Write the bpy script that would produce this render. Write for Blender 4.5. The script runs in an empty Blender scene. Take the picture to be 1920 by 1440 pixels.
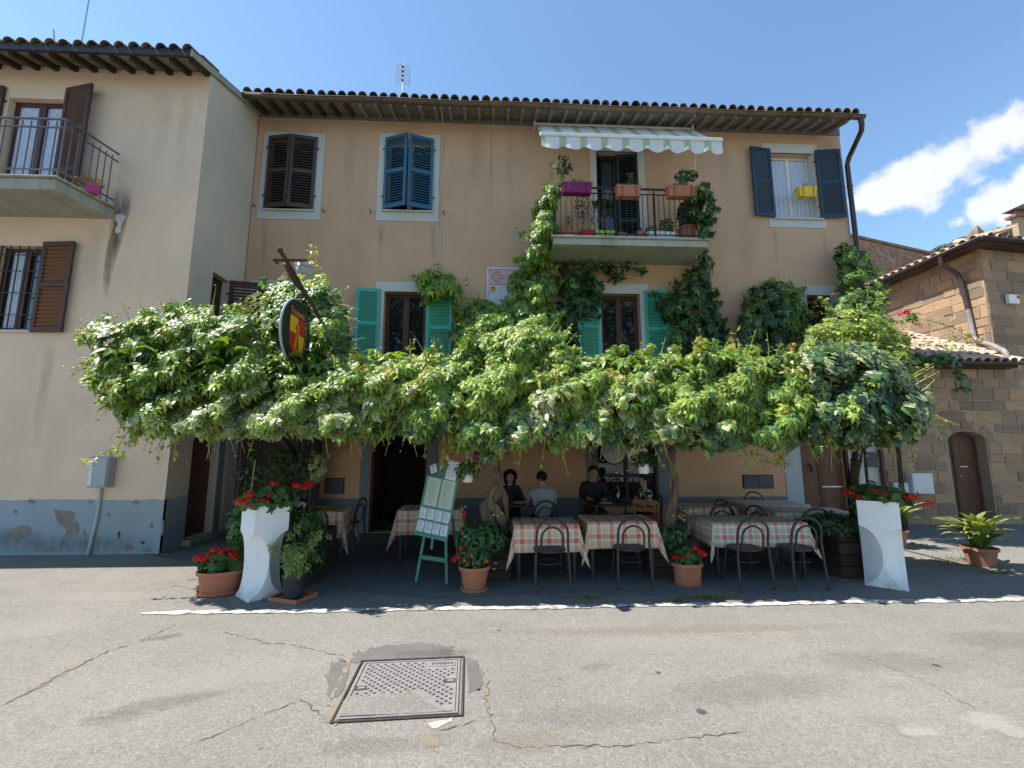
import bpy, math, random
import numpy as np
from mathutils import Vector, Matrix

# ------------------------------------------------------------------ camera, light, exposure
S = bpy.context.scene
COL = S.collection
PI = math.pi
R = random.Random(5)
NR = np.random.default_rng(9)
F, PITCH, YAW, EYE = 835.0, math.radians(8.24), math.radians(2.6), 1.7
cam_data = bpy.data.cameras.new('camera')
cam = bpy.data.objects.new('camera', cam_data)
COL.objects.link(cam)
cam_data.sensor_width = 36.0
cam_data.lens = 36.0 * F / 1920.0
cam_data.clip_end = 500
cam.location = (0, 0, EYE)
cam.rotation_euler = (PI / 2 + PITCH, 0, -YAW)
S.camera = cam

SUN = Vector((-0.52, -0.014, 0.854)).normalized()
W = bpy.data.worlds.new('World')
S.world = W
W.use_nodes = True
nt = W.node_tree
nt.nodes.clear()
wo = nt.nodes.new('ShaderNodeOutputWorld')
wb = nt.nodes.new('ShaderNodeBackground')
sky = nt.nodes.new('ShaderNodeTexSky')
sky.sky_type = 'NISHITA'
sky.sun_disc = False
sky.sun_elevation = math.asin(SUN.z)
sky.sun_rotation = math.atan2(SUN.x, SUN.y)
sky.altitude = 300
sky.air_density = 1.0
sky.dust_density = 0.15
sky.ozone_density = 1.5
SKY_STRENGTH = 0.125
wb.inputs['Strength'].default_value = SKY_STRENGTH
# clouds: soft cumulus shapes given by directions in the sky, broken up by noise
geo = nt.nodes.new('ShaderNodeTexCoord')


def wnode(t, **kw):
    n = nt.nodes.new(t)
    for k, v in kw.items():
        setattr(n, k, v)
    return n


def wmath(op, a, b=None, clamp=False):
    n = wnode('ShaderNodeMath', operation=op, use_clamp=clamp)
    for i, x in enumerate((a, b)):
        if x is None:
            continue
        if isinstance(x, (int, float)):
            n.inputs[i].default_value = x
        else:
            nt.links.new(x, n.inputs[i])
    return n.outputs[0]


def ray(px, py):
    """direction through a point of the 1920 x 1440 photograph"""
    u = (px - 960) / F
    v = (720 - py) / F
    fy = math.cos(PITCH) - v * math.sin(PITCH)
    z = math.sin(PITCH) + v * math.cos(PITCH)
    c, s = math.cos(YAW), math.sin(YAW)
    return Vector((u * c + fy * s, -u * s + fy * c, z))


def gp(px, py, z=0.0):
    d = ray(px, py)
    t = (z - EYE) / d.z
    return Vector((d.x * t, d.y * t, z))


def fp(px, py, Y):
    d = ray(px, py)
    t = Y / d.y
    return Vector((d.x * t, Y, EYE + d.z * t))


def xp(px, py, X):
    d = ray(px, py)
    t = X / d.x
    return Vector((X, d.y * t, EYE + d.z * t))


nz = wnode('ShaderNodeTexNoise')
nz.inputs['Scale'].default_value = 13.0
nz.inputs['Detail'].default_value = 9.0
nz.inputs['Roughness'].default_value = 0.62
nt.links.new(geo.outputs['Generated'], nz.inputs['Vector'])
nz2 = wnode('ShaderNodeTexNoise')
nz2.inputs['Scale'].default_value = 2.2
nz2.inputs['Detail'].default_value = 6.0
nt.links.new(geo.outputs['Generated'], nz2.inputs['Vector'])
cover = None
puffs = [(1612, 380, .018, .9), (1645, 365, .034, 1.0), (1690, 345, .048, 1.0), (1745, 330, .055, 1.0), (1795, 300, .056, 1.0), (1845, 272, .046, 1.0), (1895, 248, .040, 1.0), (1945, 240, .026, 1.0), (2010, 228, .03, 1), (2080, 215, .035, 1),
         (1800, 415, .018, .7), (1840, 395, .032, .95), (1885, 372, .042, 1), (1940, 350, .05, 1), (2010, 330, .06, 1),
         (2900, -60, .2, .9), (-900, 300, .2, .8)]
for (px, py, rad, amp) in puffs:
    d = ray(px, py).normalized()
    vm = wnode('ShaderNodeVectorMath', operation='DISTANCE')
    nt.links.new(geo.outputs['Generated'], vm.inputs[0])
    vm.inputs[1].default_value = d
    f = wmath('MULTIPLY', wmath('SUBTRACT', 1.0, wmath('DIVIDE', vm.outputs['Value'], rad)), amp)
    f = wmath('MAXIMUM', f, -1.0)
    cover = f if cover is None else wmath('MAXIMUM', cover, f)
edge = wmath('ADD', cover, wmath('MULTIPLY', wmath('SUBTRACT', nz.outputs['Fac'], 0.5), 2.0))
ramp = wnode('ShaderNodeMapRange')
ramp.interpolation_type = 'SMOOTHSTEP'
nt.links.new(edge, ramp.inputs['Value'])
ramp.inputs['From Min'].default_value = 0.05
ramp.inputs['From Max'].default_value = 0.50
mixs = wnode('ShaderNodeMix', data_type='RGBA')
nt.links.new(ramp.outputs['Result'], mixs.inputs[0])
tint = wnode('ShaderNodeMix', data_type='RGBA', blend_type='MULTIPLY')
tint.inputs[0].default_value = 1.0
nt.links.new(sky.outputs[0], tint.inputs[6])
tint.inputs[7].default_value = (0.93, 1.03, 1.02, 1)
nt.links.new(tint.outputs[2], mixs.inputs[6])
cloudcol = wnode('ShaderNodeMix', data_type='RGBA')
nt.links.new(nz2.outputs['Fac'], cloudcol.inputs[0])
cloudcol.inputs[6].default_value = (3.1, 3.4, 3.9, 1)
cloudcol.inputs[7].default_value = (4.6, 4.6, 4.65, 1)
nt.links.new(cloudcol.outputs[2], mixs.inputs[7])
nt.links.new(mixs.outputs[2], wb.inputs[0])
nt.links.new(wb.outputs[0], wo.inputs[0])

sd = bpy.data.lights.new('sun', 'SUN')
sd.energy = 4.7
sd.angle = math.radians(0.55)
sd.color = (1.0, 0.955, 0.88)
sun = bpy.data.objects.new('sun', sd)
COL.objects.link(sun)
sun.location = SUN * 40
sun.rotation_euler = (-SUN).to_track_quat('-Z', 'Y').to_euler()

S.render.engine = 'CYCLES'
S.view_settings.view_transform = 'Standard'
S.view_settings.look = 'None'
S.view_settings.exposure = 1.06
S.view_settings.gamma = 1.0
S.view_settings.use_curve_mapping = False
S.cycles.use_denoising = True
S.cycles.max_bounces = 7
S.cycles.diffuse_bounces = 4
S.cycles.glossy_bounces = 3
S.cycles.transmission_bounces = 4
S.cycles.transparent_max_bounces = 8
S.cycles.sample_clamp_indirect = 6.0


# ------------------------------------------------------------------ materials
class N:
    """a tiny node-tree writer"""

    def __init__(s, name):
        s.m = bpy.data.materials.new(name)
        s.m.use_nodes = True
        s.t = s.m.node_tree
        s.b = s.t.nodes['Principled BSDF']
        s.out = s.t.nodes['Material Output']
        s.tc = s.t.nodes.new('ShaderNodeTexCoord')
        s.obj = s.tc.outputs['Object']

    def n(s, typ, **kw):
        x = s.t.nodes.new(typ)
        for k, v in kw.items():
            setattr(x, k, v)
        return x

    def put(s, sock, v):
        if isinstance(v, bpy.types.NodeSocket):
            s.t.links.new(v, sock)
        elif isinstance(v, (tuple, list)) and len(v) == 3 and sock.type == 'RGBA':
            sock.default_value = (*v, 1)
        else:
            sock.default_value = v

    def noise(s, scale, detail=4, rough=.55, vec=None, stretch=None, dist=0.0):
        x = s.n('ShaderNodeTexNoise')
        v = vec or s.obj
        if stretch:
            mp = s.n('ShaderNodeMapping')
            mp.inputs['Scale'].default_value = stretch
            s.put(mp.inputs['Vector'], v)
            v = mp.outputs[0]
        s.put(x.inputs['Vector'], v)
        x.inputs['Scale'].default_value = scale
        x.inputs['Detail'].default_value = detail
        x.inputs['Roughness'].default_value = rough
        x.inputs['Distortion'].default_value = dist
        return x.outputs['Fac']

    def vor(s, scale, feature='F1', out='Distance', vec=None):
        x = s.n('ShaderNodeTexVoronoi', feature=feature)
        s.put(x.inputs['Vector'], vec or s.obj)
        x.inputs['Scale'].default_value = scale
        return x.outputs[out]

    def rng(s, v, a, b, c=0.0, d=1.0):
        x = s.n('ShaderNodeMapRange')
        s.put(x.inputs['Value'], v)
        for k, q in zip(('From Min', 'From Max', 'To Min', 'To Max'), (a, b, c, d)):
            x.inputs[k].default_value = q
        return x.outputs[0]

    def mix(s, f, a, b, blend='MIX'):
        x = s.n('ShaderNodeMix', data_type='RGBA', blend_type=blend)
        s.put(x.inputs[0], f)
        s.put(x.inputs[6], a)
        s.put(x.inputs[7], b)
        return x.outputs[2]

    def math(s, op, a, b=0.0, clamp=False):
        x = s.n('ShaderNodeMath', operation=op, use_clamp=clamp)
        s.put(x.inputs[0], a)
        s.put(x.inputs[1], b)
        return x.outputs[0]

    def sep(s, v=None):
        x = s.n('ShaderNodeSeparateXYZ')
        s.put(x.inputs[0], v or s.obj)
        return x.outputs

    def bump(s, h, strength=.3, dist=.01):
        x = s.n('ShaderNodeBump')
        s.put(x.inputs['Height'], h)
        x.inputs['Strength'].default_value = strength
        x.inputs['Distance'].default_value = dist
        s.put(s.b.inputs['Normal'], x.outputs[0])

    def fin(s, col, rough=.8, spec=.3, metal=0.0):
        s.put(s.b.inputs['Base Color'], col)
        s.put(s.b.inputs['Roughness'], rough)
        s.put(s.b.inputs['Specular IOR Level'], spec)
        s.put(s.b.inputs['Metallic'], metal)
        return s.m


def simple(name, c, var=.25, scale=8, rough=.7, spec=.3, metal=0.0, bump=0.0, bscale=60, stretch=None, objrand=0.0, c2=None):
    k = N(name)
    c2 = c2 or tuple(x * (1 - var) for x in c)
    col = k.mix(k.rng(k.noise(scale, 5, stretch=stretch), .3, .7), c, c2)
    if objrand:
        oi = k.n('ShaderNodeObjectInfo')
        hs = k.n('ShaderNodeHueSaturation')
        k.put(hs.inputs['Color'], col)
        k.put(hs.inputs['Value'], k.rng(oi.outputs['Random'], 0, 1, 1 - objrand, 1 + objrand))
        k.put(hs.inputs['Hue'], k.rng(oi.outputs['Random'], 0, 1, .5 - objrand * .04, .5 + objrand * .04))
        col = hs.outputs[0]
    if bump:
        k.bump(k.noise(bscale, 4, stretch=stretch), bump)
    return k.fin(col, rough, spec, metal)


def plaster(name, c, stain, fleck, sc=1.0, amt=.6):
    k = N(name)
    col = k.mix(k.rng(k.noise(.55 * sc, 6, .6), .35, .7), c, tuple(x * .86 for x in c))
    col = k.mix(k.rng(k.noise(1.6, 7, .65, stretch=(1.2, 1.2, .22)), .50, .8, 0, amt), col, stain)
    col = k.mix(k.rng(k.noise(9, 6, .7), .55, .8, 0, .35), col, fleck)
    col = k.mix(k.rng(k.noise(60, 3), .3, .75, 0, .16), col, tuple(x * .6 for x in c))
    k.bump(k.math('ADD', k.noise(70, 5, .6), k.math('MULTIPLY', k.noise(3, 4), 2.0)), .25, .012)
    return k.fin(col, .92, .15)


M = {}
M['ochre'] = plaster('ochre_plaster', (.585, .385, .252), (.42, .28, .188), (.64, .43, .295))
M['ochre_bounce'] = plaster('ochre_plaster_warm_bounce', (.60, .34, .20), (.42, .25, .16), (.66, .40, .25))  # the ochre wall again, with warm bounced light put into its colour
M['cream'] = plaster('cream_plaster', (.73, .56, .42), (.53, .41, .315), (.77, .605, .465))
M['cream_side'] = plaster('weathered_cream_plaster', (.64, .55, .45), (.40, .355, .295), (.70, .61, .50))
M['dado_blue'] = plaster('grey_blue_dado_paint', (.31, .37, .41), (.21, .24, .26), (.40, .44, .46))
M['dado_grey'] = plaster('grey_dado_paint', (.17, .18, .19), (.12, .12, .13), (.22, .23, .24))
M['eave_grey'] = plaster('grey_eave_paint', (.20, .185, .165), (.13, .12, .105), (.24, .225, .2))
M['eave_wood_grey'] = simple('grey_painted_wood', (.28, .255, .225), .35, 9, .85)
M['trim'] = plaster('pale_stone_trim', (.56, .56, .53), (.42, .42, .39), (.62, .62, .6))
M['trim_grey'] = plaster('grey_stone_trim', (.20, .205, .21), (.14, .14, .15), (.26, .27, .27))
M['trim_blue'] = plaster('blue_grey_door_surround', (.40, .44, .46), (.3, .33, .35), (.46, .5, .52))
M['bare'] = simple('bare_render', (.27, .24, .205), .3, 6, .95, .1, bump=.5, bscale=30)
M['dark_wood'] = simple('dark_brown_wood', (.055, .032, .022), .4, 3, .6, .3, stretch=(14, 14, 1), bump=.15)
M['rafter'] = simple('old_rafter_wood', (.085, .05, .03), .45, 4, .85, .2, bump=.2)
M['brown_shutter'] = simple('dark_brown_shutter_paint', (.072, .050, .044), .25, 3, .5, .35)
M['red_brown_shutter'] = simple('red_brown_shutter_wood', (.085, .040, .032), .35, 4, .6, .3)
M['red_brown_slat'] = simple('orange_brown_slat_wood', (.19, .075, .032), .35, 4, .65, .3)
M['blue_shutter'] = simple('blue_shutter_paint', (.036, .125, .205), .2, 4, .45, .4)
M['navy_shutter'] = simple('navy_shutter_paint', (.018, .052, .092), .2, 4, .45, .4)
M['green_shutter'] = simple('dark_green_shutter_paint', (.022, .040, .030), .25, 4, .5, .35)
M['teal_shutter'] = simple('turquoise_shutter_paint', (.045, .40, .335), .2, 5, .5, .35, c2=(.055, .31, .26))
M['window_wood'] = simple('red_brown_window_wood', (.085, .028, .016), .35, 4, .45, .4, stretch=(8, 8, 1))
M['white_paint'] = simple('white_window_paint', (.70, .69, .64), .12, 6, .5, .4)
M['door_wood'] = simple('worn_brown_door_wood', (.165, .078, .042), .4, 3, .6, .3, stretch=(9, 9, .8), bump=.12)
M['door_dark'] = simple('dark_red_door_wood', (.12, .052, .03), .45, 3, .55, .3, stretch=(9, 9, .8), bump=.12)
M['iron'] = simple('dark_iron', (.03, .03, .033), .3, 20, .5, .5, .4)
M['rust_iron'] = simple('rusty_iron', (.10, .066, .05), .5, 20, .75, .3, .2)
M['grey_rail'] = simple('grey_metal_rail', (.16, .145, .14), .35, 12, .5, .4, .3)
M['gutter'] = simple('weathered_copper_gutter', (.16, .11, .065), .5, 2, .6, .4, .2)
M['gutter_dark'] = simple('dark_metal_gutter', (.045, .042, .042), .4, 3, .5, .4, .3)
M['pipe'] = simple('brown_downpipe', (.070, .045, .042), .3, 5, .4, .5, .3)
M['tile'] = simple('clay_roof_tile', (.36, .215, .15), .5, 7, .9, .15, bump=.3, bscale=25, objrand=.3, c2=(.16, .11, .08))
M['tile_pale'] = simple('pale_pink_clay_tile', (.55, .38, .29), .4, 7, .9, .15, bump=.25, bscale=25, objrand=.16, c2=(.42, .28, .2))
M['tile_dark'] = simple('lichened_roof_tile', (.21, .135, .09), .5, 8, .95, .1, bump=.3, bscale=25, objrand=.4, c2=(.08, .065, .05))
M['concrete'] = plaster('stained_concrete', (.42, .415, .36), (.20, .205, .155), (.50, .48, .41), 3, .9)
M['concrete_old'] = plaster('mossy_concrete', (.37, .36, .30), (.12, .12, .085), (.50, .47, .38), 4, .95)
M['terracotta'] = simple('terracotta_pot', (.46, .175, .095), .2, 6, .75, .25, bump=.1, c2=(.38, .15, .09))
M['terracotta_old'] = simple('weathered_terracotta', (.40, .19, .12), .35, 6, .85, .2, bump=.2)
M['black_pot'] = simple('dark_grey_plastic', (.045, .045, .05), .3, 10, .55, .35)


def m_scuffed():
    k = N('scuffed_white_plastic')
    z = k.sep()[2]
    g = k.math('MULTIPLY', k.rng(z, 0, .20, 1, 0), k.rng(k.noise(9, 6, .7), .35, .7))
    st = k.math('MULTIPLY', k.rng(k.noise(3, 5, .6, stretch=(5, 5, .5)), .52, .8), .35)
    col = k.mix(k.rng(k.noise(2.5, 5), .3, .7), (.80, .815, .84), (.74, .75, .77))
    col = k.mix(st, col, (.50, .50, .47))
    col = k.mix(k.math('MULTIPLY', g, .75), col, (.33, .29, .24))
    return k.fin(col, .48, .4)


M['white_plastic'] = m_scuffed()
M['purple'] = simple('purple_plastic', (.20, .010, .105), .1, 6, .45, .4)
M['yellow'] = simple('yellow_plastic', (.78, .52, .03), .1, 6, .45, .4)
M['lime'] = simple('lime_plastic', (.45, .56, .06), .1, 6, .45, .4)
M['red_plastic'] = simple('red_plastic', (.50, .030, .022), .15, 6, .45, .4)
M['white_pot'] = simple('white_pot_plastic', (.72, .74, .74), .08, 6, .5, .35)
M['magenta'] = simple('magenta_plastic', (.45, .05, .26), .1, 6, .5, .35)
M['soil'] = simple('potting_soil', (.035, .024, .017), .5, 30, 1.0, .05, bump=.6)
M['plank'] = simple('weathered_planter_board', (.060, .042, .033), .45, 3, .85, .2, stretch=(1, 10, 10), bump=.25, objrand=.25)
M['bark'] = simple('grey_brown_bark', (.225, .165, .115), .55, 6, .9, .15, stretch=(3, 3, .6), bump=.7, bscale=14)
M['bark_dark'] = simple('dark_bark', (.075, .055, .04), .5, 8, .95, .1, bump=.5, bscale=20)
M['stem'] = simple('green_stem', (.12, .17, .04), .3, 9, .6)
M['stem_dry'] = simple('straw_stem', (.34, .27, .12), .35, 9, .8)
M['tendril'] = simple('yellow_green_shoot', (.42, .40, .09), .3, 9, .6)
M['easel'] = simple('green_easel_paint', (.085, .27, .20), .2, 8, .55, .35)
M['paper'] = simple('menu_paper', (.66, .67, .74), .08, 6, .8, .2)
M['paper_green'] = simple('pale_green_menu_paper', (.52, .56, .48), .08, 6, .8, .2)
M['ink'] = simple('grey_ink', (.20, .21, .24), .1, 6, .8)
M['black_board'] = simple('black_sign_board', (.022, .023, .024), .2, 5, .5, .35)
M['board_edge'] = simple('pale_board_edge', (.50, .50, .50), .15, 6, .5, .4)
M['sign_red'] = simple('sign_red_paint', (.48, .022, .016), .1, 9, .5)
M['sign_yellow'] = simple('sign_yellow_paint', (.75, .42, .015), .1, 9, .5)
M['sign_orange'] = simple('sign_orange_paint', (.66, .24, .02), .1, 9, .5)
M['grey_box'] = simple('grey_meter_box', (.33, .36, .40), .1, 4, .5, .35)
M['white_box'] = simple('white_meter_box', (.60, .62, .63), .06, 4, .5, .35)
M['dark_box'] = simple('dark_grey_hatch', (.085, .085, .095), .25, 6, .6, .3)
M['aluminium'] = simple('aluminium', (.45, .47, .50), .15, 6, .35, .5, .7)
M['chair'] = simple('charcoal_chair_metal', (.040, .034, .034), .3, 14, .42, .4)
M['chair_seat'] = simple('charcoal_chair_seat', (.05, .045, .046), .25, 10, .5, .35)
M['orange_chair'] = simple('orange_wood', (.33, .12, .03), .3, 5, .5, .3)
M['table_wood'] = simple('dark_table_wood', (.12, .06, .03), .3, 5, .5, .3)
M['plate'] = simple('white_china', (.70, .70, .68), .04, 5, .25, .5)
M['dark_bag'] = simple('black_bag_fabric', (.012, .012, .013), .3, 20, .8)
M['skin'] = simple('skin', (.42, .235, .165), .12, 10, .55, .3)
M['hair'] = simple('dark_hair', (.014, .010, .009), .4, 60, .6, .3, stretch=(1, 1, .2), bump=.5)
M['eye'] = simple('dark_eye', (.02, .015, .012), .1, 5, .3)
M['tshirt'] = simple('grey_white_tshirt', (.33, .33, .38), .12, 8, .9, .1, bump=.15, bscale=18)
M['dark_shirt'] = simple('dark_shirt', (.035, .036, .045), .3, 8, .9, .1)
M['trousers'] = simple('dark_trousers', (.03, .032, .045), .3, 8, .9, .1)
M['denim'] = simple('brown_trousers', (.10, .06, .035), .3, 8, .9, .1)
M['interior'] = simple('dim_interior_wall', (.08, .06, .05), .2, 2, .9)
M['lintel_wood'] = simple('dark_lattice_wood', (.07, .05, .045), .35, 4, .8, stretch=(10, 10, 1))
M['pink_petal'] = simple('pink_petal', (.62, .38, .48), .2, 30, .6)
M['rose_petal'] = simple('crimson_rose_petal', (.55, .02, .085), .2, 30, .6)
M['petal_red'] = simple('scarlet_petal', (.68, .018, .014), .35, 40, .6, .25)
M['petal_orange'] = simple('orange_petal', (.85, .20, .005), .25, 40, .6)
M['petal_yellow'] = simple('pale_yellow_petal', (.75, .55, .12), .25, 40, .6)
M['wire_white'] = simple('pale_cable', (.55, .52, .46), .15, 6, .7)
M['pipe_white'] = simple('stained_white_pipe', (.48, .50, .46), .3, 4, .7)
M['pipe_grey'] = simple('weathered_grey_pipe', (.26, .235, .23), .25, 4, .55, .35)


def m_floral():
    k = N('floral_print_fabric')
    v = k.vor(26, out='Color')
    s = k.sep(v)
    col = k.mix(k.rng(s[0], .68, .70), (.03, .03, .035), (.55, .52, .5))
    col = k.mix(k.rng(s[1], .8, .82), col, (.3, .05, .07))
    return k.fin(col, .85, .15)


M['floral'] = m_floral()


def m_asphalt():
    k = N('worn_asphalt')
    fine = k.noise(190, 3, .7)
    agg = k.vor(120, out='Color')
    sp = k.sep(agg)
    big = k.noise(.42, 6, .6)
    mid = k.noise(2.3, 6, .65)
    col = k.mix(k.rng(big, .33, .68), (.245, .225, .193), (.175, .163, .143))
    col = k.mix(k.rng(mid, .5, .78, 0, .55), col, (.125, .121, .113))
    col = k.mix(k.rng(k.noise(5, 5, .6, dist=.4), .62, .74, 0, .35), col, (.105, .102, .10))
    col = k.mix(k.rng(sp[0], .58, 1, 0, .55), col, (.36, .34, .30))
    col = k.mix(k.rng(sp[1], .60, 1, 0, .52), col, (.09, .088, .085))
    col = k.mix(k.rng(fine, .35, .65, 0, .30), col, (.11, .108, .105))
    spots = k.vor(2.6, out='Distance')
    col = k.mix(k.math('MULTIPLY', k.rng(spots, .02, .055, 1, 0), .5), col, (.07, .068, .066))
    coarse = k.sep(k.vor(55, out='Color'))
    col = k.mix(k.rng(coarse[0], .70, 1, 0, .22), col, (.36, .34, .305))
    col = k.mix(k.rng(coarse[1], .70, 1, 0, .22), col, (.085, .082, .078))
    k.bump(k.math('ADD', k.math('MULTIPLY', sp[0], .8), fine), .55, .006)
    return k.fin(col, .93, .18)


def m_patch(name, c):
    k = N(name)
    agg = k.sep(k.vor(140, out='Color'))
    col = k.mix(k.rng(k.noise(6, 5), .3, .7), c, tuple(x * .75 for x in c))
    col = k.mix(k.rng(agg[0], .7, 1, 0, .4), col, tuple(x * 1.5 for x in c))
    k.bump(agg[0], .35, .004)
    return k.fin(col, .92, .2)


M['asphalt'] = m_asphalt()
M['patch'] = m_patch('dark_asphalt_patch', (.135, .128, .118))
M['patch_pale'] = m_patch('pale_cement_patch', (.36, .34, .30))
M['terrace'] = m_patch('terrace_cement', (.165, .162, .158))
M['crack'] = m_patch('dirt_in_cracks', (.115, .10, .082))
M['rust_dirt'] = m_patch('rusty_dirt', (.27, .20, .13))
M['cast_iron'] = simple('worn_cast_iron', (.255, .245, .235), .3, 14, .7, .3, .2, bump=.25, bscale=120)
M['cast_iron_dark'] = simple('dark_cast_iron', (.075, .060, .054), .4, 20, .8, .2, .1)


def m_line():
    k = N('worn_road_paint')
    f = k.math('MAXIMUM', k.rng(k.noise(7, 6, .7), .47, .60), k.rng(k.vor(3.4, 'DISTANCE_TO_EDGE'), .012, .03, 1, 0))
    col = k.mix(f, (.56, .54, .49), (.20, .19, .175))
    col = k.mix(k.rng(k.noise(90, 3), .3, .8, 0, .3), col, (.3, .29, .27))
    return k.fin(col, .8, .25)


M['line'] = m_line()


def m_cloth(name, w1, w2, red, org):
    k = N(name)
    uv = k.sep(k.tc.outputs['UV'])

    def stripes(v):
        fr = k.math('FRACT', k.math('DIVIDE', v, .175))
        x = k.n('ShaderNodeValToRGB')
        k.put(x.inputs[0], fr)
        cr = x.color_ramp
        cr.interpolation = 'CONSTANT'
        cr.elements[0].position = 0
        cr.elements[0].color = (*red, 1)
        cr.elements[1].position = .84
        cr.elements[1].color = (*w1, 1)
        for p, c in ((.31, w1), (.43, w2), (.60, tuple(q * .8 for q in w2)), (.64, w2)):
            e = cr.elements.new(p)
            e.color = (*c, 1)
        return x.outputs[0]

    col = k.mix(.5, stripes(uv[0]), stripes(k.math('ADD', uv[1], .03)))
    col = k.mix(k.rng(k.noise(500, 2), .3, .7, 0, .12), col, (.3, .25, .2))
    k.bump(k.noise(26, 4), .2, .01)
    return k.fin(col, .9, .15)


M['cloth'] = m_cloth('red_check_tablecloth', (.80, .71, .59), (.72, .57, .38), (.68, .14, .085), (.5, .25, .13))
M['cloth_pink'] = m_cloth('pink_green_check_tablecloth', (.76, .72, .65), (.48, .52, .39), (.66, .18, .16), (.5, .25, .13))
M['cloth_yellow'] = simple('yellow_tablecloth', (.48, .33, .06), .15, 6, .9)


def m_leaf(name, rough=.36, trans=.3):
    k = N(name)
    at = k.n('ShaderNodeAttribute')
    at.attribute_name = 'col'
    hs = k.n('ShaderNodeHueSaturation')
    k.put(hs.inputs['Color'], at.outputs['Color'])
    oi = k.n('ShaderNodeObjectInfo')
    k.put(hs.inputs['Value'], k.rng(oi.outputs['Random'], 0, 1, .85, 1.15))
    col = hs.outputs[0]
    k.fin(col, rough, .5)
    tr = k.n('ShaderNodeBsdfTranslucent')
    k.put(tr.inputs['Color'], k.mix(1.0, col, (1.5, 1.5, .5), 'MULTIPLY'))
    ms = k.n('ShaderNodeMixShader')
    ms.inputs[0].default_value = trans
    k.t.links.new(k.b.outputs[0], ms.inputs[1])
    k.t.links.new(tr.outputs[0], ms.inputs[2])
    k.t.links.new(ms.outputs[0], k.out.inputs[0])
    return k.m


M['leaf'] = m_leaf('leaf_green', .39, .34)
M['leaf_dull'] = m_leaf('soft_leaf_green', .55, .3)


def m_glass():
    k = N('window_glass')
    k.fin((.012, .013, .014), .03, .9)
    k.b.inputs['Coat Weight'].default_value = .0
    return k.m


M['glass'] = m_glass()
M['mirror'] = simple('reflective_disc', (.20, .19, .18), .2, 2, .25, .5, .5)


def m_curtain():
    k = N('lace_curtain')
    x = k.sep()
    w = k.n('ShaderNodeTexWave')
    k.put(w.inputs['Vector'], k.obj)
    w.inputs['Scale'].default_value = 7
    w.inputs['Distortion'].default_value = 1.2
    v = k.rng(k.vor(13, 'DISTANCE_TO_EDGE'), .02, .09)
    col = k.mix(v, (.40, .46, .60), (.56, .64, .78))
    col = k.mix(k.rng(w.outputs['Fac'], .2, .8, 0, .4), col, (.33, .39, .52))
    return k.fin(col, .8, .2)


M['curtain'] = m_curtain()


def m_awning():
    k = N('striped_awning_fabric')
    uv = k.sep(k.tc.outputs['UV'])
    fr = k.math('FRACT', k.math('DIVIDE', uv[0], .44))
    a = k.math('MULTIPLY', k.rng(fr, .10, .11), k.rng(fr, .44, .45, 1, 0))
    th = k.math('GREATER_THAN', k.math('FRACT', k.math('DIVIDE', uv[0], .055)), .85)
    col = k.mix(a, (.84, .85, .87), (.46, .58, .40))
    col = k.mix(k.math('MULTIPLY', th, .35), col, (.45, .50, .46))
    k.fin(col, .85, .2)
    tr = k.n('ShaderNodeBsdfTranslucent')
    k.put(tr.inputs['Color'], col)
    ms = k.n('ShaderNodeMixShader')
    ms.inputs[0].default_value = .3
    k.t.links.new(k.b.outputs[0], ms.inputs[1])
    k.t.links.new(tr.outputs[0], ms.inputs[2])
    k.t.links.new(ms.outputs[0], k.out.inputs[0])
    return k.m


M['awning'] = m_awning()


def m_stone(name, c, c2, c3, obr=.30):
    k = N(name)
    col = k.mix(k.rng(k.noise(2.5, 6, .65), .3, .7), c, c2)
    col = k.mix(k.rng(k.noise(16, 5, .7), .5, .75, 0, .5), col, c3)
    oi = k.n('ShaderNodeObjectInfo')
    hs = k.n('ShaderNodeHueSaturation')
    k.put(hs.inputs['Color'], col)
    k.put(hs.inputs['Value'], k.rng(oi.outputs['Random'], 0, 1, 1 - obr, 1 + obr))
    k.put(hs.inputs['Saturation'], k.rng(oi.outputs['Random'], 0, 1, .85, 1.1))
    k.bump(k.noise(28, 6, .7), .6, .02)
    return k.fin(hs.outputs[0], .95, .1)


M['tuff'] = m_stone('tuff_block', (.345, .235, .155), (.28, .195, .13), (.21, .15, .10))
M['mortar'] = m_stone('pale_mortar', (.36, .285, .21), (.31, .245, .18), (.26, .20, .15), .03)
M['rubble'] = m_stone('rubble_stone', (.36, .255, .18), (.26, .185, .13), (.45, .35, .27), .2)
M['rubble_m'] = m_stone('rubble_mortar', (.31, .225, .16), (.25, .18, .13), (.38, .29, .21), .03)


# ------------------------------------------------------------------ mesh helpers
LOC = {}


def link(name, me, mats, parent, world):
    o = bpy.data.objects.new(name, me)
    COL.objects.link(o)
    if me is not None:
        for m in (mats if isinstance(mats, (list, tuple)) else [mats]):
            me.materials.append(M[m] if isinstance(m, str) else m)
    if parent is not None:
        o.parent = parent
    LOC[o.name] = Vector(LOC[parent.name]) if parent is not None else Vector((0, 0, 0))
    return o


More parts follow.
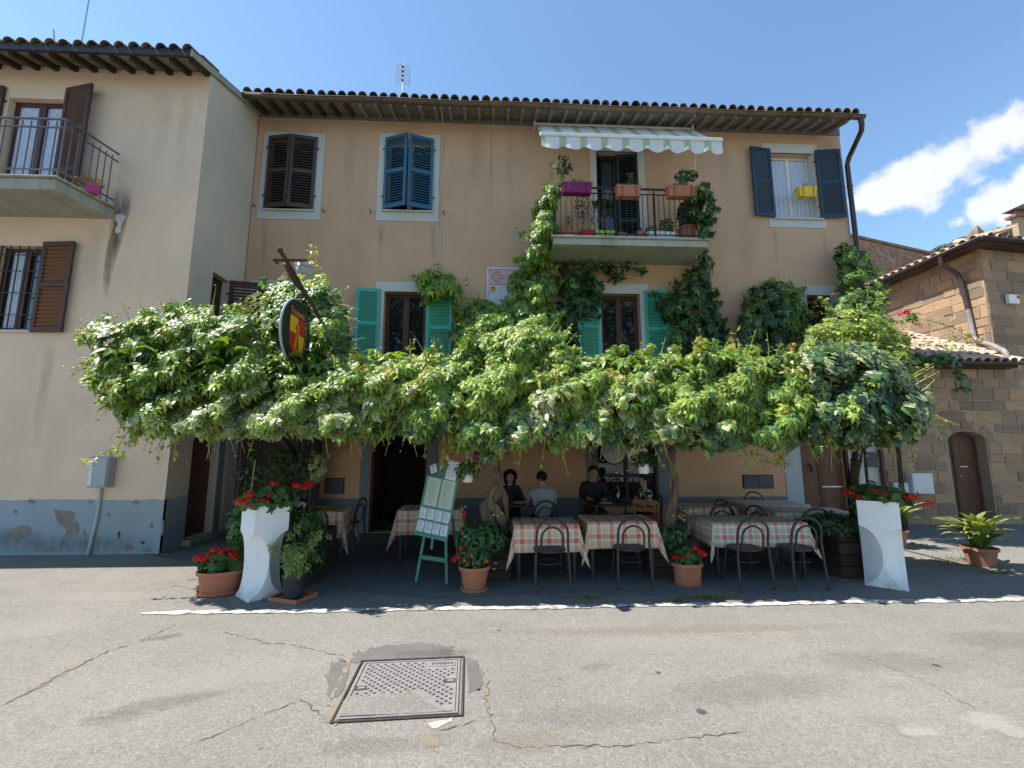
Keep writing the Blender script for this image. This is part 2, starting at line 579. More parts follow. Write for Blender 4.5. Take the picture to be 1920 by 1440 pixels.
class MB:
    def __init__(s):
        s.v, s.f, s.m, s.s, s.uv = [], [], [], [], {}

    def add(s, vs, fs, mi=0, smooth=False):
        b = len(s.v)
        s.v += [tuple(v) for v in vs]
        for f in fs:
            s.f.append(tuple(i + b for i in f))
            s.m.append(mi)
            s.s.append(smooth)
        return s

    def bx(s, x0, x1, y0, y1, z0, z1, mi=0):
        v = [(x0, y0, z0), (x1, y0, z0), (x1, y1, z0), (x0, y1, z0), (x0, y0, z1), (x1, y0, z1), (x1, y1, z1), (x0, y1, z1)]
        return s.add(v, [(3, 2, 1, 0), (4, 5, 6, 7), (0, 1, 5, 4), (1, 2, 6, 5), (2, 3, 7, 6), (3, 0, 4, 7)], mi)

    def box(s, c, size, rot=None, mi=0):
        c = Vector(c)
        h = Vector(size) / 2
        v = [Vector((sx * h.x, sy * h.y, sz * h.z)) for sz in (-1, 1) for sx, sy in ((-1, -1), (1, -1), (1, 1), (-1, 1))]
        if rot is not None:
            v = [rot @ p for p in v]
        return s.add([c + p for p in v], [(3, 2, 1, 0), (4, 5, 6, 7), (0, 1, 5, 4), (1, 2, 6, 5), (2, 3, 7, 6), (3, 0, 4, 7)], mi)

    def bar(s, a, b, w, d=None, mi=0, up=(0, 0, 1)):
        a, b = Vector(a), Vector(b)
        d = w if d is None else d
        t = (b - a).normalized()
        u = Vector(up)
        if abs(t.dot(u)) > .98:
            u = Vector((0, 1, 0))
        x = t.cross(u).normalized()
        y = x.cross(t).normalized()
        vs = []
        for p in (a, b):
            for q, r in ((-1, -1), (1, -1), (1, 1), (-1, 1)):
                vs.append(p + x * (q * w / 2) + y * (r * d / 2))
        return s.add(vs, [(3, 2, 1, 0), (4, 5, 6, 7), (0, 1, 5, 4), (1, 2, 6, 5), (2, 3, 7, 6), (3, 0, 4, 7)], mi)

    def tube(s, pts, r, n=8, mi=0, closed=False):
        pts = [Vector(p) for p in pts]
        k = len(pts)
        rs = r if isinstance(r, (list, tuple)) else [r] * k
        vs, prev = [], None
        for i, p in enumerate(pts):
            if closed:
                t = pts[(i + 1) % k] - pts[i - 1]
            else:
                t = pts[min(i + 1, k - 1)] - pts[max(i - 1, 0)]
            t.normalize()
            if prev is None:
                u = Vector((0, 0, 1)) if abs(t.z) < .9 else Vector((1, 0, 0))
                x = t.cross(u).normalized()
            else:
                x = (prev - t * prev.dot(t))
                x = x.normalized() if x.length > 1e-6 else t.orthogonal().normalized()
            prev = x
            y = t.cross(x)
            for j in range(n):
                a = 2 * PI * j / n
                vs.append(p + (x * math.cos(a) + y * math.sin(a)) * rs[i])
        fs = []
        for i in range(k if closed else k - 1):
            for j in range(n):
                a, b = i * n + j, i * n + (j + 1) % n
                c, d = ((i + 1) % k) * n + (j + 1) % n, ((i + 1) % k) * n + j
                fs.append((a, b, c, d))
        if not closed:
            fs.append(tuple(range(n - 1, -1, -1)))
            fs.append(tuple(range((k - 1) * n, k * n)))
        return s.add(vs, fs, mi, True)

    def lathe(s, prof, c=(0, 0, 0), n=24, sx=1, sy=1, mi=0, power=2.0):
        vs, fs = [], []
        for r, z in prof:
            for j in range(n):
                a = 2 * PI * j / n
                ca, sa = math.cos(a), math.sin(a)
                if power != 2.0:
                    ca = math.copysign(abs(ca) ** (2 / power), ca)
                    sa = math.copysign(abs(sa) ** (2 / power), sa)
                vs.append((c[0] + r * ca * sx, c[1] + r * sa * sy, c[2] + z))
        for i in range(len(prof) - 1):
            for j in range(n):
                fs.append((i * n + j, i * n + (j + 1) % n, (i + 1) * n + (j + 1) % n, (i + 1) * n + j))
        fs.append(tuple(range(n - 1, -1, -1)))
        fs.append(tuple(range((len(prof) - 1) * n, len(prof) * n)))
        return s.add(vs, fs, mi, True)

    def prism(s, poly, a, b, axis='y', mi=0):
        """polygon (two coordinates) drawn out between a and b along an axis"""
        n = len(poly)
        ar = sum(poly[i][0] * poly[(i + 1) % n][1] - poly[(i + 1) % n][0] * poly[i][1] for i in range(n))
        if ar < 0:
            poly = poly[::-1]
        put = {'y': lambda p, t: (p[0], t, p[1]), 'x': lambda p, t: (t, p[0], p[1]), 'z': lambda p, t: (p[0], p[1], t)}[axis]
        vs = [put(p, a) for p in poly] + [put(p, b) for p in poly]
        f1, f2 = tuple(range(n)), tuple(range(2 * n - 1, n - 1, -1))
        side = [((i + 1) % n, i, n + i, n + (i + 1) % n) for i in range(n)]
        return s.add(vs, [f1, f2] + side, mi)

    def build(s, name, mat, parent=None, world=False, smooth=None, bevel=0.0):
        off = LOC[parent.name] if (world and parent is not None) else Vector((0, 0, 0))
        me = bpy.data.meshes.new(name)
        me.from_pydata([tuple(Vector(v) - off) for v in s.v] if off.length else s.v, [], s.f)
        o = link(name, me, mat, parent, world)
        me.polygons.foreach_set('material_index', s.m)
        me.polygons.foreach_set('use_smooth', [bool(x) if smooth is None else smooth for x in s.s])
        if any(s.s) and smooth is None:
            me.set_sharp_from_angle(angle=math.radians(40))
        if bevel:
            b = o.modifiers.new('bevel', 'BEVEL')
            b.width = bevel
            b.segments = 1
            b.limit_method = 'ANGLE'
        me.update()
        return o


def tag(o, label, cat, group=None):
    o['label'] = label
    o['category'] = cat
    if group:
        o['group'] = group
    return o


def thing(name, label, cat, loc=(0, 0, 0), rotz=0.0, group=None):
    o = bpy.data.objects.new(name, None)
    COL.objects.link(o)
    o.location = loc
    o.rotation_euler = (0, 0, rotz)
    o.empty_display_size = .1
    LOC[o.name] = Vector(loc)
    return tag(o, label, cat, group)


def kids(o):
    return [c for c in ALLKIDS.get(o.name, [])]


def children_of(o):
    return [c for c in COL.objects if c.parent == o]


def dup_tree(o, parent=None, tree=None):
    c = o.copy()
    COL.objects.link(c)
    if parent is not None:
        c.parent = parent
    for ch in tree[o]:
        dup_tree(ch, c, tree)
    return c


def make_tree(o):
    by = {}
    for x in COL.objects:
        if x.parent is not None:
            by.setdefault(x.parent.name, []).append(x)
    t = {}

    def walk(q):
        t[q] = by.get(q.name, [])
        for c in t[q]:
            walk(c)
    walk(o)
    return t


def dup(root, loc, rotz, label, tree):
    c = dup_tree(root, None, tree)
    c.location = loc
    c.rotation_euler = (0, 0, rotz)
    c['label'] = label
    return c


def inst(name, me, parent, loc, rot=(0, 0, 0), scale=(1, 1, 1), world=True):
    """one more object on shared mesh data"""
    o = bpy.data.objects.new(name, me)
    COL.objects.link(o)
    o.parent = parent
    o.location = Vector(loc) - (LOC[parent.name] if world else Vector((0, 0, 0)))
    o.rotation_euler = rot
    o.scale = scale
    return o


def structure(o):
    o['kind'] = 'structure'
    return o


def stuff(o):
    o['kind'] = 'stuff'
    return o


def wall_holes(mb, x0, x1, z0, z1, holes, y, depth, mi=0, cuts=()):
    """front wall at y facing -Y with rectangular openings and their reveals"""
    xs = sorted({x0, x1, *[h[0] for h in holes], *[h[1] for h in holes]})
    zs = sorted({z0, z1, *cuts, *[h[2] for h in holes], *[h[3] for h in holes]})
    xs = [x for x in xs if x0 <= x <= x1]
    zs = [z for z in zs if z0 <= z <= z1]
    idx = {}
    vs, fs = [], []

    def vid(x, z):
        if (x, z) not in idx:
            idx[(x, z)] = len(vs)
            vs.append((x, y, z))
        return idx[(x, z)]
    for i in range(len(xs) - 1):
        for j in range(len(zs) - 1):
            cx, cz = (xs[i] + xs[i + 1]) / 2, (zs[j] + zs[j + 1]) / 2
            if any(h[0] < cx < h[1] and h[2] < cz < h[3] for h in holes):
                continue
            fs.append((vid(xs[i], zs[j]), vid(xs[i + 1], zs[j]), vid(xs[i + 1], zs[j + 1]), vid(xs[i], zs[j + 1])))
    mb.add(vs, fs, mi)
    for (a, b, c, d) in holes:
        yb = y + depth
        mb.add([(a, y, c), (a, yb, c), (a, yb, d), (a, y, d)], [(0, 1, 2, 3)], mi)
        mb.add([(b, y, c), (b, y, d), (b, yb, d), (b, yb, c)], [(0, 1, 2, 3)], mi)
        mb.add([(a, y, d), (a, yb, d), (b, yb, d), (b, y, d)], [(0, 1, 2, 3)], mi)
        mb.add([(a, y, c), (b, y, c), (b, yb, c), (a, yb, c)], [(0, 1, 2, 3)], mi)


SLAT = {}


def slat_mesh(w, mat):
    key = (round(w, 3), mat)
    if key not in SLAT:
        m = MB()
        m.box((0, 0, 0), (w, .009, .058), Matrix.Rotation(math.radians(-38), 3, 'X'))
        me = bpy.data.meshes.new('slat')
        me.from_pydata(m.v, [], m.f)
        me.materials.append(M[mat])
        SLAT[key] = me
    return SLAT[key]


def shutter(parent, hinge, w, h, rotz, mat, slat_mat=None, rails=(.52,), side=1, pitch=.058, thick=.042):
    """louvred leaf; origin at the hinge foot, leaf runs along +X (side=1) or -X (side=-1) before rotation"""
    sw, rh = .065, .085
    sg = side
    a = MB()
    a.bx(*sorted((0, sg * sw)), -thick / 2, thick / 2, 0, h)
    a.bx(*sorted((sg * (w - sw), sg * w)), -thick / 2, thick / 2, 0, h)
    zs = [0] + [r * h - rh / 2 for r in rails] + [h - rh]
    for z in zs:
        a.bx(*sorted((sg * sw, sg * (w - sw))), -thick / 2 + .001, thick / 2 - .001, z, z + rh)
    for z in (.28, h - .3):
        a.bx(*sorted((-sg * .05, sg * .03)), -thick / 2 - .006, -thick / 2 + .004, z, z + .03)
    o = a.build('shutter', mat, parent)
    o.location = Vector(hinge) - LOC[parent.name]
    o.rotation_euler = (0, 0, rotz)
    me = slat_mesh(w - 2 * sw + .006, slat_mat or mat)
    for z0, z1 in zip(zs[:-1], zs[1:]):
        n = max(1, int((z1 - z0 - rh) / pitch))
        st = (z1 - z0 - rh) / n
        for i in range(n):
            inst('slat', me, o, (sg * w / 2, 0, z0 + rh + st * (i + .5)), world=False)
    return o


def window_leaf(parent, x0, x1, z0, z1, y, mat, leaves=2, fw=.07, curtain=None, glass='glass', name='window', transom=None):
    """a framed window: frame (part), pane (sub-part) for each leaf"""
    f = MB()
    d = .06
    f.bx(x0, x0 + fw, y, y + d, z0, z1)
    f.bx(x1 - fw, x1, y, y + d, z0, z1)
    f.bx(x0 + fw, x1 - fw, y, y + d, z1 - fw, z1)
    f.bx(x0 + fw, x1 - fw, y, y + d, z0, z0 + fw)
    step = (x1 - x0 - 2 * fw) / leaves
    for i in range(1, leaves):
        x = x0 + fw + step * i
        f.bx(x - fw * .75, x + fw * .75, y - .012, y + d, z0 + fw, z1 - fw)
    o = f.build(name, mat, parent, world=True)
    for i in range(leaves):
        a = x0 + fw + step * i + (fw * .75 if i else 0)
        b = x0 + fw + step * (i + 1) - (fw * .75 if i < leaves - 1 else 0)
        p = MB()
        t = .35 * (1 if i == 0 else -1) * .01
        p.add([(a, y + .03 - t, z0 + fw), (b, y + .03 + t, z0 + fw), (b, y + .03 + t, z1 - fw), (a, y + .03 - t, z1 - fw)], [(0, 1, 2, 3)])
        if curtain:
            p.build('curtain', curtain, o, world=True)
        else:
            p.build('pane', glass, o, world=True)
    return o


def curtain_mesh(parent, x0, x1, z0, z1, y, mat='curtain', waves=9, amp=.025, name='curtain'):
    m = MB()
    n = 48
    vs = []
    for i in range(n + 1):
        t = i / n
        vs.append((x0 + (x1 - x0) * t, y + amp * math.sin(t * waves * 2 * PI), z0))
    vs += [(v[0], y + .6 * (v[1] - y), z1) for v in vs]
    m.add(vs, [(i, i + 1, n + 2 + i, n + 1 + i) for i in range(n)], 0, True)
    return m.build(name, mat, parent, world=True, smooth=True)


TILE = {}


def tile_mesh(mat, r=.095, ln=.42, n=6):
    if mat in TILE:
        return TILE[mat]
    m = MB()
    vs = []
    for y, k in ((0, 1.0), (ln, .82)):
        for rr in (r, r - .014):
            for i in range(n + 1):
                a = PI * i / n
                vs.append((-math.cos(a) * rr * k, y, math.sin(a) * rr * k * 1.0))
    q = n + 1
    fs = []
    for i in range(n):
        fs.append((i, i + 1, 2 * q + i + 1, 2 * q + i))
        fs.append((q + i + 1, q + i, 3 * q + i, 3 * q + i + 1))
        fs.append((i + 1, i, q + i, q + i + 1))
    m.add(vs, fs, 0, True)
    me = bpy.data.meshes.new('tile')
    me.from_pydata(m.v, [], m.f)
    me.polygons.foreach_set('use_smooth', [True] * len(m.f))
    me.set_sharp_from_angle(angle=math.radians(50))
    me.materials.append(M[mat])
    TILE[mat] = me
    return me


# ------------------------------------------------------------------ ground
def ground_poly(name, pts, z, mat, kind='structure', px=True):
    ps = [gp(*p) for p in pts] if px else [Vector((*p, 0)) for p in pts]
    m = MB()
    m.add([(p.x, p.y, z) for p in ps], [tuple(range(len(ps)))])
    o = m.build(name, mat)
    if sum((ps[i].x * ps[(i + 1) % len(ps)].y - ps[(i + 1) % len(ps)].x * ps[i].y) for i in range(len(ps))) < 0:
        o.data.flip_normals()
    o['kind'] = kind
    return o


def wobble(pts, amp, k=4, seed=1):
    """closed outline with extra uneven points"""
    r = random.Random(seed)
    out = []
    n = len(pts)
    for i in range(n):
        a, b = Vector(pts[i]), Vector(pts[(i + 1) % n])
        for j in range(k):
            p = a.lerp(b, j / k)
            out.append((p.x + r.uniform(-amp, amp), p.y + r.uniform(-amp, amp)))
    return out


road = MB()
nx = 40
road.add([(x, y, 0) for y in (-60, -8, 0, 2, 4, 6, 8, 12, 25, 90) for x in (-70, -20, -6, -2, 2, 6, 20, 70)],
         [(j * 8 + i, j * 8 + i + 1, (j + 1) * 8 + i + 1, (j + 1) * 8 + i) for j in range(9) for i in range(7)])
structure(road.build('road', 'asphalt'))

# cement strip of the dining terrace, uneven front edge
tp = [(-3.4, 9.5), (-3.3, 6.9), (-3.0, 6.2), (-2.2, 6.0), (-1.4, 5.62), (-.6, 5.45), (.4, 5.5), (.9, 5.36), (1.5, 5.5), (2.1, 5.45), (2.6, 5.62),
      (3.4, 5.4), (4.1, 5.5), (4.5, 5.75), (4.7, 7), (6.5, 8), (6.5, 9.5)]
ground_poly('terrace_floor', wobble(tp, .035, 4, 3), .004, 'terrace', px=False)
# the painted edge line
lm = MB()
pts = []
NSEG = 120
for i in range(NSEG + 1):
    x = -3.62 + i * (9.9 / NSEG)
    pts.append(x)
lv, lf = [], []
for i, x in enumerate(pts):
    w = .048 + .012 * math.sin(i * 1.7) + R.uniform(-.008, .008)
    yc = 5.085 + .012 * math.sin(i * .22)
    if i < 4:
        w *= .4 + .15 * i
    lv += [(x, yc - w, .008), (x, yc + w, .008)]
    if i:
        lf.append((2 * i - 2, 2 * i, 2 * i + 1, 2 * i - 1))
lm.add(lv, lf)
structure(lm.build('road_line', 'line'))


def crack(pts, w, mat='crack', z=.0035, seed=0, name='road_crack'):
    r = random.Random(seed)
    P = [gp(*p) for p in pts]
    line = []
    for a, b in zip(P[:-1], P[1:]):
        n = max(2, int((b - a).length / .028))
        for i in range(n):
            q = a.lerp(b, i / n)
            line.append(q + Vector((r.uniform(-.016, .016), r.uniform(-.016, .016), 0)))
    line.append(P[-1])
    vs, fs = [], []
    for i, q in enumerate(line):
        t = (line[min(i + 1, len(line) - 1)] - line[max(i - 1, 0)]).normalized()
        nrm = Vector((-t.y, t.x, 0))
        ww = w * r.choice((.12, .3, .5, .8, 1.2)) * (1 if 0 < i < len(line) - 1 else .1)
        vs += [q + nrm * ww / 2 + Vector((0, 0, z)), q - nrm * ww / 2 + Vector((0, 0, z))]
        if i:
            fs.append((2 * i - 2, 2 * i - 1, 2 * i + 1, 2 * i))
    m = MB()
    m.add(vs, fs)
    return structure(m.build(name, mat))


crack([(0, 1325), (60, 1295), (120, 1262), (200, 1222), (260, 1205), (330, 1170)], .016, seed=1)
crack([(60, 1297), (120, 1264), (150, 1247)], .018, 'rust_dirt', .0045, seed=2)
crack([(420, 1185), (500, 1206), (560, 1212), (650, 1232)], .010, seed=3)
crack([(560, 1314), (480, 1345), (400, 1380), (320, 1410)], .007, seed=4)
crack([(915, 1275), (912, 1310), (930, 1390), (985, 1402), (1085, 1400), (1180, 1398), (1290, 1384), (1400, 1374)], .009, seed=5)
crack([(905, 1260), (912, 1290), (910, 1330)], .014, 'rust_dirt', .0045, seed=6)
crack([(800, 1365), (806, 1395), (822, 1412)], .03, 'rust_dirt', .0045, seed=7)
crack([(806, 1372), (870, 1360), (905, 1348)], .014, seed=8)
crack([(1480, 1170), (1600, 1225), (1740, 1280), (1830, 1330)], .005, seed=9)
crack([(655, 1240), (640, 1270), (618, 1320), (628, 1362)], .028, 'rust_dirt', .0045, seed=10)
crack([(380, 1110), (330, 1098), (285, 1108), (262, 1118)], .012, seed=11)
crack([(1085, 1402), (1180, 1399)], .012, 'rust_dirt', .0045, seed=12)
crack([(625, 1355), (560, 1312)], .012, seed=13)


def px_patch(pts, mat, z, amp=3, k=4, seed=1, name='road_patch'):
    return ground_poly(name, wobble(pts, amp, k, seed), z, mat)


px_patch([(655, 1240), (668, 1222), (720, 1212), (800, 1208), (850, 1212), (845, 1230), (760, 1238), (690, 1245)], 'patch', .0025, 5, 6, 1)
px_patch([(610, 1275), (622, 1240), (650, 1238), (652, 1258), (640, 1300), (615, 1310)], 'patch', .0025, 5, 6, 2)
px_patch([(870, 1236), (893, 1240), (905, 1270), (900, 1295), (878, 1300)], 'patch', .0025, 5, 6, 3)
px_patch([(800, 1358), (848, 1346), (850, 1352), (812, 1368)], 'patch_pale', .0030, 1.5, 4, 4)


def m_film(name, c, rough=.9):
    k = N(name)
    e = k.n('ShaderNodeAttribute')
    e.attribute_name = 'fade'
    v = k.math('ADD', k.math('MULTIPLY', k.noise(11, 7, .72), .7), k.math('MULTIPLY', k.noise(60, 4, .7), .3))
    a = k.rng(k.math('ADD', e.outputs['Fac'], k.math('MULTIPLY', k.math('SUBTRACT', v, .5), 2.2)), .35, .75)
    k.fin(c, rough, .2)
    s_ = k.sep(k.vor(150, out='Color'))
    k.put(k.b.inputs['Base Color'], k.mix(k.rng(s_[0], .6, 1, 0, .5), c, tuple(x * .5 for x in c)))
    f = k.n('ShaderNodeAttribute')
    f.attribute_name = 'amount'
    k.put(k.b.inputs['Alpha'], k.math('MULTIPLY', a, f.outputs['Fac']))
    return k.m


M['film_pale'] = m_film('worn_pale_cement', (.40, .38, .34))
M['film_dark'] = m_film('oily_stain', (.075, .073, .072))
M['film_brown'] = m_film('dusty_stain', (.26, .225, .17))


def film(px, py, rx, ry, mat, amt, z=.003, rot=0.0, name='road_stain'):
    """a thin stain on the road round a point of the photograph; radii in metres"""
    c = gp(px, py)
    vs, fs, fd = [(0, 0)], [], [1.0]
    K, L = 28, 6
    for j in range(1, L + 1):
        for i in range(K):
            a = 2 * PI * i / K
            vs.append((math.cos(a) * rx * j / L, math.sin(a) * ry * j / L))
            fd.append(1 - (j / L) ** 1.5)
    for i in range(K):
        fs.append((0, 1 + i, 1 + (i + 1) % K))
    for j in range(L - 1):
        for i in range(K):
            p, q = 1 + j * K + i, 1 + j * K + (i + 1) % K
            fs.append((p, p + K, q + K, q))
    m = MB()
    cs, sn = math.cos(rot), math.sin(rot)
    m.add([(c.x + x * cs - y * sn, c.y + x * sn + y * cs, z) for x, y in vs], fs)
    o = structure(m.build(name, mat))
    for nm, va in (('fade', fd), ('amount', [amt] * len(vs))):
        o.data.attributes.new(nm, 'FLOAT', 'POINT').data.foreach_set('value', va)
    return o


zz = .0030
for (a_, b_, rx_, ry_, mt_, am_, ro_) in (
        (1725, 1372, .22, .09, 'film_pale', .5, 0), (1855, 1355, .26, .18, 'film_pale', .5, .3), (1905, 1372, .16, .10, 'film_pale', .45, 0),
        (300, 1320, .55, .16, 'film_dark', 0.18, .35), (310, 1195, .22, .10, 'film_dark', 0.22, .4), (1120, 1250, .22, .10, 'film_dark', 0.12, .2), (210, 1350, .35, .12, 'film_dark', 0.12, .2),
        (1420, 1290, 1.1, .30, 'film_dark', 0.11, .1), (1650, 1240, 1.0, .30, 'film_dark', 0.13, -.1), (1100, 1345, .8, .2, 'film_dark', 0.09, 0), (450, 1270, .9, .3, 'film_pale', .25, .3), (1250, 1210, 1.3, .25, 'film_pale', .20, 0),
        (1620, 1330, .6, .18, 'film_pale', .22, 0), (700, 1400, .5, .14, 'film_dark', 0.12, 0), (980, 1390, .4, .15, 'film_brown', .3, 0), (640, 1330, .12, .22, 'film_brown', .8, -.3), (810, 1390, .10, .10, 'film_brown', .7, 0),
        (1270, 1180, 2.6, .16, 'film_brown', .25, 0), (200, 1120, 1.0, .3, 'film_pale', .3, 0), (1880, 1200, .8, .3, 'film_dark', 0.12, 0), (70, 1180, .7, .4, 'film_pale', .25, 0),
        (1800, 1060, 1.1, .5, 'film_brown', .5, 0), (820, 1225, .5, .1, 'film_dark', 0.17, 0), (1315, 1335, .05, .05, 'film_dark', 0.80, 0), (1235, 1262, .035, .03, 'film_dark', 0.80, 0), (1755, 1248, .05, .04, 'film_dark', 0.80, 0), (935, 1183, .03, .02, 'film_dark', 0.90, 0)):
    zz += .00012
    film(a_, b_, rx_, ry_, mt_, am_, zz, ro_)
px_patch([(205, 1035), (285, 1042), (330, 1050), (420, 1050), (450, 1040), (420, 1030)], 'patch', .0025, 3, 4, 8)

# sparse weeds along the paving edge
tv, tf = [], []
for i in range(900):
    c = R.choice([(1330, 1122, 45, 4), (1330, 1122, 45, 4), (1270, 1128, 25, 3), (1870, 1075, 40, 4), (1790, 1050, 60, 10), (1105, 1122, 20, 2)])
    q = gp(c[0] + R.gauss(0, c[2] * .5), c[1] + R.gauss(0, c[3] * .5))
    a = R.uniform(0, 6.28)
    h = R.uniform(.02, .055)
    d = Vector((math.cos(a), math.sin(a), 0)) * .006
    lean = Vector((R.uniform(-.02, .02), R.uniform(-.02, .02), h))
    b = len(tv)
    tv += [q - d, q + d, q + lean]
    tf.append((b, b + 1, b + 2))
wm = MB()
wm.add(tv, tf)
M['weed'] = simple('dry_green_weed', (.17, .20, .06), .4, 3, .8)
wd = stuff(wm.build('weeds', 'weed'))
tag(wd, 'low dry weeds growing along the paving edge', 'weeds')

# ------------------------------------------------------------------ manhole cover
A, B, C_, D_ = gp(630, 1357), gp(876, 1342), gp(866, 1233), gp(667, 1241)
cen = (A + B + C_ + D_) / 4
ang = math.atan2((B - A).y + (C_ - D_).y, (B - A).x + (C_ - D_).x)
mh = thing('manhole_cover', 'square cast iron manhole cover with diamond tread set in the road', 'manhole cover', (cen.x, cen.y, 0), ang)
hw, hd = .415, .415
m = MB()
for (x0, x1, y0, y1) in ((-hw, hw, -hd, -hd + .016), (-hw, hw, hd - .016, hd), (-hw, -hw + .016, -hd + .016, hd - .016), (hw - .016, hw, -hd + .016, hd - .016)):
    m.bx(x0, x1, y0, y1, .001, .012)
m.build('frame', 'cast_iron_dark', mh, bevel=.003)
m = MB()
for (x0, x1, y0, y1) in ((-hw + .034, hw - .034, -hd + .034, -hd + .05), (-hw + .034, hw - .034, hd - .05, hd - .034), (-hw + .034, -hw + .05, -hd + .05, hd - .05), (hw - .05, hw - .034, -hd + .05, hd - .05)):
    m.bx(x0, x1, y0, y1, .001, .0105)
m.bx(-hw + .055, hw - .055, -hd + .055, hd - .055, .001, .007)
m.bx(.14, .345, .255, .335, .007, .012)
m.build('lid', 'cast_iron', mh, bevel=.002)
m = MB()
for i in range(-12, 13):
    for j in range(-12, 13):
        if (i + j) % 2:
            continue
        x, y = i * .0295, j * .0295
        if abs(x) > .345 or abs(y) > .345 or (x > .11 and y > .235) or (x < -.27 and abs(y + .01) < .06) or (x > .27 and abs(y - .03) < .06):
            continue
        edge = -.11 + .05 * math.sin(x * 9) - (.20 if x > .12 else 0) * min(1, (x - .12) / .12 if x > .12 else 0)
        if y < edge:
            continue
        r = .0155
        m.add([(x - r, y, .0078), (x, y - r, .0078), (x + r, y, .0078), (x, y + r, .0078)], [(0, 1, 2, 3)])
stuff(m.build('tread_recess', 'cast_iron_dark', mh))
m = MB()
ed = [(-hw + .052, -hd + .052), (hw - .06, -hd + .052), (.25, -.31), (.16, -.24), (.10, -.14), (.03, -.10), (-.05, -.13), (-.14, -.10), (-.25, -.13), (-hw + .052, -.12)]
m.add([(x, y, .0125) for x, y in wobble(ed, .008, 4, 8)], [tuple(range(len(ed) * 4))])
m.build('asphalt_smear', 'asphalt', mh)
for x, y in ((-.32, -.015), (.31, .03)):
    m = MB()
    m.bx(x - .042, x + .042, y - .03, y + .03, .007, .0085)
    o = m.build('key_slot', 'cast_iron_dark', mh)
    m = MB()
    m.bx(x - .02, x + .03, y - .012, y + .014, .0085, .011)
    m.build('key_plate', 'rust_dirt' if x < 0 else 'cast_iron', o)
m = MB()
for i in range(11):
    m.bx(.16 + i * .0155, .169 + i * .0155, .275 + .008 * (i % 2), .315 - .006 * (i % 3), .012, .0135)
stuff(m.build('worn_lettering', 'cast_iron_dark', mh))

# ------------------------------------------------------------------ the ochre house (restaurant)
YF = 9.55
XL, XR = -5.40, 8.46
TOP = 9.50
oh = thing('ochre_house', 'ochre plastered three storey house over the restaurant terrace with clay tiled eave', 'house', (1.5, YF, 0))
RD = .24
holes = {
    'brown': (-5.10, -4.06, 7.00, 8.76), 'blue': (-2.47, -1.40, 7.04, 8.82), 'balcony': (2.42, 3.41, 6.05, 8.68), 'navy': (6.66, 7.73, 7.08, 8.77),
    'hump': (-5.12, -4.25, 3.55, 5.12), 'teal': (-2.38, -1.46, 3.55, 5.13), 'tealb': (2.43, 3.32, 3.55, 5.16), 'tealc': (7.22, 7.80, 3.55, 5.20),
    'shop': (-2.50, -1.36, .01, 2.45), 'glass': (2.26, 3.56, .60, 2.40), 'door': (6.73, 7.74, .01, 2.45), 'dark': (-5.22, -3.72, .01, 2.45),
}
m = MB()
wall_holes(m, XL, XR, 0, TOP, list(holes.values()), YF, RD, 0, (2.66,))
# unseen flank and back, cut oblique to let sun onto the lean-to
foot = [(XR, YF), (XR, YF + .25), (6.2, YF + .75), (6.0, 16.0), (XL, 16.0), (XL, YF)]
for (ax, ay), (bx_, by_) in zip(foot[:-1], foot[1:]):
    z = lambda y: TOP + .28 * min(max(y - YF, 0), 3.2) - .28 * max(y - YF - 3.2, 0)
    m.add([(ax, ay, 0), (bx_, by_, 0), (bx_, by_, z(by_)), (ax, ay, z(ay))], [(0, 1, 2, 3)])
m.m = [1 if max(m.v[i][2] for i in f) < 2.7 and abs(m.v[f[0]][1] - YF) < .4 else 0 for f in m.f]  # ground floor faces take the ochre with warm bounce painted in
m.build('wall', ['ochre', 'ochre_bounce'], oh, world=True)
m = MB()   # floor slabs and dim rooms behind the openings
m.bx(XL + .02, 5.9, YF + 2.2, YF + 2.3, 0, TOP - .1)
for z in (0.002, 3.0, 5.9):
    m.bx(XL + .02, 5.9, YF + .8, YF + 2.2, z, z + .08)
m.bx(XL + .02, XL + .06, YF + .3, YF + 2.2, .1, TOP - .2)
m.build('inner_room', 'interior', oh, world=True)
# low grey dado of the ground floor wall
m = MB()
for a, b in ((-3.55, -2.72), (-1.1, 2.02), (3.80, 6.36)):
    m = MB()
    m.bx(a, b, YF - .012, YF + .05, 0, .68)
    m.build('dado', 'dado_grey', oh, world=True)
# grey painted band below the eave
m = MB()
m.bx(XL, XR + .002, YF - .02, YF + .02, 9.27, TOP - .01)
m.build('eave_band', 'eave_grey', oh, world=True)

# window surrounds


def surround(parent, x0, x1, z0, z1, hole, mat='trim', y=YF, proud=.014, foot=True):
    a, b, c, d = hole
    m = MB()
    m.bx(x0, x1, y - proud, y + .03, d, z1)
    if foot and z0 < c:
        m.bx(x0, x1, y - proud, y + .03, z0, c)
    m.bx(x0, a, y - proud, y + .03, c, d)
    m.bx(b, x1, y - proud, y + .03, c, d)
    if z0 > c:
        pass
    return m.build('surround', mat, parent, world=True)


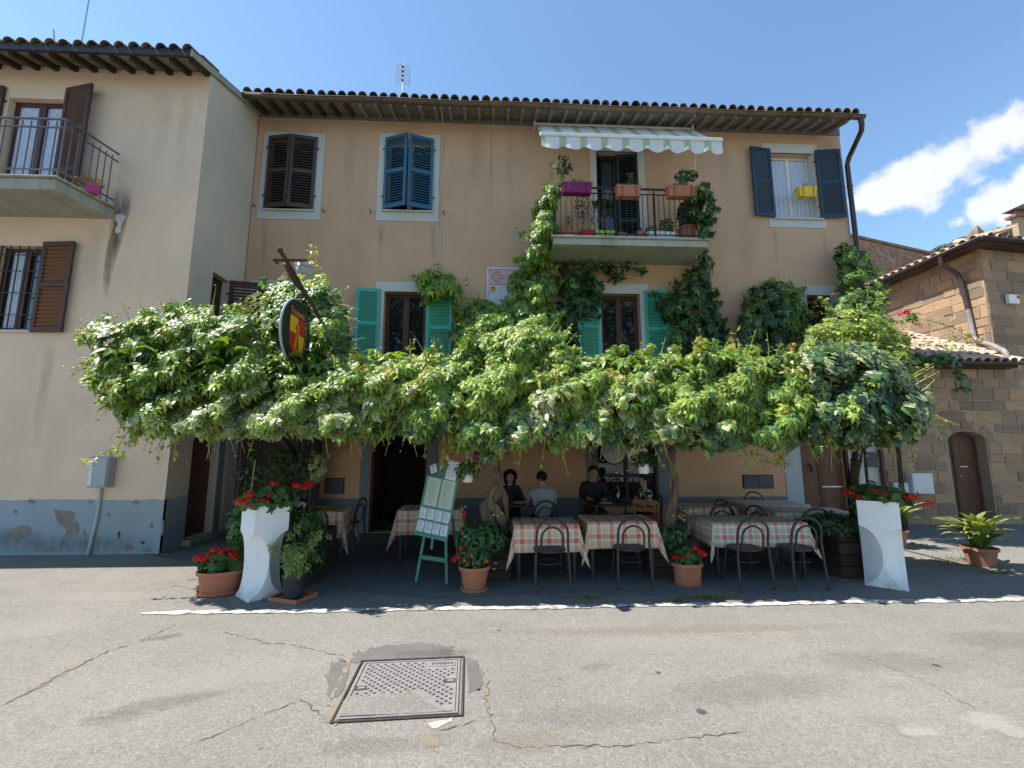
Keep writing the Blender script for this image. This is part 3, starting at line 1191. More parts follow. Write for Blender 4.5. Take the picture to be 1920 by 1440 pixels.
surround(oh, -5.25, -3.88, 6.77, 8.90, holes['brown'])
surround(oh, -2.64, -1.245, 6.79, 8.95, holes['blue'])
surround(oh, 2.27, 3.57, 6.05, 8.86, holes['balcony'], foot=False)
surround(oh, -5.28, -4.10, 3.5, 5.34, holes['hump'])
surround(oh, -2.57, -1.28, 3.5, 5.35, holes['teal'])
surround(oh, 2.24, 3.52, 3.5, 5.40, holes['tealb'])
surround(oh, 7.04, 7.98, 3.5, 5.43, holes['tealc'])
surround(oh, -2.72, -1.12, 0, 2.6, holes['shop'], 'trim_grey', foot=False)
surround(oh, 2.02, 3.80, .55, 2.55, holes['glass'], 'trim_grey')
surround(oh, 6.36, 8.02, 0, 2.6, holes['door'], 'trim_blue', foot=False)
surround(oh, -5.38, -3.55, 0, 2.6, holes['dark'], 'trim_grey', foot=False)
# the navy window only has a lintel, a foot and plastered cheeks
m = MB()
m.bx(6.47, 7.84, YF - .014, YF + .03, 8.77, 9.01)
m.bx(6.49, 7.88, YF - .014, YF + .03, 6.85, 7.05)
m.bx(6.655, 6.675, YF + .004, YF + RD, 7.08, 8.77)
m.bx(7.715, 7.735, YF + .004, YF + RD, 7.08, 8.77)
m.build('surround', 'trim', oh, world=True)
m = MB()
for a, b, z in ((-5.14, -4.02, 6.995), (-2.52, -1.36, 7.035), (6.60, 7.80, 7.075)):
    m = MB()
    m.bx(a, b, YF - .07, YF + .2, z - .035, z + .002)
    m.build('sill', 'trim', oh, world=True, bevel=.006)

# window joinery
h = holes
yw = YF + .17
window_leaf(oh, *h['brown'], yw, 'window_wood')
window_leaf(oh, *h['blue'], yw, 'white_paint')
window_leaf(oh, *h['balcony'], yw, 'green_shutter')
window_leaf(oh, *h['hump'], yw, 'window_wood')
window_leaf(oh, *h['teal'], yw, 'window_wood', fw=.085)
window_leaf(oh, *h['tealb'], yw, 'window_wood', fw=.085)
window_leaf(oh, *h['tealc'], yw, 'window_wood')
nw = window_leaf(oh, 6.68, 7.71, 7.08, 8.77, yw + .02, 'white_paint', fw=.055)
curtain_mesh(nw, 6.74, 7.65, 7.12, 8.70, yw + .03, waves=8, amp=.006)
gw = window_leaf(oh, *h['glass'], yw - .05, 'dark_wood', leaves=2, fw=.05)
m = MB()
m.bx(3.34, 3.50, yw - .07, yw - .058, 1.18, 1.34)
m.build('sticker', 'white_box', gw, world=True)
# little white rail with the yellow planter in front of the navy window
m = MB()
m.bar((6.66, YF + .06, 7.73), (7.73, YF + .06, 7.73), .018)
m.bar((6.66, YF + .06, 7.14), (7.73, YF + .06, 7.14), .012)
for i in range(1, 10):
    x = 6.66 + 1.07 * i / 10
    m.bar((x, YF + .06, 7.14), (x, YF + .06, 7.73), .010)
m.build('window_rail', 'white_paint', oh, world=True)

# shutters
def pair(hole, mat, a_l, a_r, y=YF - .03, z=None, slat=None, rails=(.5,), wl=None, wr=None, left=True, right=True):
    x0, x1, z0, z1 = hole
    if z is not None:
        z0, z1 = z
    w = (x1 - x0) / 2
    if left:
        shutter(oh, (x0, y, z0), wl or w, z1 - z0, a_l, mat, slat, rails, 1)
    if right:
        shutter(oh, (x1, y, z0), wr or w, z1 - z0, a_r, mat, slat, rails, -1)


rad = math.radians
pair((-5.12, -4.04, 7.02, 8.77), 'brown_shutter', -rad(11), rad(10), y=YF - .035, wl=.547, wr=.545)
pair((-2.49, -1.39, 7.06, 8.82), 'blue_shutter', -rad(20), rad(18), y=YF - .035, wl=.572, wr=.565)
pair((2.40, 3.43, 6.07, 8.67), 'green_shutter', rad(38), -rad(7), y=YF + .06, wl=.50, wr=.50, rails=(.35, .68))
shutter(oh, (6.645, YF - .03, 7.09), .53, 1.75, rad(188), 'navy_shutter', None, (.52,), 1)
shutter(oh, (7.765, YF - .03, 7.09), .56, 1.75, rad(172), 'navy_shutter', None, (.52,), -1)
shutter(oh, (-2.46, YF - .03, 3.60), .50, 1.57, rad(190), 'teal_shutter', None, (.50,), 1, .066)
shutter(oh, (-1.44, YF - .03, 3.60), .56, 1.42, rad(176), 'teal_shutter', None, (.50,), -1, .066)
shutter(oh, (2.39, YF - .03, 3.60), .52, 1.57, rad(186), 'teal_shutter', None, (.50,), 1, .066)
shutter(oh, (3.42, YF - .03, 3.60), .53, 1.64, rad(172), 'teal_shutter', None, (.45,), -1, .066)
shutter(oh, (7.83, YF - .03, 3.60), .45, 1.62, rad(165), 'teal_shutter', None, (.50,), -1, .066)

# iron shutter stops beside the upper windows
for x, z in ((-5.52 + .2, 7.07), (-3.80, 6.98), (-2.76, 6.99), (-1.12, 6.99)):
    m = MB()
    m.tube([(x, YF, z), (x, YF - .07, z), (x + .02, YF - .1, z - .03)], .010, 6)
    m.tube([(x - .02, YF - .07, z + .04), (x + .02, YF - .075, z - .06)], .010, 6)
    m.build('shutter_stop', 'rust_iron', oh, world=True)

# ground floor doors
m = MB()
m.bx(6.73, 7.74, YF + .12, YF + .17, .01, 2.45)
d = m.build('door', 'door_wood', oh, world=True)
m = MB()
for a, b in ((6.80, 7.20), (7.27, 7.68)):
    for c, e in ((.14, .55), (.66, 1.62), (1.73, 2.35)):
        for (p, q, r_, s_) in ((a, b, c, c + .025), (a, b, e - .025, e), (a, a + .025, c + .025, e - .025), (b - .025, b, c + .025, e - .025)):
            m.bx(p, q, YF + .105, YF + .122, r_, s_)
m.bx(7.215, 7.255, YF + .10, YF + .122, .02, 2.44)
m.build('panel_moulding', 'door_wood', d, world=True)
m = MB()
m.tube([(6.99, YF + .12, 1.36), (6.99, YF + .05, 1.33), (6.99, YF + .04, 1.24), (6.99, YF + .07, 1.18)], .018, 8)
m.lathe([(.05, 0), (.055, .01), (.05, .02)], (6.99, YF + .10, 1.34), 10, 1, .3)
m.build('knocker', 'iron', d, world=True)
m = MB()
m.bx(7.24, 7.70, YF + .096, YF + .104, .86, .885)
m.build('letter_slot', 'aluminium', d, world=True)
# dark double door behind the plants on the left
m = MB()
m.bx(-5.22, -3.72, YF + .12, YF + .17, .01, 2.45)
d = m.build('door', 'dark_wood', oh, world=True)
m = MB()
for x in (-5.1, -4.72, -4.44, -4.06):
    m.bx(x, x + .28, YF + .10, YF + .122, .25, 2.25)
m.build('door_panel', 'dark_wood', d, world=True)
# open entrance: door leaves folded inwards
m = MB()
m.bx(-1.40, -1.36, YF + .05, YF + .62, .02, 2.42)
m.build('door', 'door_dark', oh, world=True)
m = MB()
m.bx(-2.50, -2.46, YF + .05, YF + .62, .02, 2.42)
m.build('door', 'door_dark', oh, world=True)

# --- balcony
bal = MB()
BX0, BX1, BY0 = 1.24, 4.50, 8.60
bal.bx(BX0, BX1, BY0, YF + .05, 5.86, 6.00)
bal.bx(BX0 - .035, BX1 + .035, BY0 - .035, YF + .02, 6.003, 6.055)
balc = bal.build('balcony', 'concrete', oh, world=True, bevel=.008)
m = MB()
zt = 7.17
for z, t in ((zt, .032), (zt - .12, .02), (6.14, .02)):
    m.bar((BX0 + .06, BY0 + .07, z), (BX1 - .06, BY0 + .07, z), t)
    for x in (BX0 + .06, BX1 - .06):
        m.bar((x, BY0 + .07, z), (x, YF, z), t)
for x in (BX0 + .06, BX1 - .06, 2.35, 3.42):
    m.bar((x, BY0 + .07, 6.055), (x, BY0 + .07, zt), .026)
m.build('railing', 'iron', balc, world=True)
bm_ = MB()
bm_.bar((0, 0, 0), (0, 0, zt - 6.14 - .13), .012)
bme = bpy.data.meshes.new('baluster')
bme.from_pydata(bm_.v, [], bm_.f)
bme.materials.append(M['iron'])
nb = 27
for i in range(1, nb):
    x = BX0 + .06 + (BX1 - BX0 - .12) * i / nb
    inst('baluster', bme, balc, (x, BY0 + .07, 6.14))
for i in range(1, 7):
    for x in (BX0 + .06, BX1 - .06):
        inst('baluster', bme, balc, (x, BY0 + .07 + .85 * i / 7, 6.14))

# --- roof of the ochre house
sl = .28
m = MB()
XE0, XE1 = XL + .02, XR - .15


def roofz(y, y0=8.86, z0=9.275):
    return z0 + sl * (y - y0)


def sheet(mb, pts, th, z=roofz):
    up = [(x, y, z(y)) for x, y in pts]
    dn = [(x, y, z(y) - th) for x, y in pts]
    n = len(pts)
    mb.add(up + dn, [tuple(range(n)), tuple(range(2 * n - 1, n - 1, -1))] + [((i + 1) % n, i, n + i, n + (i + 1) % n) for i in range(n)])


sheet(m, [(XE0, 8.92), (XE1, 8.92), (XE1, 9.95), (6.35, 10.35), (6.1, 12.8), (XE0, 12.8)], .05)  # unseen rear right corner left out so sun passes to the lean-to
roof = m.build('roof', 'eave_wood_grey', oh, world=True)
tm = tile_mesh('tile_dark')
nt_ = 62
for i in range(nt_):
    x = XE0 + .10 + (XE1 - XE0 - .16) * i / (nt_ - 1)
    for rrow in range(2):
        y = 8.80 + rrow * .34
        inst('tile', tm, roof, (x + R.uniform(-.012, .012), y + R.uniform(-.015, .015), roofz(y) + .005 + .014 * rrow + R.uniform(0, .012)),
             (math.atan(sl) + R.uniform(-.02, .02), 0, R.uniform(-.04, .04)), (1.0 + R.uniform(-.06, .06), 1, 1.0 + R.uniform(-.1, .1)))
m = MB()
for i in range(nt_ - 1):
    x = XE0 + .10 + (XE1 - XE0 - .16) * (i + .5) / (nt_ - 1)
    m.add([(x - .08, 8.83, roofz(8.83) + .02), (x, 8.83, roofz(8.83) - .02), (x + .08, 8.83, roofz(8.83) + .02), (x - .08, 9.9, roofz(9.9) + .02), (x, 9.9, roofz(9.9) - .02), (x + .08, 9.9, roofz(9.9) + .02)], [(0, 1, 4, 3), (1, 2, 5, 4)])
stuff(m.build('pan_tile', 'tile_dark', roof, world=True))
# rafter tails: the first ones bare wood, the rest painted grey
rm = {}
for mat in ('rafter', 'eave_wood_grey'):
    q = MB()
    q.bx(-.035, .035, 0, .72, -.09, 0)
    me = bpy.data.meshes.new('rafter')
    me.from_pydata(q.v, [], q.f)
    me.materials.append(M[mat])
    rm[mat] = me
n = 42
for i in range(n):
    x = XE0 + .15 + (XE1 - XE0 - .3) * i / (n - 1)
    inst('rafter', rm['rafter' if x < -3.0 else 'eave_wood_grey'], roof, (x, 8.95, roofz(8.95) - .052), (math.atan(sl), 0, 0))
# gutter: half round trough on brackets
m = MB()
gz, gr = 9.195, .072
prof = [(-math.cos(a) * gr, -math.sin(a) * gr) for a in [PI * i / 8 for i in range(9)]]
xs = np.linspace(XE0, XR - .02, 30)
vs, fs = [], []
for x in xs:
    dz = .012 * math.sin(x * 1.9)
    for (py_, pz_) in prof:
        vs.append((x, 8.815 + py_, gz + pz_ + dz))
for i in range(29):
    for j in range(8):
        fs.append((i * 9 + j, i * 9 + j + 1, (i + 1) * 9 + j + 1, (i + 1) * 9 + j))
m.add(vs, fs, 0, True)
m.tube([(x, 8.74, gz + .012 * math.sin(x * 1.9)) for x in xs], .010, 6)
m.add([(XR - .02, 8.815 + a, gz + b) for a, b in prof], [tuple(range(9))])
gut = m.build('gutter', 'gutter', oh, world=True, smooth=True)
mod = gut.modifiers.new('shell', 'SOLIDIFY')
mod.thickness = .004
for i in range(12):
    x = XE0 + .6 + i * 1.17
    m = MB()
    m.tube([(x, 8.735, gz + .01)] + [(x, 8.815 + math.cos(PI + a) * (gr + .006), gz + math.sin(PI + a) * (gr + .006)) for a in [PI * j / 6 for j in range(7)]], .009, 5)
    m.build('gutter_bracket', 'rust_iron', gut, world=True)
# downpipe with swan neck
m = MB()
dpx = XR + .10
m.tube([(dpx - .20, 8.815, 9.14), (dpx - .19, 8.815, 9.00), (dpx - .15, 8.88, 8.90), (dpx - .06, 9.25, 8.72), (dpx - .04, 9.42, 8.60), (dpx - .05, YF - .07, 8.45), (dpx - .05, YF - .07, 2.6), (dpx - .05, YF - .07, .1)], .055, 10)
dp = m.build('downpipe', 'pipe', oh, world=True)
for z in (7.9, 5.6, 3.2, 1.2):
    m = MB()
    m.lathe([(.062, -.015), (.066, 0), (.062, .015)], (dpx - .05, YF - .07, z), 12)
    m.build('pipe_clip', 'rust_iron', dp, world=True)
# cables on the facade
m = MB()
m.tube([(-1.17, 8.9, 9.2), (-1.17, YF - .03, 9.1), (-1.19, YF - .015, 8.3), (-1.26, YF - .015, 7.8), (-1.19, YF - .012, 6.8), (-1.14, YF - .012, 5.3)], .009, 5)
m.tube([(1.05, YF - .012, 1.95), (1.05, YF - .012, .7)], .010, 5)
m.build('cable', 'wire_white', oh, world=True)

# hatches and boxes on the ground floor wall
def hatch(name, label, x0, x1, z0, z1, doors, mat):
    t = thing(name, label, 'hatch', ((x0 + x1) / 2, YF, z0))
    m = MB()
    m.bx(x0, x1, YF - .018, YF + .02, z0, z1)
    m.build('frame', 'dark_wood', t, world=True, bevel=.004)
    w = (x1 - x0 - .03) / doors
    for i in range(doors):
        m = MB()
        a = x0 + .015 + w * i
        m.bx(a + .006, a + w - .006, YF - .028, YF - .016, z0 + .015, z1 - .015)
        dd = m.build('door', mat, t, world=True, bevel=.003)
        m = MB()
        m.lathe([(.014, 0), (.014, .006)], (a + w * .5, YF - .030, z1 - .05), 8, 1, .4)
        m.build('lock', 'iron', dd, world=True)
    return t


hatch('meter_hatch', 'dark two door meter hatch in the ochre wall left of the brown door', 5.40, 6.08, .85, 1.14, 2, 'dark_box')
hatch('meter_hatch', 'dark single door meter hatch beside the restaurant entrance', -3.42, -3.03, .78, 1.10, 1, 'dark_box')
m = MB()
m.bx(8.16, 8.44, YF - .10, YF, 1.30, 1.62)
tag(m.build('letter_box', 'dark_box', bevel=.01), 'dark grey box on the pale wall right of the brown door', 'box')
m = MB()
m.bx(8.03, 8.50, YF - .010, YF + .02, 0.05, 2.8)
pp = m.build('wall_panel', 'trim', oh, world=True)

# --- awning
aw = thing('awning', 'green and white striped awning with scalloped valance above the balcony', 'awning', (2.9, 9.5, 9.2))
ax0, ax1 = .99, 4.83
uvs = []


def uv_build(name, vs, fs, uvv, mat, parent, smooth=True):
    me = bpy.data.meshes.new(name)
    off = LOC[parent.name] if parent is not None else Vector((0, 0, 0))
    me.from_pydata([tuple(Vector(v) - off) for v in vs], [], fs)
    o = link(name, me, mat, parent, True)
    ul = me.uv_layers.new(name='UVMap')
    for lp in me.loops:
        ul.data[lp.index].uv = uvv[lp.vertex_index]
    me.polygons.foreach_set('use_smooth', [smooth] * len(me.polygons))
    me.update()
    return o


vs, fs, uvv = [], [], []
nx_, ny_ = 60, 8
for j in range(ny_ + 1):
    t = j / ny_
    for i in range(nx_ + 1):
        u = i / nx_
        x = ax0 + (ax1 - .08 - ax0) * u - .0 * t
        y = 9.47 + (8.43 - 9.47) * t
        z = 9.26 + (8.20 - 9.26) * t - .03 * math.sin(PI * t) + .006 * math.sin(u * 40)
        vs.append((x, y, z))
        uvv.append((x, t))
for j in range(ny_):
    for i in range(nx_):
        a = j * (nx_ + 1) + i
        fs.append((a, a + 1, a + nx_ + 2, a + nx_ + 1))
uv_build('fabric', vs, fs, uvv, 'awning', aw)
vs, fs, uvv = [], [], []
nx_ = 180
for i in range(nx_ + 1):
    x = ax0 + (ax1 - ax0) * i / nx_
    for j in range(5):
        t = j / 4
        sc = .075 * abs(math.sin(PI * (x - ax0) / .44)) ** 1.0
        z = 8.145 - t * (.235 + sc)
        y = 8.395 - .02 * t + .022 * t * math.sin(x * 15)
        vs.append((x, y, z))
        uvv.append((x, t))
for i in range(nx_):
    for j in range(4):
        a = i * 5 + j
        fs.append((a, a + 1, a + 6, a + 5))
uv_build('valance', vs, fs, uvv, 'awning', aw)
m = MB()
m.bx(ax0 - .03, ax1 + .02, 8.365, 8.435, 8.135, 8.215)
m.build('front_bar', 'white_paint', aw, world=True, bevel=.01)
m = MB()
m.tube([(ax0 - .02, 9.47, 9.26), (ax1 - .1, 9.47, 9.26)], .04, 10)
m.build('roller', 'white_paint', aw, world=True)
for x in (ax0 - .03, ax1 - .09):
    m = MB()
    m.bx(x - .02, x + .02, 9.40, YF, 9.16, 9.34)
    m.build('bracket', 'white_paint', aw, world=True)
for x, k in ((ax0 + .12, 1), (ax1 - .25, -1)):
    m = MB()
    m.tube([(x, 9.44, 9.18), (x + k * .55, 8.95, 8.66), (x + k * .1, 8.44, 8.17)], .022, 8)
    m.build('folding_arm', 'white_paint', aw, world=True)
m = MB()
m.tube([(4.36, 8.60, 8.05), (4.42, 8.9, 7.3)], .008, 5)
m.build('crank_rod', 'white_paint', aw, world=True)

# --- tiled plaque
pl = thing('ceramic_plaque', 'pale ceramic wall plaque with pink diamond panel and a small orange shield', 'plaque', (.27, YF, 4.9))
px0, px1, pz0, pz1 = -.13, .62, 4.80, 5.72
m = MB()
for (a, b, c, d) in ((px0, px1, pz1 - .045, pz1), (px0, px1, pz0, pz0 + .045), (px0, px0 + .045, pz0 + .045, pz1 - .045), (px1 - .045, px1, pz0 + .045, pz1 - .045)):
    m.bx(a, b, YF - .045, YF + .01, c, d)
M['plaque_frame'] = simple('blue_white_glaze', (.56, .60, .72), .1, 6, .4, .4)
M['plaque_pink'] = simple('pink_glaze', (.58, .40, .38), .12, 5, .5, .3)
M['plaque_pale'] = simple('pale_blue_glaze', (.50, .56, .62), .1, 5, .5, .3)
M['plaque_line'] = simple('rose_line_glaze', (.36, .19, .20), .15, 9, .5)
m.build('frame', 'plaque_frame', pl, world=True, bevel=.006)
m = MB()
m.bx(px0 + .045, px1 - .045, YF - .025, YF + .01, 5.31, pz1 - .045)
m.build('pink_panel', 'plaque_pink', pl, world=True)
m = MB()
m.bx(px0 + .045, px1 - .045, YF - .024, YF + .01, pz0 + .045, 5.31)
m.build('lower_panel', 'plaque_pale', pl, world=True)
m = MB()
cx, cz = .10, 5.50


def ring_poly(m, pts, w, y):
    for a, b in zip(pts, pts[1:] + pts[:1]):
        m.bar((a[0], y, a[1]), (b[0], y, b[1]), .006, w, up=(0, 1, 0))


for r_ in (.15, .115):
    ring_poly(m, [(cx, cz - r_), (cx + r_, cz), (cx, cz + r_), (cx - r_, cz)], .012, YF - .028)
ring_poly(m, [(cx + .045 * math.cos(a), cz + .045 * math.sin(a)) for a in np.linspace(0, 2 * PI, 13)[:-1]], .008, YF - .028)
m.bar((px0 + .05, YF - .028, 5.325), (px1 - .05, YF - .028, 5.325), .006, .012)
m.bar((.20, YF - .028, 5.27), (.15, YF - .028, 5.13), .006, .008, up=(0, 1, 0))
m.build('line_drawing', 'plaque_line', pl, world=True)
m = MB()
m.prism([(-.05, 5.27), (.055, 5.27), (.055, 5.19), (.0, 5.13), (-.05, 5.19)], YF - .034, YF - .022)
sh = m.build('shield', 'sign_orange', pl, world=True)
m = MB()
m.prism([(.0, 5.265), (.05, 5.265), (.05, 5.22), (.0, 5.22)], YF - .037, YF - .033)
m.build('shield_field', 'sign_red', sh, world=True)

# --- aerials
def aerial(label, p, h, kind):
    t = thing('roof_aerial', label, 'aerial', p)
    m = MB()
    m.tube([(0, 0, 0), kind == 'lean' and (-.35, 0, h) or (.03, 0, h)], .016, 6)
    m.build('mast', 'aluminium', t)
    if kind == 'grid':
        m = MB()
        for i in range(11):
            z = h - .02 - i * .065
            m.tube([(-.20, .02 * 0, z), (.22, 0, z - .02)], .0075, 4)
        for x in (-.20, .22):
            m.tube([(x, 0, h), (x, 0, h - .72)], .009, 4)
        m.build('grid', 'aluminium', t)
        m = MB()
        for i in range(4):
            m.bx(-.012, .04, -.06, .02, h - .12 - i * .15, h - .095 - i * .15)
        m.build('dipole', 'iron', t)
    return t


q = fp(752, 200, 12.0)
aerial('grid panel aerial on a mast above the ochre house roof', (q.x, 12.0, 10.2), fp(752, 120, 12.0).z - 10.2, 'grid')
q = fp(150, 90, 9.3)
aerial('tall bare aerial mast on the cream house roof', (q.x, 9.3, 9.35), 2.9, 'mast')
q = fp(125, 90, 9.3)
aerial('short leaning aerial rod on the cream house roof', (q.x, 9.3, 9.35), 1.75, 'lean')

# ------------------------------------------------------------------ the cream house on the left
YL = 7.85
XC = -5.42
ch = thing('cream_house', 'cream plastered house with a blue grey dado and a concrete balcony', 'house', (-9, YL, 0))
LT = 9.05
slL = .30


def lz(y):
    return 8.735 + slL * (y - 7.32)


hl = {'french': (-9.0, -7.98, 6.02, 8.16), 'low': (-8.75, -7.93, 3.72, 5.26)}
m = MB()
wall_holes(m, -16, XC, 0, lz(YL) - .06, list(hl.values()), YL, .2)
# flank facing the street corner, with a small window and a doorway
zs0 = lz(YL) - .06
ys = [YL, 8.42, 8.50, 9.06, 9.22, YF + .2]
wz = (4.10, 5.10)
dz = (.10, 2.30)


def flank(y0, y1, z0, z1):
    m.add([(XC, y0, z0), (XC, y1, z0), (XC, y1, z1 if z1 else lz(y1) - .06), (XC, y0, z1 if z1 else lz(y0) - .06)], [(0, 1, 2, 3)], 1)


flank(YL, 8.42, 0, None)
flank(8.42, 8.50, dz[1], None)
flank(8.50, 9.06, dz[1], wz[0])
flank(8.50, 9.06, wz[1], None)
flank(9.06, 9.22, dz[1], None)
flank(9.22, YF + .2, 0, None)
m.add([(XC, 8.42, 0), (XC, 9.22, 0), (XC, 9.22, dz[0]), (XC, 8.42, dz[0])], [(0, 1, 2, 3)], 1)
for (a, b, c, d) in ((8.50, 9.06, *wz), (8.42, 9.22, *dz)):
    q = XC - .22
    m.add([(XC, a, c), (XC, a, d), (q, a, d), (q, a, c)], [(0, 1, 2, 3)], 1)
    m.add([(XC, b, c), (q, b, c), (q, b, d), (XC, b, d)], [(0, 1, 2, 3)], 1)
    m.add([(XC, a, d), (XC, b, d), (q, b, d), (q, a, d)], [(0, 1, 2, 3)], 1)
    m.add([(XC, a, c), (q, a, c), (q, b, c), (XC, b, c)], [(0, 1, 2, 3)], 1)
m.add([(-16, YL, 0), (-16, YL, lz(YL) - .06), (-16, 14, lz(14) - .06), (-16, 14, 0)], [(0, 1, 2, 3)])
m.add([(-16, 14, 0), (-16, 14, lz(14) - .06), (XC, 14, lz(14) - .06), (XC, 14, 0)], [(0, 1, 2, 3)])
m.add([(XC, YF + .2, 9.3), (XC, 14, 9.6), (XC, 14, lz(14) - .06), (XC, YF + .2, lz(YF + .2) - .06)], [(0, 1, 2, 3)], 1)
m.build('wall', ['cream', 'cream_side'], ch, world=True)
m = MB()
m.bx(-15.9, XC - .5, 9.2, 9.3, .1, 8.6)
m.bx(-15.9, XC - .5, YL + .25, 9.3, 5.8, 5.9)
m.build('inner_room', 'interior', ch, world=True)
# dado with flaked paint
m = MB()
rd_ = random.Random(4)
dt = [(-16, .86)] + [(-16 + i * .07, .86 + rd_.gauss(0, .006) + .008 * math.sin(i * .21)) for i in range(1, 151)] + [(XC + .006, .86)]
m.prism([(-16, 0)] + dt + [(XC + .006, 0)], YL - .008, YL + .05)
m.add([(XC + .006, YL - .008, 0), (XC + .006, 8.42, 0), (XC + .006, 8.42, .88), (XC + .006, YL - .008, .86)], [(0, 1, 2, 3)])
m.build('dado', 'dado_blue', ch, world=True)


def wall_patch(pts, mat, y, seed, amp=.012, parent=ch, name='flaked_patch'):
    P = [fp(a, b, YL) for a, b in pts]
    pl_ = wobble([(p.x, p.z) for p in P], amp, 5, seed)
    m = MB()
    m.prism(pl_, y - .003, y + .001)
    return m.build(name, mat, parent, world=True)


wall_patch([(102, 955), (122, 957), (140, 960), (140, 970), (149, 985), (147, 1003), (130, 1008), (122, 1005), (127, 993), (108, 980)], 'bare', YL - .009, 1)
wall_patch([(15, 1000), (30, 988), (50, 984), (62, 995), (45, 1010), (25, 1015)], 'bare', YL - .009, 2)
wall_patch([(302, 973), (308, 975), (307, 1000), (301, 1006), (304, 985)], 'bare', YL - .009, 3, .006)
for i_, (a_, b_, w_, h_) in enumerate(((60, 940, 9, 4), (170, 941, 6, 3), (255, 942, 8, 5), (90, 1028, 14, 6), (240, 1026, 12, 6), (160, 1000, 4, 6), (285, 985, 4, 5), (30, 960, 5, 4), (205, 965, 3, 3), (275, 1030, 10, 5))):
    wall_patch([(a_ - w_, b_), (a_ - w_ * .3, b_ - h_), (a_ + w_ * .7, b_ - h_ * .6), (a_ + w_, b_ + h_ * .4), (a_, b_ + h_)], 'bare', YL - .009, 20 + i_, .008)
wall_patch([(264, 1014), (271, 1015), (272, 1020), (266, 1019)], 'dark_wood', YL - .009, 4, .004)
wall_patch([(222, 996), (226, 997), (225, 1009), (222, 1008)], 'dark_wood', YL - .009, 5, .004)
wall_patch([(218, 402), (232, 402), (236, 408), (228, 420), (226, 436), (218, 438), (216, 430), (222, 420), (216, 412)], 'trim', YL - .002, 6, .008)


def m_streak():
    k = N('black_water_streak')
    s = k.sep()
    v = k.noise(5, 6, .7, stretch=(2.2, 1, .35))
    k.fin((.10, .092, .075), .95, .1)
    e = k.n('ShaderNodeAttribute')
    e.attribute_name = 'fade'
    a = k.math('MULTIPLY', e.outputs['Fac'], k.rng(v, .25, .65), True)
    k.put(k.b.inputs['Alpha'], a)
    return k.m


M['streak'] = m_streak()


def streak(pts_c, parent, y, w0, w1, amt=1.0, name='water_stain'):
    """a dirty run of water on plaster: a thin film on the wall, faded out to its rim"""
    vs, fs, fd = [], [], []
    n = len(pts_c)
    K = 8
    for i, (x, z) in enumerate(pts_c):
        t = i / (n - 1)
        w = w0 + (w1 - w0) * t
        for j in range(K + 1):
            u = j / K * 2 - 1
            vs.append((x + u * w, y, z))
            fd.append(amt * (1 - u * u) * math.sin(PI * t ** .7) ** .8)
    for i in range(n - 1):
        for j in range(K):
            a = i * (K + 1) + j
            fs.append((a, a + 1, a + K + 2, a + K + 1))
    m = MB()
    m.add(vs, fs)
    o = m.build(name, 'streak', parent, world=True)
    at = o.data.attributes.new('fade', 'FLOAT', 'POINT')
    at.data.foreach_set('value', fd)
    return o


def pz(px, py, Y=YL):
    p = fp(px, py, Y)
    return (p.x, p.z)


streak([pz(232, 350), pz(228, 385), pz(222, 420), pz(215, 455), pz(206, 490), pz(200, 530), pz(197, 570)], ch, YL - .0025, .22, .05, .95)
streak([pz(30, 985), pz(30, 1000), pz(32, 1015), pz(30, 1040)], ch, YL - .0105, .45, .5, .35)
streak([pz(430, 1020), pz(20, 1035)][:0] or [(-6.9, .35), (-6.9, .2), (-6.9, .08), (-6.9, .0)], ch, YL - .0105, 1.5, 1.5, .45)

# rain runs on the ochre front: below sills, eaves and the balcony ends
rs_ = random.Random(77)
for x, z0, z1, w, am in ((-5.05, 6.76, 5.5, .07, .5), (-4.1, 6.76, 5.9, .06, .4), (-2.5, 6.78, 5.6, .07, .5), (-1.35, 6.78, 5.7, .06, .45), (6.6, 6.84, 5.9, .07, .45), (7.8, 6.84, 5.8, .06, .4),
                         (1.15, 6.0, 4.6, .10, .4), (4.62, 6.0, 4.9, .10, .4), (-3.3, 9.26, 7.2, .16, .30), (-.4, 9.26, 7.6, .2, .26), (.4, 9.26, 7.0, .12, .26), (5.5, 9.26, 7.3, .2, .26), (-.05, 9.26, 6.2, .05, .4), (8.2, 9.26, 7.9, .12, .35),
                         (5.9, 7.4, 5.5, .2, .2), (-3.2, 6.6, 4.2, .3, .18), (5.2, 4.9, 3.4, .3, .2), (4.9, .95, .7, .4, .3), (-.3, 1.6, .7, .25, .3)):
    streak([(x + rs_.uniform(-.004, .004) * k, z0 + (z1 - z0) * k / 7) for k in range(8)], oh, YF - .0028, w * 1.3, w * rs_.uniform(.6, 1.2), am * .42)
for x, z0, z1, w, am in ((-6.2, 8.5, 6.8, .18, .25), (-7.1, 5.7, 4.4, .16, .3), (-5.8, 8.6, 6.2, .12, .22), (-5.6, 3.5, 1.0, .10, .25), (-7.6, 3.6, 1.6, .10, .35), (-8.8, 3.6, 2.2, .12, .35)):
    streak([(x + rs_.uniform(-.004, .004) * k, z0 + (z1 - z0) * k / 7) for k in range(8)], ch, YL - .0028, w * 1.3, w * .8, am * .5)

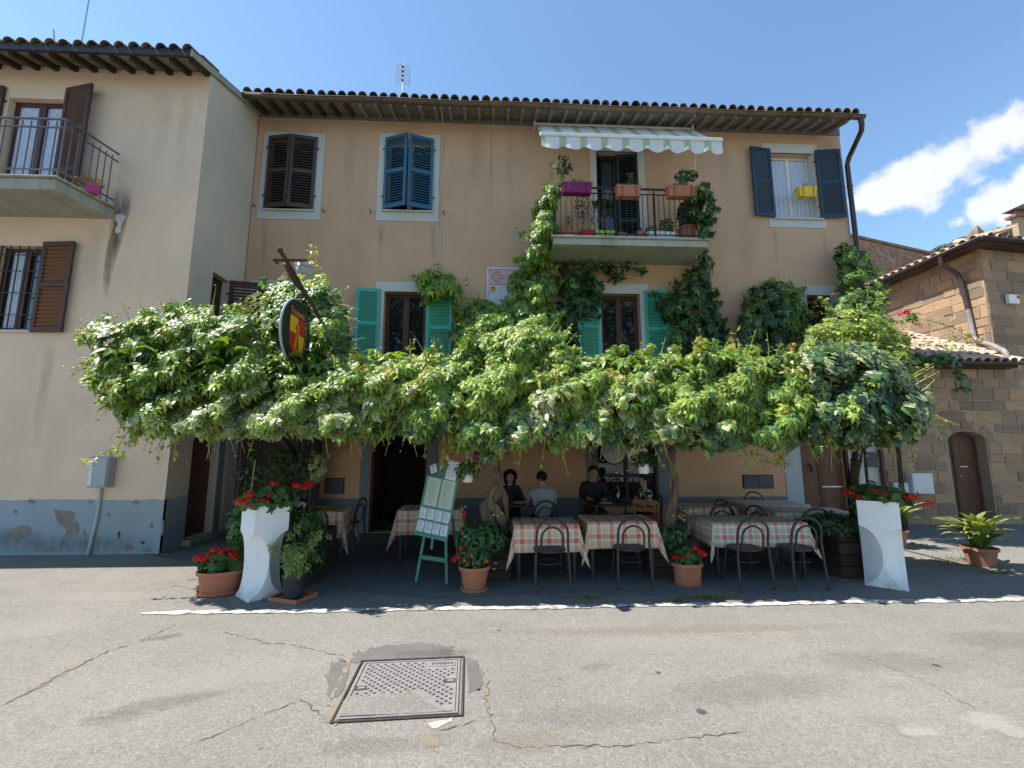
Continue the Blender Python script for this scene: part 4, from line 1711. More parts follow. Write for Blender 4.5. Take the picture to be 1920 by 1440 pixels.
# roof with rafters, gutter board and tiles
m = MB()
sheet(m, [(-16, 7.32), (XC + .045, 7.32), (XC + .045, 14), (-16, 14)], .05, lz)
rf = m.build('roof', 'eave_wood_grey', ch, world=True)
for i in range(26):
    x = XC - .05 - i * .345
    inst('rafter', rm['rafter'], rf, (x, 7.36, lz(7.36) - .052), (math.atan(slL), 0, 0), (1.05, .85, 1.1))
m = MB()
m.bx(-16, XC + .05, 7.27, 7.325, lz(7.3) - .10, lz(7.3) + .035)
m.build('eave_board', 'gutter_dark', rf, world=True)
m = MB()
prev = lz(7.32)
m.add([(XC + .055, 7.265, lz(7.27) - .10), (XC + .055, 14, lz(14) - .10), (XC + .055, 14, lz(14) + .04), (XC + .055, 7.265, lz(7.27) + .04),
       (XC + .012, 7.265, lz(7.27) - .10), (XC + .012, 14, lz(14) - .10), (XC + .012, 14, lz(14) + .04), (XC + .012, 7.265, lz(7.27) + .04)],
      [(0, 1, 2, 3), (7, 6, 5, 4), (0, 3, 7, 4), (3, 2, 6, 7), (1, 0, 4, 5)])
m.build('verge_board', 'concrete_old', rf, world=True)
tmd = tile_mesh('tile_dark')
for i in range(24):
    x = XC - .02 - i * .235
    for rrow in range(2):
        y = 7.24 + rrow * .34
        inst('tile', tmd, rf, (x + R.uniform(-.012, .012), y, lz(y) + .01 + .014 * rrow + R.uniform(0, .012)), (math.atan(slL), 0, R.uniform(-.04, .04)), (1.03, 1, 1.0))
# french window and balcony
window_leaf(ch, *hl['french'], YL + .12, 'window_wood', fw=.08, curtain='curtain')
sh_w = .60
shutter(ch, (-7.97, YL - .03, 6.12), .60, 2.24, rad(166), 'red_brown_shutter', 'red_brown_shutter', (.25, .62), -1, .06)
shutter(ch, (-9.07, YL - .03, 6.12), .60, 2.24, rad(186), 'red_brown_shutter', 'red_brown_shutter', (.25, .62), 1, .06)
m = MB()
m.prism([(-16, 6.93), (-7.02, 6.93), (-6.86, YL + .02), (-16, YL + .02)], 5.80, 5.99, 'z')
m.prism([(-16, 6.89), (-6.98, 6.89), (-6.82, YL + .01), (-16, YL + .01)], 5.993, 6.03, 'z')
bl = m.build('balcony', 'concrete_old', ch, world=True, bevel=.012)
m = MB()
zt2 = 7.07
for z, t in ((zt2, .026), (zt2 - .15, .022), (6.17, .022)):
    m.bar((-14, 6.97, z), (-7.04, 6.97, z), t)
    m.bar((-7.04, 6.97, z), (-6.90, YL, z), t)
m.bar((-7.04, 6.97, 6.03), (-7.04, 6.97, zt2), .024)
m.build('railing', 'grey_rail', bl, world=True)
q = MB()
q.bar((0, 0, 0), (0, 0, 1.0), .014)
bme2 = bpy.data.meshes.new('baluster')
bme2.from_pydata(q.v, [], q.f)
bme2.materials.append(M['grey_rail'])
for i in range(1, 22):
    inst('baluster', bme2, bl, (-7.04 - i * .135, 6.97, 6.05), scale=(1, 1, .98))
for i in range(1, 8):
    inst('baluster', bme2, bl, (-7.04 + .14 * i / 8, 6.97 + .88 * i / 8, 6.05), scale=(1, 1, .94))
# lower window: iron grille and one shutter
lw = window_leaf(ch, *hl['low'], YL + .14, 'window_wood', fw=.07)
curtain_mesh(lw, -8.6, -8.34, 3.8, 5.2, YL + .155, waves=4, amp=.006)
m = MB()
for i in range(6):
    x = -8.70 + i * .15
    m.bar((x, YL + .03, 3.72), (x, YL + .03, 5.26), .014)
for z in (4.0, 4.4, 4.8, 5.1):
    m.bar((-8.75, YL + .03, z), (-7.93, YL + .03, z), .014)
m.build('window_grille', 'iron', ch, world=True)
shutter(ch, (-7.94, YL - .03, 3.68), .57, 1.64, rad(175), 'red_brown_shutter', 'red_brown_slat', (.52,), -1, .07)
shutter(ch, (-8.78, YL - .03, 3.68), .57, 1.64, rad(186), 'red_brown_shutter', 'red_brown_slat', (.52,), 1, .07)
m = MB()
m.bx(-8.85, -7.85, YL - .05, YL + .2, 3.68, 3.715)
m.build('sill', 'trim', ch, world=True)
# side window: dark pane and an open shutter; side doorway: dark door
m = MB()
m.bx(XC - .22, XC - .16, 8.50, 9.06, *wz)
m.build('window', 'dark_wood', ch, world=True)
shutter(ch, (XC + .01, 9.05, wz[0] - .02), .58, 1.05, rad(12), 'red_brown_shutter', 'red_brown_shutter', (.5,), 1, .06)
m = MB()
m.bx(XC - .2, XC - .15, 8.42, 9.22, dz[0], dz[1])
m.build('door', 'door_dark', ch, world=True)
m = MB()
m.bx(XC - .02, XC + .16, 8.36, 9.28, 0, .10)
m.build('door_step', 'concrete_old', ch, world=True, bevel=.01)
m = MB()
m.bx(XC - .05, XC + .02, 9.225, 9.40, 0, 2.45)
m.build('door_post', 'trim_grey', ch, world=True)
# grey gas meter box with a pipe run below it
gb = thing('meter_box', 'grey wall mounted gas meter box above a stained white pipe', 'meter box', (-6.40, YL, 1.08))
m = MB()
m.bx(-6.565, -6.255, YL - .16, YL, 1.07, 1.575)
m.build('case', 'grey_box', gb, world=True, bevel=.008)
m = MB()
m.bx(-6.545, -6.272, YL - .175, YL - .155, 1.10, 1.545)
gd = m.build('door', 'grey_box', gb, world=True, bevel=.005)
m = MB()
m.bx(-6.543, -6.48, YL - .180, YL - .170, 1.102, 1.543)
m.build('pale_strip', 'white_box', gd, world=True)
m = MB()
m.lathe([(.028, -.004), (.028, .004)], (0, 0, 0), 12)
m.v = [(-6.512 + x, YL - .186 + z, 1.44 + y) for x, y, z in m.v]
m.build('badge', 'aluminium', gd, world=True)
m = MB()
m.bx(-6.528, -6.497, YL - .184, YL - .178, 1.352, 1.366)
m.build('red_mark', 'sign_orange', gd, world=True)
m = MB()
m.tube([(-6.44, YL - .02, 1.07), (-6.44, YL - .025, .6), (-6.50, YL - .03, .0)], .026, 8)
m.build('pipe', 'pipe_white', gb, world=True)

# ------------------------------------------------------------------ tuff house on the right, with its lean-to
th = thing('tuff_house', 'tuff block house on the right with a clay tiled lean-to and arched door', 'house', (11, 10, 0))
YW = 9.90        # lean-to front
TC = (12.75, 10.5)   # near corner of the tall part
TE = 6.98        # eave height


def block_meshes():
    out = []
    for k in range(5):
        r = random.Random(40 + k)
        m = MB()
        n = 3
        vs = []
        j = lambda: r.uniform(-.02, .02)
        ring = [(-.5, -.5), (0, -.5), (.5, -.5), (.5, 0), (.5, .5), (0, .5), (-.5, .5), (-.5, 0)]
        back = [(x + 0, .5, z) for x, z in ring]
        mid = [(x + j(), -.30 + j() * 3, z + j()) for x, z in ring]
        fr = [(x * .94 + j(), -.5 + j() * 5, z * .9 + j()) for x, z in ring]
        vs = back + mid + fr + [(0, -.5 + j() * 8, 0)]
        fs = []
        for a in range(8):
            b = (a + 1) % 8
            fs += [(a, b, 8 + b, 8 + a), (8 + a, 8 + b, 16 + b, 16 + a), (16 + a, 16 + b, 24)]
        me = bpy.data.meshes.new('stone_block')
        me.from_pydata(vs, [], fs)
        me.polygons.foreach_set('use_smooth', [True] * len(fs))
        me.set_sharp_from_angle(angle=math.radians(55))
        me.materials.append(M['tuff'])
        out.append(me)
    return out


BM = block_meshes()


def lay(wall, o, d, nrm, L, z0, z1, course, skip=None, seed=1, wmin=.28, wmax=.80, depth=.026):
    """courses of blocks on a wall that starts at o (x, y), runs along d for L and faces nrm"""
    r = random.Random(seed)
    d, nrm = Vector((*d, 0)).normalized(), Vector((*nrm, 0)).normalized()
    a = math.atan2(d.y, d.x)
    nc = round((z1 - z0) / course)
    hs = [r.uniform(.74, 1.3) for _ in range(nc)]
    hs = [q * (z1 - z0) / sum(hs) for q in hs]
    for c in range(nc):
        z = z0 + sum(hs[:c]) + hs[c] / 2
        course = hs[c]
        s = -r.uniform(0, .3)
        while s < L:
            w = r.uniform(wmin, wmax)
            e = min(s + w, L)
            b = max(s, 0)
            s += w
            if e - b < .12:
                continue
            mid = (b + e) / 2
            hh = course * r.uniform(.88, .95)
            if skip:
                b, e = skip(b, e, z)
                if e - b < .08:
                    continue
                mid = (b + e) / 2
            p = Vector((*o, z + r.uniform(-.006, .006))) + d * mid + nrm * (r.uniform(-.009, .010))
            me = r.choice(BM)
            fl = r.choice((1, -1))
            inst('stone_block', me, wall, p, (0, r.gauss(0, .006), a), ((e - b - r.uniform(.015, .04)) * fl, depth, hh))


# lean-to front wall with an arched doorway
LX0, LX1 = 8.60, 12.62
dxc, dhw, dsp = (fp(1790, 900, YW).x + fp(1856, 900, YW).x) / 2, .46, 1.86
m = MB()
arch = [(dxc - dhw, 0), (dxc - dhw, dsp)] + [(dxc - dhw * math.cos(a), dsp + .24 * math.sin(a)) for a in np.linspace(0, PI, 13)[1:-1]] + [(dxc + dhw, dsp), (dxc + dhw, 0)]
zt3 = 3.72
top_l = [(LX0, zt3)] + [(p[0], zt3) for p in arch] + [(LX1, zt3)]
low = [(LX0, 0)] + arch + [(LX1, 0)]
n = len(low)
vs = [(x, YW, z) for x, z in low] + [(x, YW, z) for x, z in top_l]
m.add(vs, [(i, i + 1, n + i + 1, n + i) for i in range(n - 1) if not (low[i][0] == low[i + 1][0] and i > 0 and False)])
for (a, b), (c, e) in zip(arch[:-1], arch[1:]):
    m.add([(a, YW, b), (a, YW + .3, b), (c, YW + .3, e), (c, YW, e)], [(3, 2, 1, 0)])
m.add([(LX0, YW, 0), (LX0, YW, zt3), (LX0, 13, zt3 + 1.2), (LX0, 13, 0)], [(0, 1, 2, 3)])
lwall = m.build('wall', 'mortar', th, world=True)


def skip_door(b, e, z):
    """cut a block back to the jambs of the doorway"""
    if z > dsp + .40:
        return b, e
    g = dhw + (.02 if z < dsp - .1 else .26)
    l_, r_ = dxc - LX0 - g, dxc - LX0 + g
    if e < l_ or b > r_:
        return b, e
    left_, right_ = l_ - b, e - r_
    return (b, l_) if left_ > right_ else (r_, e)


lay(lwall, (LX0, YW), (1, 0), (0, -1), LX1 - LX0, 0, 3.6, .24, skip_door, 3, .24, .62)
# voussoirs round the arch
for i in range(7):
    a = PI * (i + .5) / 7
    p = (dxc - (dhw + .12) * math.cos(a), YW - .004, dsp + (.24 + .13) * math.sin(a))
    inst('stone_block', R.choice(BM), lwall, p, (0, a - PI / 2, 0), (.20, .03, .22))
# door leaves
m = MB()
pts = [(dxc - dhw, .02), (dxc - dhw, dsp)] + [(dxc - dhw * math.cos(a), dsp + .24 * math.sin(a)) for a in np.linspace(0, PI, 13)[1:-1]] + [(dxc + dhw, dsp), (dxc + dhw, .02)]
m.prism(pts, YW + .22, YW + .28)
dd = m.build('door', 'door_dark', th, world=True)
for (a, b) in ((dxc - dhw + .04, dxc - .2), (dxc - .13, dxc + dhw - .05)):
    m = MB()
    for c, e in ((.12, .72), (.84, 1.32), (1.42, 1.98 if a > dxc - .3 else 1.9)):
        for (p, q, r_, s_) in ((a, b, c, c + .03), (a, b, e - .03, e), (a, a + .03, c + .03, e - .03), (b - .03, b, c + .03, e - .03)):
            m.bx(p, q, YW + .20, YW + .222, r_, s_)
    m.build('panel_moulding', 'door_dark', dd, world=True)
m = MB()
m.bx(dxc - .175, dxc - .15, YW + .195, YW + .222, .03, 2.05)
m.build('meeting_strip', 'door_dark', dd, world=True)
m = MB()
m.lathe([(.02, 0), (.028, .012), (.02, .03)], (dxc - .06, YW + .19, 1.05), 10)
m.bx(dxc - .02, dxc + .16, YW + .20, YW + .215, 1.27, 1.30)
m.build('handle', 'aluminium', dd, world=True)
# lean-to roof
LG_Y = 9.62
sl3 = .50


def rz3(y):
    return 3.70 + sl3 * (y - LG_Y)


RX0, RX1 = 8.62, 12.25
m = MB()
sheet(m, [(RX0, LG_Y), (RX1, LG_Y), (12.72, 10.45), (12.72, 13.2), (RX0, 13.2)], .06, rz3)
lr = m.build('roof', 'mortar', th, world=True)
tmp_ = tile_mesh('tile_pale', .105, .44)
ncol = 17
for i in range(ncol):
    x = RX0 + .12 + (RX1 - .12 - RX0) * i / (ncol - 1)
    for rr in range(9):
        y = LG_Y - .06 + rr * .36
        if y > 13:
            break
        inst('tile', tmp_, lr, (x + R.uniform(-.01, .01), y, rz3(y) + .012 + .012 * (rr > 0) + R.uniform(0, .01)), (math.atan(sl3) - .02, 0, R.uniform(-.03, .03)), (1, 1, .95))
m = MB()
for i in range(ncol - 1):
    x = RX0 + .12 + (RX1 - .12 - RX0) * (i + .5) / (ncol - 1)
    w = .105
    m.add([(x - w, LG_Y - .05, rz3(LG_Y) + .03), (x, LG_Y - .05, rz3(LG_Y) - .015), (x + w, LG_Y - .05, rz3(LG_Y) + .03), (x - w, 13, rz3(13) + .03), (x, 13, rz3(13) - .0), (x + w, 13, rz3(13) + .03)], [(0, 1, 4, 3), (1, 2, 5, 4)])
stuff(m.build('pan_tile', 'tile_pale', lr, world=True))
m = MB()
vs, fs = [], []
for x in np.linspace(RX0 - .02, RX1 + .02, 12):
    for a in [PI * i / 8 for i in range(9)]:
        vs.append((x, LG_Y - .07 - math.cos(a) * .065, 3.665 - math.sin(a) * .065))
for i in range(11):
    for j in range(8):
        fs.append((i * 9 + j, i * 9 + j + 1, (i + 1) * 9 + j + 1, (i + 1) * 9 + j))
m.add(vs, fs, 0, True)
g3 = m.build('gutter', 'gutter_dark', th, world=True, smooth=True)
g3.modifiers.new('shell', 'SOLIDIFY').thickness = .005
m = MB()
m.bx(RX0, RX1 - .03, LG_Y + .03, YW + .02, 3.56, 3.66)
m.build('eave_board', 'rafter', th, world=True)

# tall part: left flank and street front
sx, sy = TC
LE = (12.80, 13.6)
fr = Vector((math.cos(rad(8)), math.sin(rad(8))))
RE = (sx + fr.x * 7, sy + fr.y * 7)
m = MB()
for a, b in ((LE, TC), (TC, RE), (RE, (RE[0], 15)), ((RE[0], 15), LE)):
    m.add([(*a, 0), (*b, 0), (*b, TE), (*a, TE)], [(0, 1, 2, 3)])
tw = m.build('wall', 'mortar', th, world=True)
lay(tw, LE, (TC[0] - LE[0], TC[1] - LE[1]), (-1, 0), 3.1, 3.6, TE - .12, .26, None, 8, .26, .64)
lay(tw, TC, (fr.x, fr.y), (fr.y, -fr.x), 3.4, 0, TE - .12, .27, None, 9, .34, .72)
# eave: boards, rafters, gutter and hip roof
ov = .42
e1 = (LE[0] - ov, LE[1])
e2 = (sx - ov, sy - ov)
e3 = (RE[0], RE[1] - ov)
m = MB()
ez = TE - .10
m.prism([e1, e2, e3, (RE[0], 14.8), (LE[0], 14.8)], ez, ez + .07, 'z')
sf = m.build('soffit', 'rafter', th, world=True)
m = MB()


def trough(m, a, b, r=.075, z=ez + .10):
    a, b = Vector((*a, z)), Vector((*b, z))
    t = (b - a).normalized()
    o = Vector((t.y, -t.x, 0))
    vs = []
    for p in (a, b):
        for k in [PI * i / 8 for i in range(9)]:
            vs.append(p + o * (r + math.cos(k) * r) * 1.0 + Vector((0, 0, -math.sin(k) * r * 1.15)))
    m.add(vs, [(j, j + 1, 10 + j, 9 + j) for j in range(8)], 0, True)


trough(m, e1, (e2[0] - .0, e2[1] - .12))
trough(m, (e2[0] - .12, e2[1]), e3)
g4 = m.build('gutter', 'gutter_dark', th, world=True, smooth=True)
g4.modifiers.new('shell', 'SOLIDIFY').thickness = .006
apex = (16.5, 14.0, TE + .7)
m = MB()
zr = ez + .09
m.add([(*e1, zr), (*e2, zr), (*e3, zr), apex, (18, 15, TE + .7), (LE[0] + .3, 15, zr + .4)], [(0, 1, 3, 5), (1, 2, 4, 3)])
hr = m.build('roof', 'tile_pale', th, world=True)
for i in range(14):
    t = i / 13
    for rr in range(3):
        p = Vector((*e1, zr)).lerp(Vector((*e2, zr)), .02 + .95 * t)
        inst('tile', tmp_, hr, p + Vector((-.08 + rr * .36, 0, .02 + rr * .10)), (.27, 0, -PI / 2 + R.uniform(-.04, .04)))
for i in range(24):
    p = Vector((*e2, zr)).lerp(Vector((*e3, zr)), .03 + i / 24)
    for rr in range(2):
        inst('tile', tmp_, hr, p + Vector((0, -.08 + rr * .36, .02 + rr * .09)), (.24, 0, rad(8) + R.uniform(-.04, .04)), (1.1, 1, 1.1))
m = MB()
m.add([(e2[0] - .02, e2[1] + .02, zr), (e2[0] + .42, e2[1] + .08, zr + .02), (e2[0] + .3, e2[1] + .45, zr + .28), (e2[0] - .05, e2[1] + .5, zr + .05), (e2[0] + .12, e2[1] + .12, zr + .42)],
      [(0, 1, 4), (1, 2, 4), (2, 3, 4), (3, 0, 4)])
m.build('hip_cap', 'tile_dark', hr, world=True)
# downpipe that crosses the lean-to roof
p0 = Vector((sx - .30, 11.05, ez))
m = MB()
m.tube([(e2[0] - .05, 11.05, ez + .02), (e2[0] - .05, 11.05, ez - .22), (e2[0] + .08, 11.02, ez - .32), (sx - .14, 10.98, ez - .5), (sx - .09, 10.95, ez - .75), (sx - .09, 10.9, 5.35)], .058, 10)
dp2 = m.build('downpipe', 'pipe', th, world=True)
m = MB()
m.tube([(sx - .09, 10.9, 5.37), (sx - .09, 10.86, 4.62), (sx - .12, 10.78, 4.48), (sx - .28, 10.3, 4.25), (12.10, 9.86, 4.05), (12.02, 9.72, 3.98), (11.99, 9.66, 3.9), (11.99, 9.64, 3.74)], .058, 10)
m.build('lower_downpipe', 'pipe_grey', th, world=True)

# boxes and plates on the tuff walls
ab = thing('alarm_box', 'small white alarm box with a red mark high on the tuff wall', 'alarm box', (0, 0, 0))
q = xp(1895, 562, 13.4)
cx_, cy_ = 13.28, sy + (13.28 - sx) * math.tan(rad(8))
cz_ = EYE + (fp(1895, 562, cy_).z - EYE)
cx_ = fp(1895, 562, cy_).x
cy_ = sy + (cx_ - sx) * math.tan(rad(8)) - .02
ab.location = (cx_, cy_, cz_)
ab.rotation_euler = (0, 0, rad(8))
m = MB()
m.bx(-.17, .17, -.09, 0, -.12, .12)
m.build('case', 'white_pot', ab, bevel=.01)
m = MB()
m.bx(.08, .15, -.094, -.088, .01, .09)
m.build('red_mark', 'sign_red', ab)
for (px_, py_, w_, h_, lab, mt) in ((1902, 829, .09, .09, 'small pale notice plate on the tuff wall right of the arched door', 'trim'),
                                    (1911, 881, .07, .14, 'grey intercom panel on the tuff wall below the notice plate', 'grey_box')):
    q = fp(px_, py_, 10.62)
    m = MB()
    yy = sy + (q.x - sx) * math.tan(rad(8)) - .045
    m.bx(q.x - w_, q.x + w_, yy - .015, yy + .02, q.z - h_, q.z + h_)
    tag(m.build('wall_plate', mt, bevel=.004), lab, 'plate')
for (a, b, z0, z1, dpt, lab) in ((1674, 1699, 905, 930, .06, 'small white meter box on the tuff wall beside a bigger one'),
                                 (1703, 1737, 887, 925, .14, 'large white meter box on the tuff wall left of the arched door')):
    q0, q1 = fp(a, z1, YW - .04), fp(b, z0, YW - .04)
    t = thing('meter_box', lab, 'meter box', ((q0.x + q1.x) / 2, YW - .04, q0.z))
    m = MB()
    m.bx(q0.x, q1.x, YW - .04 - dpt, YW - .02, q0.z, q1.z)
    m.build('case', 'white_box', t, world=True, bevel=.006)
    m = MB()
    m.bx(q0.x + .02, q1.x - .02, YW - .048 - dpt, YW - .038 - dpt, q0.z + .02, q1.z - .02)
    m.build('door', 'white_box', t, world=True, bevel=.003)

# ------------------------------------------------------------------ things beyond
rb = thing('rubble_house', 'rubble stone gable wall rising behind the tuff house', 'house', (13.5, 15.5, 0))
q0, q1 = fp(1600, 446, 15.5), fp(1745, 479, 15.5)
slope = (q1.z - q0.z) / (q1.x - q0.x)
X0, X1 = q0.x - 1.5, q1.x + 4
Z0, Z1 = q0.z - 1.5 * slope, q1.z + 4 * slope
m = MB()
m.prism([(X0, 0), (X1, 0), (X1, Z1), (X0, Z0)], 15.5, 20.5)
m.build('wall', 'rubble_m', rb, world=True)
m = MB()
rr_ = random.Random(3)
for i in range(1500):
    x = rr_.uniform(X0, X0 + 5.5)
    zt_ = Z0 + (x - X0) * slope
    z = rr_.uniform(zt_ - 3.2, zt_ - .08)
    w, hh = rr_.uniform(.05, .13), rr_.uniform(.035, .07)
    y = 15.5
    k = [(math.cos(a) * w * rr_.uniform(.7, 1.1), math.sin(a) * hh * rr_.uniform(.7, 1.1)) for a in np.linspace(0, 2 * PI, 7)[:-1]]
    vs = [(x + a, y - .002, z + b) for a, b in k] + [(x + a * .7, y - rr_.uniform(.015, .045), z + b * .7) for a, b in k]
    m.add(vs, [(i_, (i_ + 1) % 6, 6 + (i_ + 1) % 6, 6 + i_) for i_ in range(6)] + [(6, 7, 8, 9, 10, 11)])
stuff(m.build('rubble', 'rubble', rb, world=True))
m = MB()
m.prism([(X0 - .1, Z0 + .02), (X1, Z1 + .02), (X1, Z1 + .12), (X0 - .1, Z0 + .12)], 15.42, 20.5)
m.build('coping', 'tile_dark', rb, world=True)
m = MB()
qa, qb = fp(1675, 521, 15.4), fp(1706, 511, 15.4)
m.tube([qa, qb], .04, 8)
m.build('pipe', 'pipe_white', rb, world=True)

tw2 = thing('chimney_stack', 'stone chimney stack with a small tiled cap beyond the tuff house', 'chimney', (34.4, 26, 9))
q0, q1 = fp(1912, 440, 26), fp(1960, 408, 26)
m = MB()
m.bx(q0.x, q0.x + 2.2, 26, 26.35, 6, q1.z)
m.build('stack', 'rubble', tw2, world=True)
m = MB()
m.bx(q0.x - .25, q0.x + 2.45, 25.85, 26.5, q1.z, q1.z + .16)
m.prism([(q0.x - .35, q1.z + .5), (q0.x + 1.1, q1.z + 1.15), (q0.x + 2.55, q1.z + .5)], 25.8, 26.55)
m.bx(q0.x + .1, q0.x + 2.1, 26.05, 26.3, q1.z + .155, q1.z + .52)
m.build('cap', 'tile', tw2, world=True)
m = MB()
ra, rb2 = fp(1905, 458, 24), fp(1990, 430, 24)
m.add([(ra.x, 24, ra.z), (rb2.x, 24, rb2.z - .6), (rb2.x, 27, rb2.z + 1), (ra.x + 1.2, 27, ra.z + 1)], [(0, 1, 2, 3)])
m.build('roof_slope', 'tile', tw2, world=True)

# ------------------------------------------------------------------ furniture of the terrace


def make_chair():
    t = thing('bentwood_chair', 'x', 'chair', (0, 0, 0), 0, 'charcoal bentwood style metal chairs of the terrace')
    hoop = [(-.215, -.245, .0), (-.20, -.215, .40), (-.192, -.215, .58)]
    for i in range(13):
        a = PI - PI * i / 12
        hoop.append((.192 * math.cos(a), -.235 - .03 * math.sin(a), .67 + .185 * math.sin(a)))
    hoop += [(.192, -.215, .58), (.20, -.215, .40), (.215, -.245, .0)]
    m = MB()
    m.tube(hoop, .0155, 8)
    m.build('back_frame', 'chair', t)
    inner = [(-.135, -.195, .46)]
    for i in range(11):
        a = PI - PI * i / 10
        inner.append((.132 * math.cos(a), -.222 - .02 * math.sin(a), .62 + .135 * math.sin(a)))
    inner.append((.135, -.195, .46))
    m = MB()
    m.tube(inner, .013, 8)
    m.build('inner_hoop', 'chair', t)
    m = MB()
    m.lathe([(.19, .435), (.205, .445), (.205, .458), (.195, .468), (.10, .463), (.01, .462)], (0, 0, 0), 28)
    m.build('seat', 'chair_seat', t)
    m = MB()
    m.tube([(.155 * math.cos(a), .155 * math.sin(a), .30) for a in np.linspace(0, 2 * PI, 21)[:-1]], .008, 6, closed=True)
    m.build('stretcher_ring', 'chair', t)
    for s in (-1, 1):
        m = MB()
        m.tube([(s * .16, .13, .44), (s * .17, .16, .25), (s * .20, .21, .0)], .012, 8)
        m.build('leg', 'chair', t)
    for s in (-1, 1):
        m = MB()
        m.lathe([(.017, 0), (.017, .025)], (s * .2145, -.244, 0), 8)
        m.build('foot_cap', 'chair', t)
    return t


chair0 = make_chair()
ctree = make_tree(chair0)
chairs = [
    (.735, 5.80, .03, 'chair tucked under the front check table nearest the easel'),
    (1.765, 5.86, -.03, 'chair tucked under the middle front check table'),
    (3.22, 5.78, 0, 'left one of the two chairs at the long front check table'),
    (3.88, 5.76, .03, 'right one of the two chairs at the long front check table'),
    (3.52, 7.12, .06, 'chair seen from behind at the small check table near the thin post'),
    (4.10, 7.55, -1.35, 'chair turned sideways in front of the meter hatch, at the far right table'),
    (4.18, 6.75, -1.25, 'chair turned sideways at the near side of the angled right table'),
    (4.72, 6.52, -.45, 'chair seen from behind pushed to the angled right table'),
    (5.15, 8.50, PI, 'chair with its back to the brown door behind the far right table'),
    (-2.62, 6.92, .35, 'chair holding a black bag at the check table by the wooden planter'),
    (-2.46, 8.0, 1.4, 'chair beyond the check table, near the restaurant entrance'),
    (-.95, 8.35, PI, 'empty chair behind the check table half hidden by the easel'),
    (.86, 7.66, .1, 'chair the man in the pale t-shirt sits on'),
    (.36, 8.72, PI, 'chair of the woman with the long dark hair'),
    (1.95, 8.72, PI, 'chair of the man in the dark shirt in front of the shop window'),
    (2.82, 8.22, 1.45, 'chair of the woman in the floral top'),
]
for i, (x, y, r_, lab) in enumerate(chairs):
    if i == 0:
        chair0.location = (x, y, 0)
        chair0.rotation_euler = (0, 0, r_)
        chair0['label'] = lab
    else:
        dup(chair0, (x, y, 0), r_, lab, ctree)


def make_table(w, d, h, loc, rotz, label, mat='chair'):
    t = thing('terrace_table', label, 'table', loc, rotz, 'tables of the terrace')
    m = MB()
    m.bx(-w / 2, w / 2, -d / 2, d / 2, h - .025, h)
    m.build('tabletop', 'table_wood', t, bevel=.004)
    for sx_ in (-1, 1):
        for sy_ in (-1, 1):
            m = MB()
            m.bar((sx_ * (w / 2 - .06), sy_ * (d / 2 - .06), 0), (sx_ * (w / 2 - .06), sy_ * (d / 2 - .06), h - .025), .035)
            m.build('leg', mat, t)
    return t


def make_cloth(w, d, h, ov, loc, rotz, label, mat, seed=0, cat='tablecloth', group='check tablecloths'):
    """square cloth that hangs off the edges and falls in pointed folds at the corners"""
    r = random.Random(seed)
    hw, hd = w / 2 + .004, d / 2 + .004
    h = h + .004
    us = sorted(set([round(x, 4) for x in list(np.linspace(-hw, hw, 15)) + list(np.linspace(-hw - ov, -hw, 8)) + list(np.linspace(hw, hw + ov, 8))]))
    vs_ = sorted(set([round(x, 4) for x in list(np.linspace(-hd, hd, 11)) + list(np.linspace(-hd - ov, -hd, 8)) + list(np.linspace(hd, hd + ov, 8))]))
    V, UV = [], []
    ph = r.uniform(0, 6)
    for v in vs_:
        for u in us:
            du, dv = max(abs(u) - hw, 0), max(abs(v) - hd, 0)
            su, sv = math.copysign(1, u), math.copysign(1, v)
            cx, cy = max(-hw, min(hw, u)), max(-hd, min(hd, v))
            rr = (du ** 1.35 + dv ** 1.35) ** (1 / 1.35)
            if rr < 1e-5:
                V.append((cx, cy, h + .0015 * math.sin(u * 9 + ph)))
            else:
                ph2 = math.atan2(dv, du)
                fold = math.sin(2 * ph2)
                k = .06 + .22 * fold ** 2
                wav = .018 * math.sin((cx * 11 if dv > du else cy * 11) + ph) * (1 - fold) * (rr / ov)
                out = rr * k + wav
                dirx = math.cos(ph2) if fold > 1e-4 else (1 if du > dv else 0)
                diry = math.sin(ph2) if fold > 1e-4 else (1 if dv > du else 0)
                x = cx + su * dirx * out
                y = cy + sv * diry * out
                z = h - .006 * min(1, rr / .03) - rr * math.sqrt(max(.05, 1 - k * k))
                V.append((x, y, z))
            UV.append((u, v))
    nu = len(us)
    Fc = [(j * nu + i, j * nu + i + 1, (j + 1) * nu + i + 1, (j + 1) * nu + i) for j in range(len(vs_) - 1) for i in range(nu - 1)]
    me = bpy.data.meshes.new('tablecloth')
    me.from_pydata(V, [], Fc)
    o = link('tablecloth', me, mat, None, True)
    ul = me.uv_layers.new(name='UVMap')
    for lp in me.loops:
        ul.data[lp.index].uv = UV[lp.vertex_index]
    me.polygons.foreach_set('use_smooth', [True] * len(Fc))
    o.location = loc
    o.rotation_euler = (0, 0, rotz)
    so = o.modifiers.new('thick', 'SOLIDIFY')
    so.thickness = .003
    tag(o, label, cat, group)
    return o


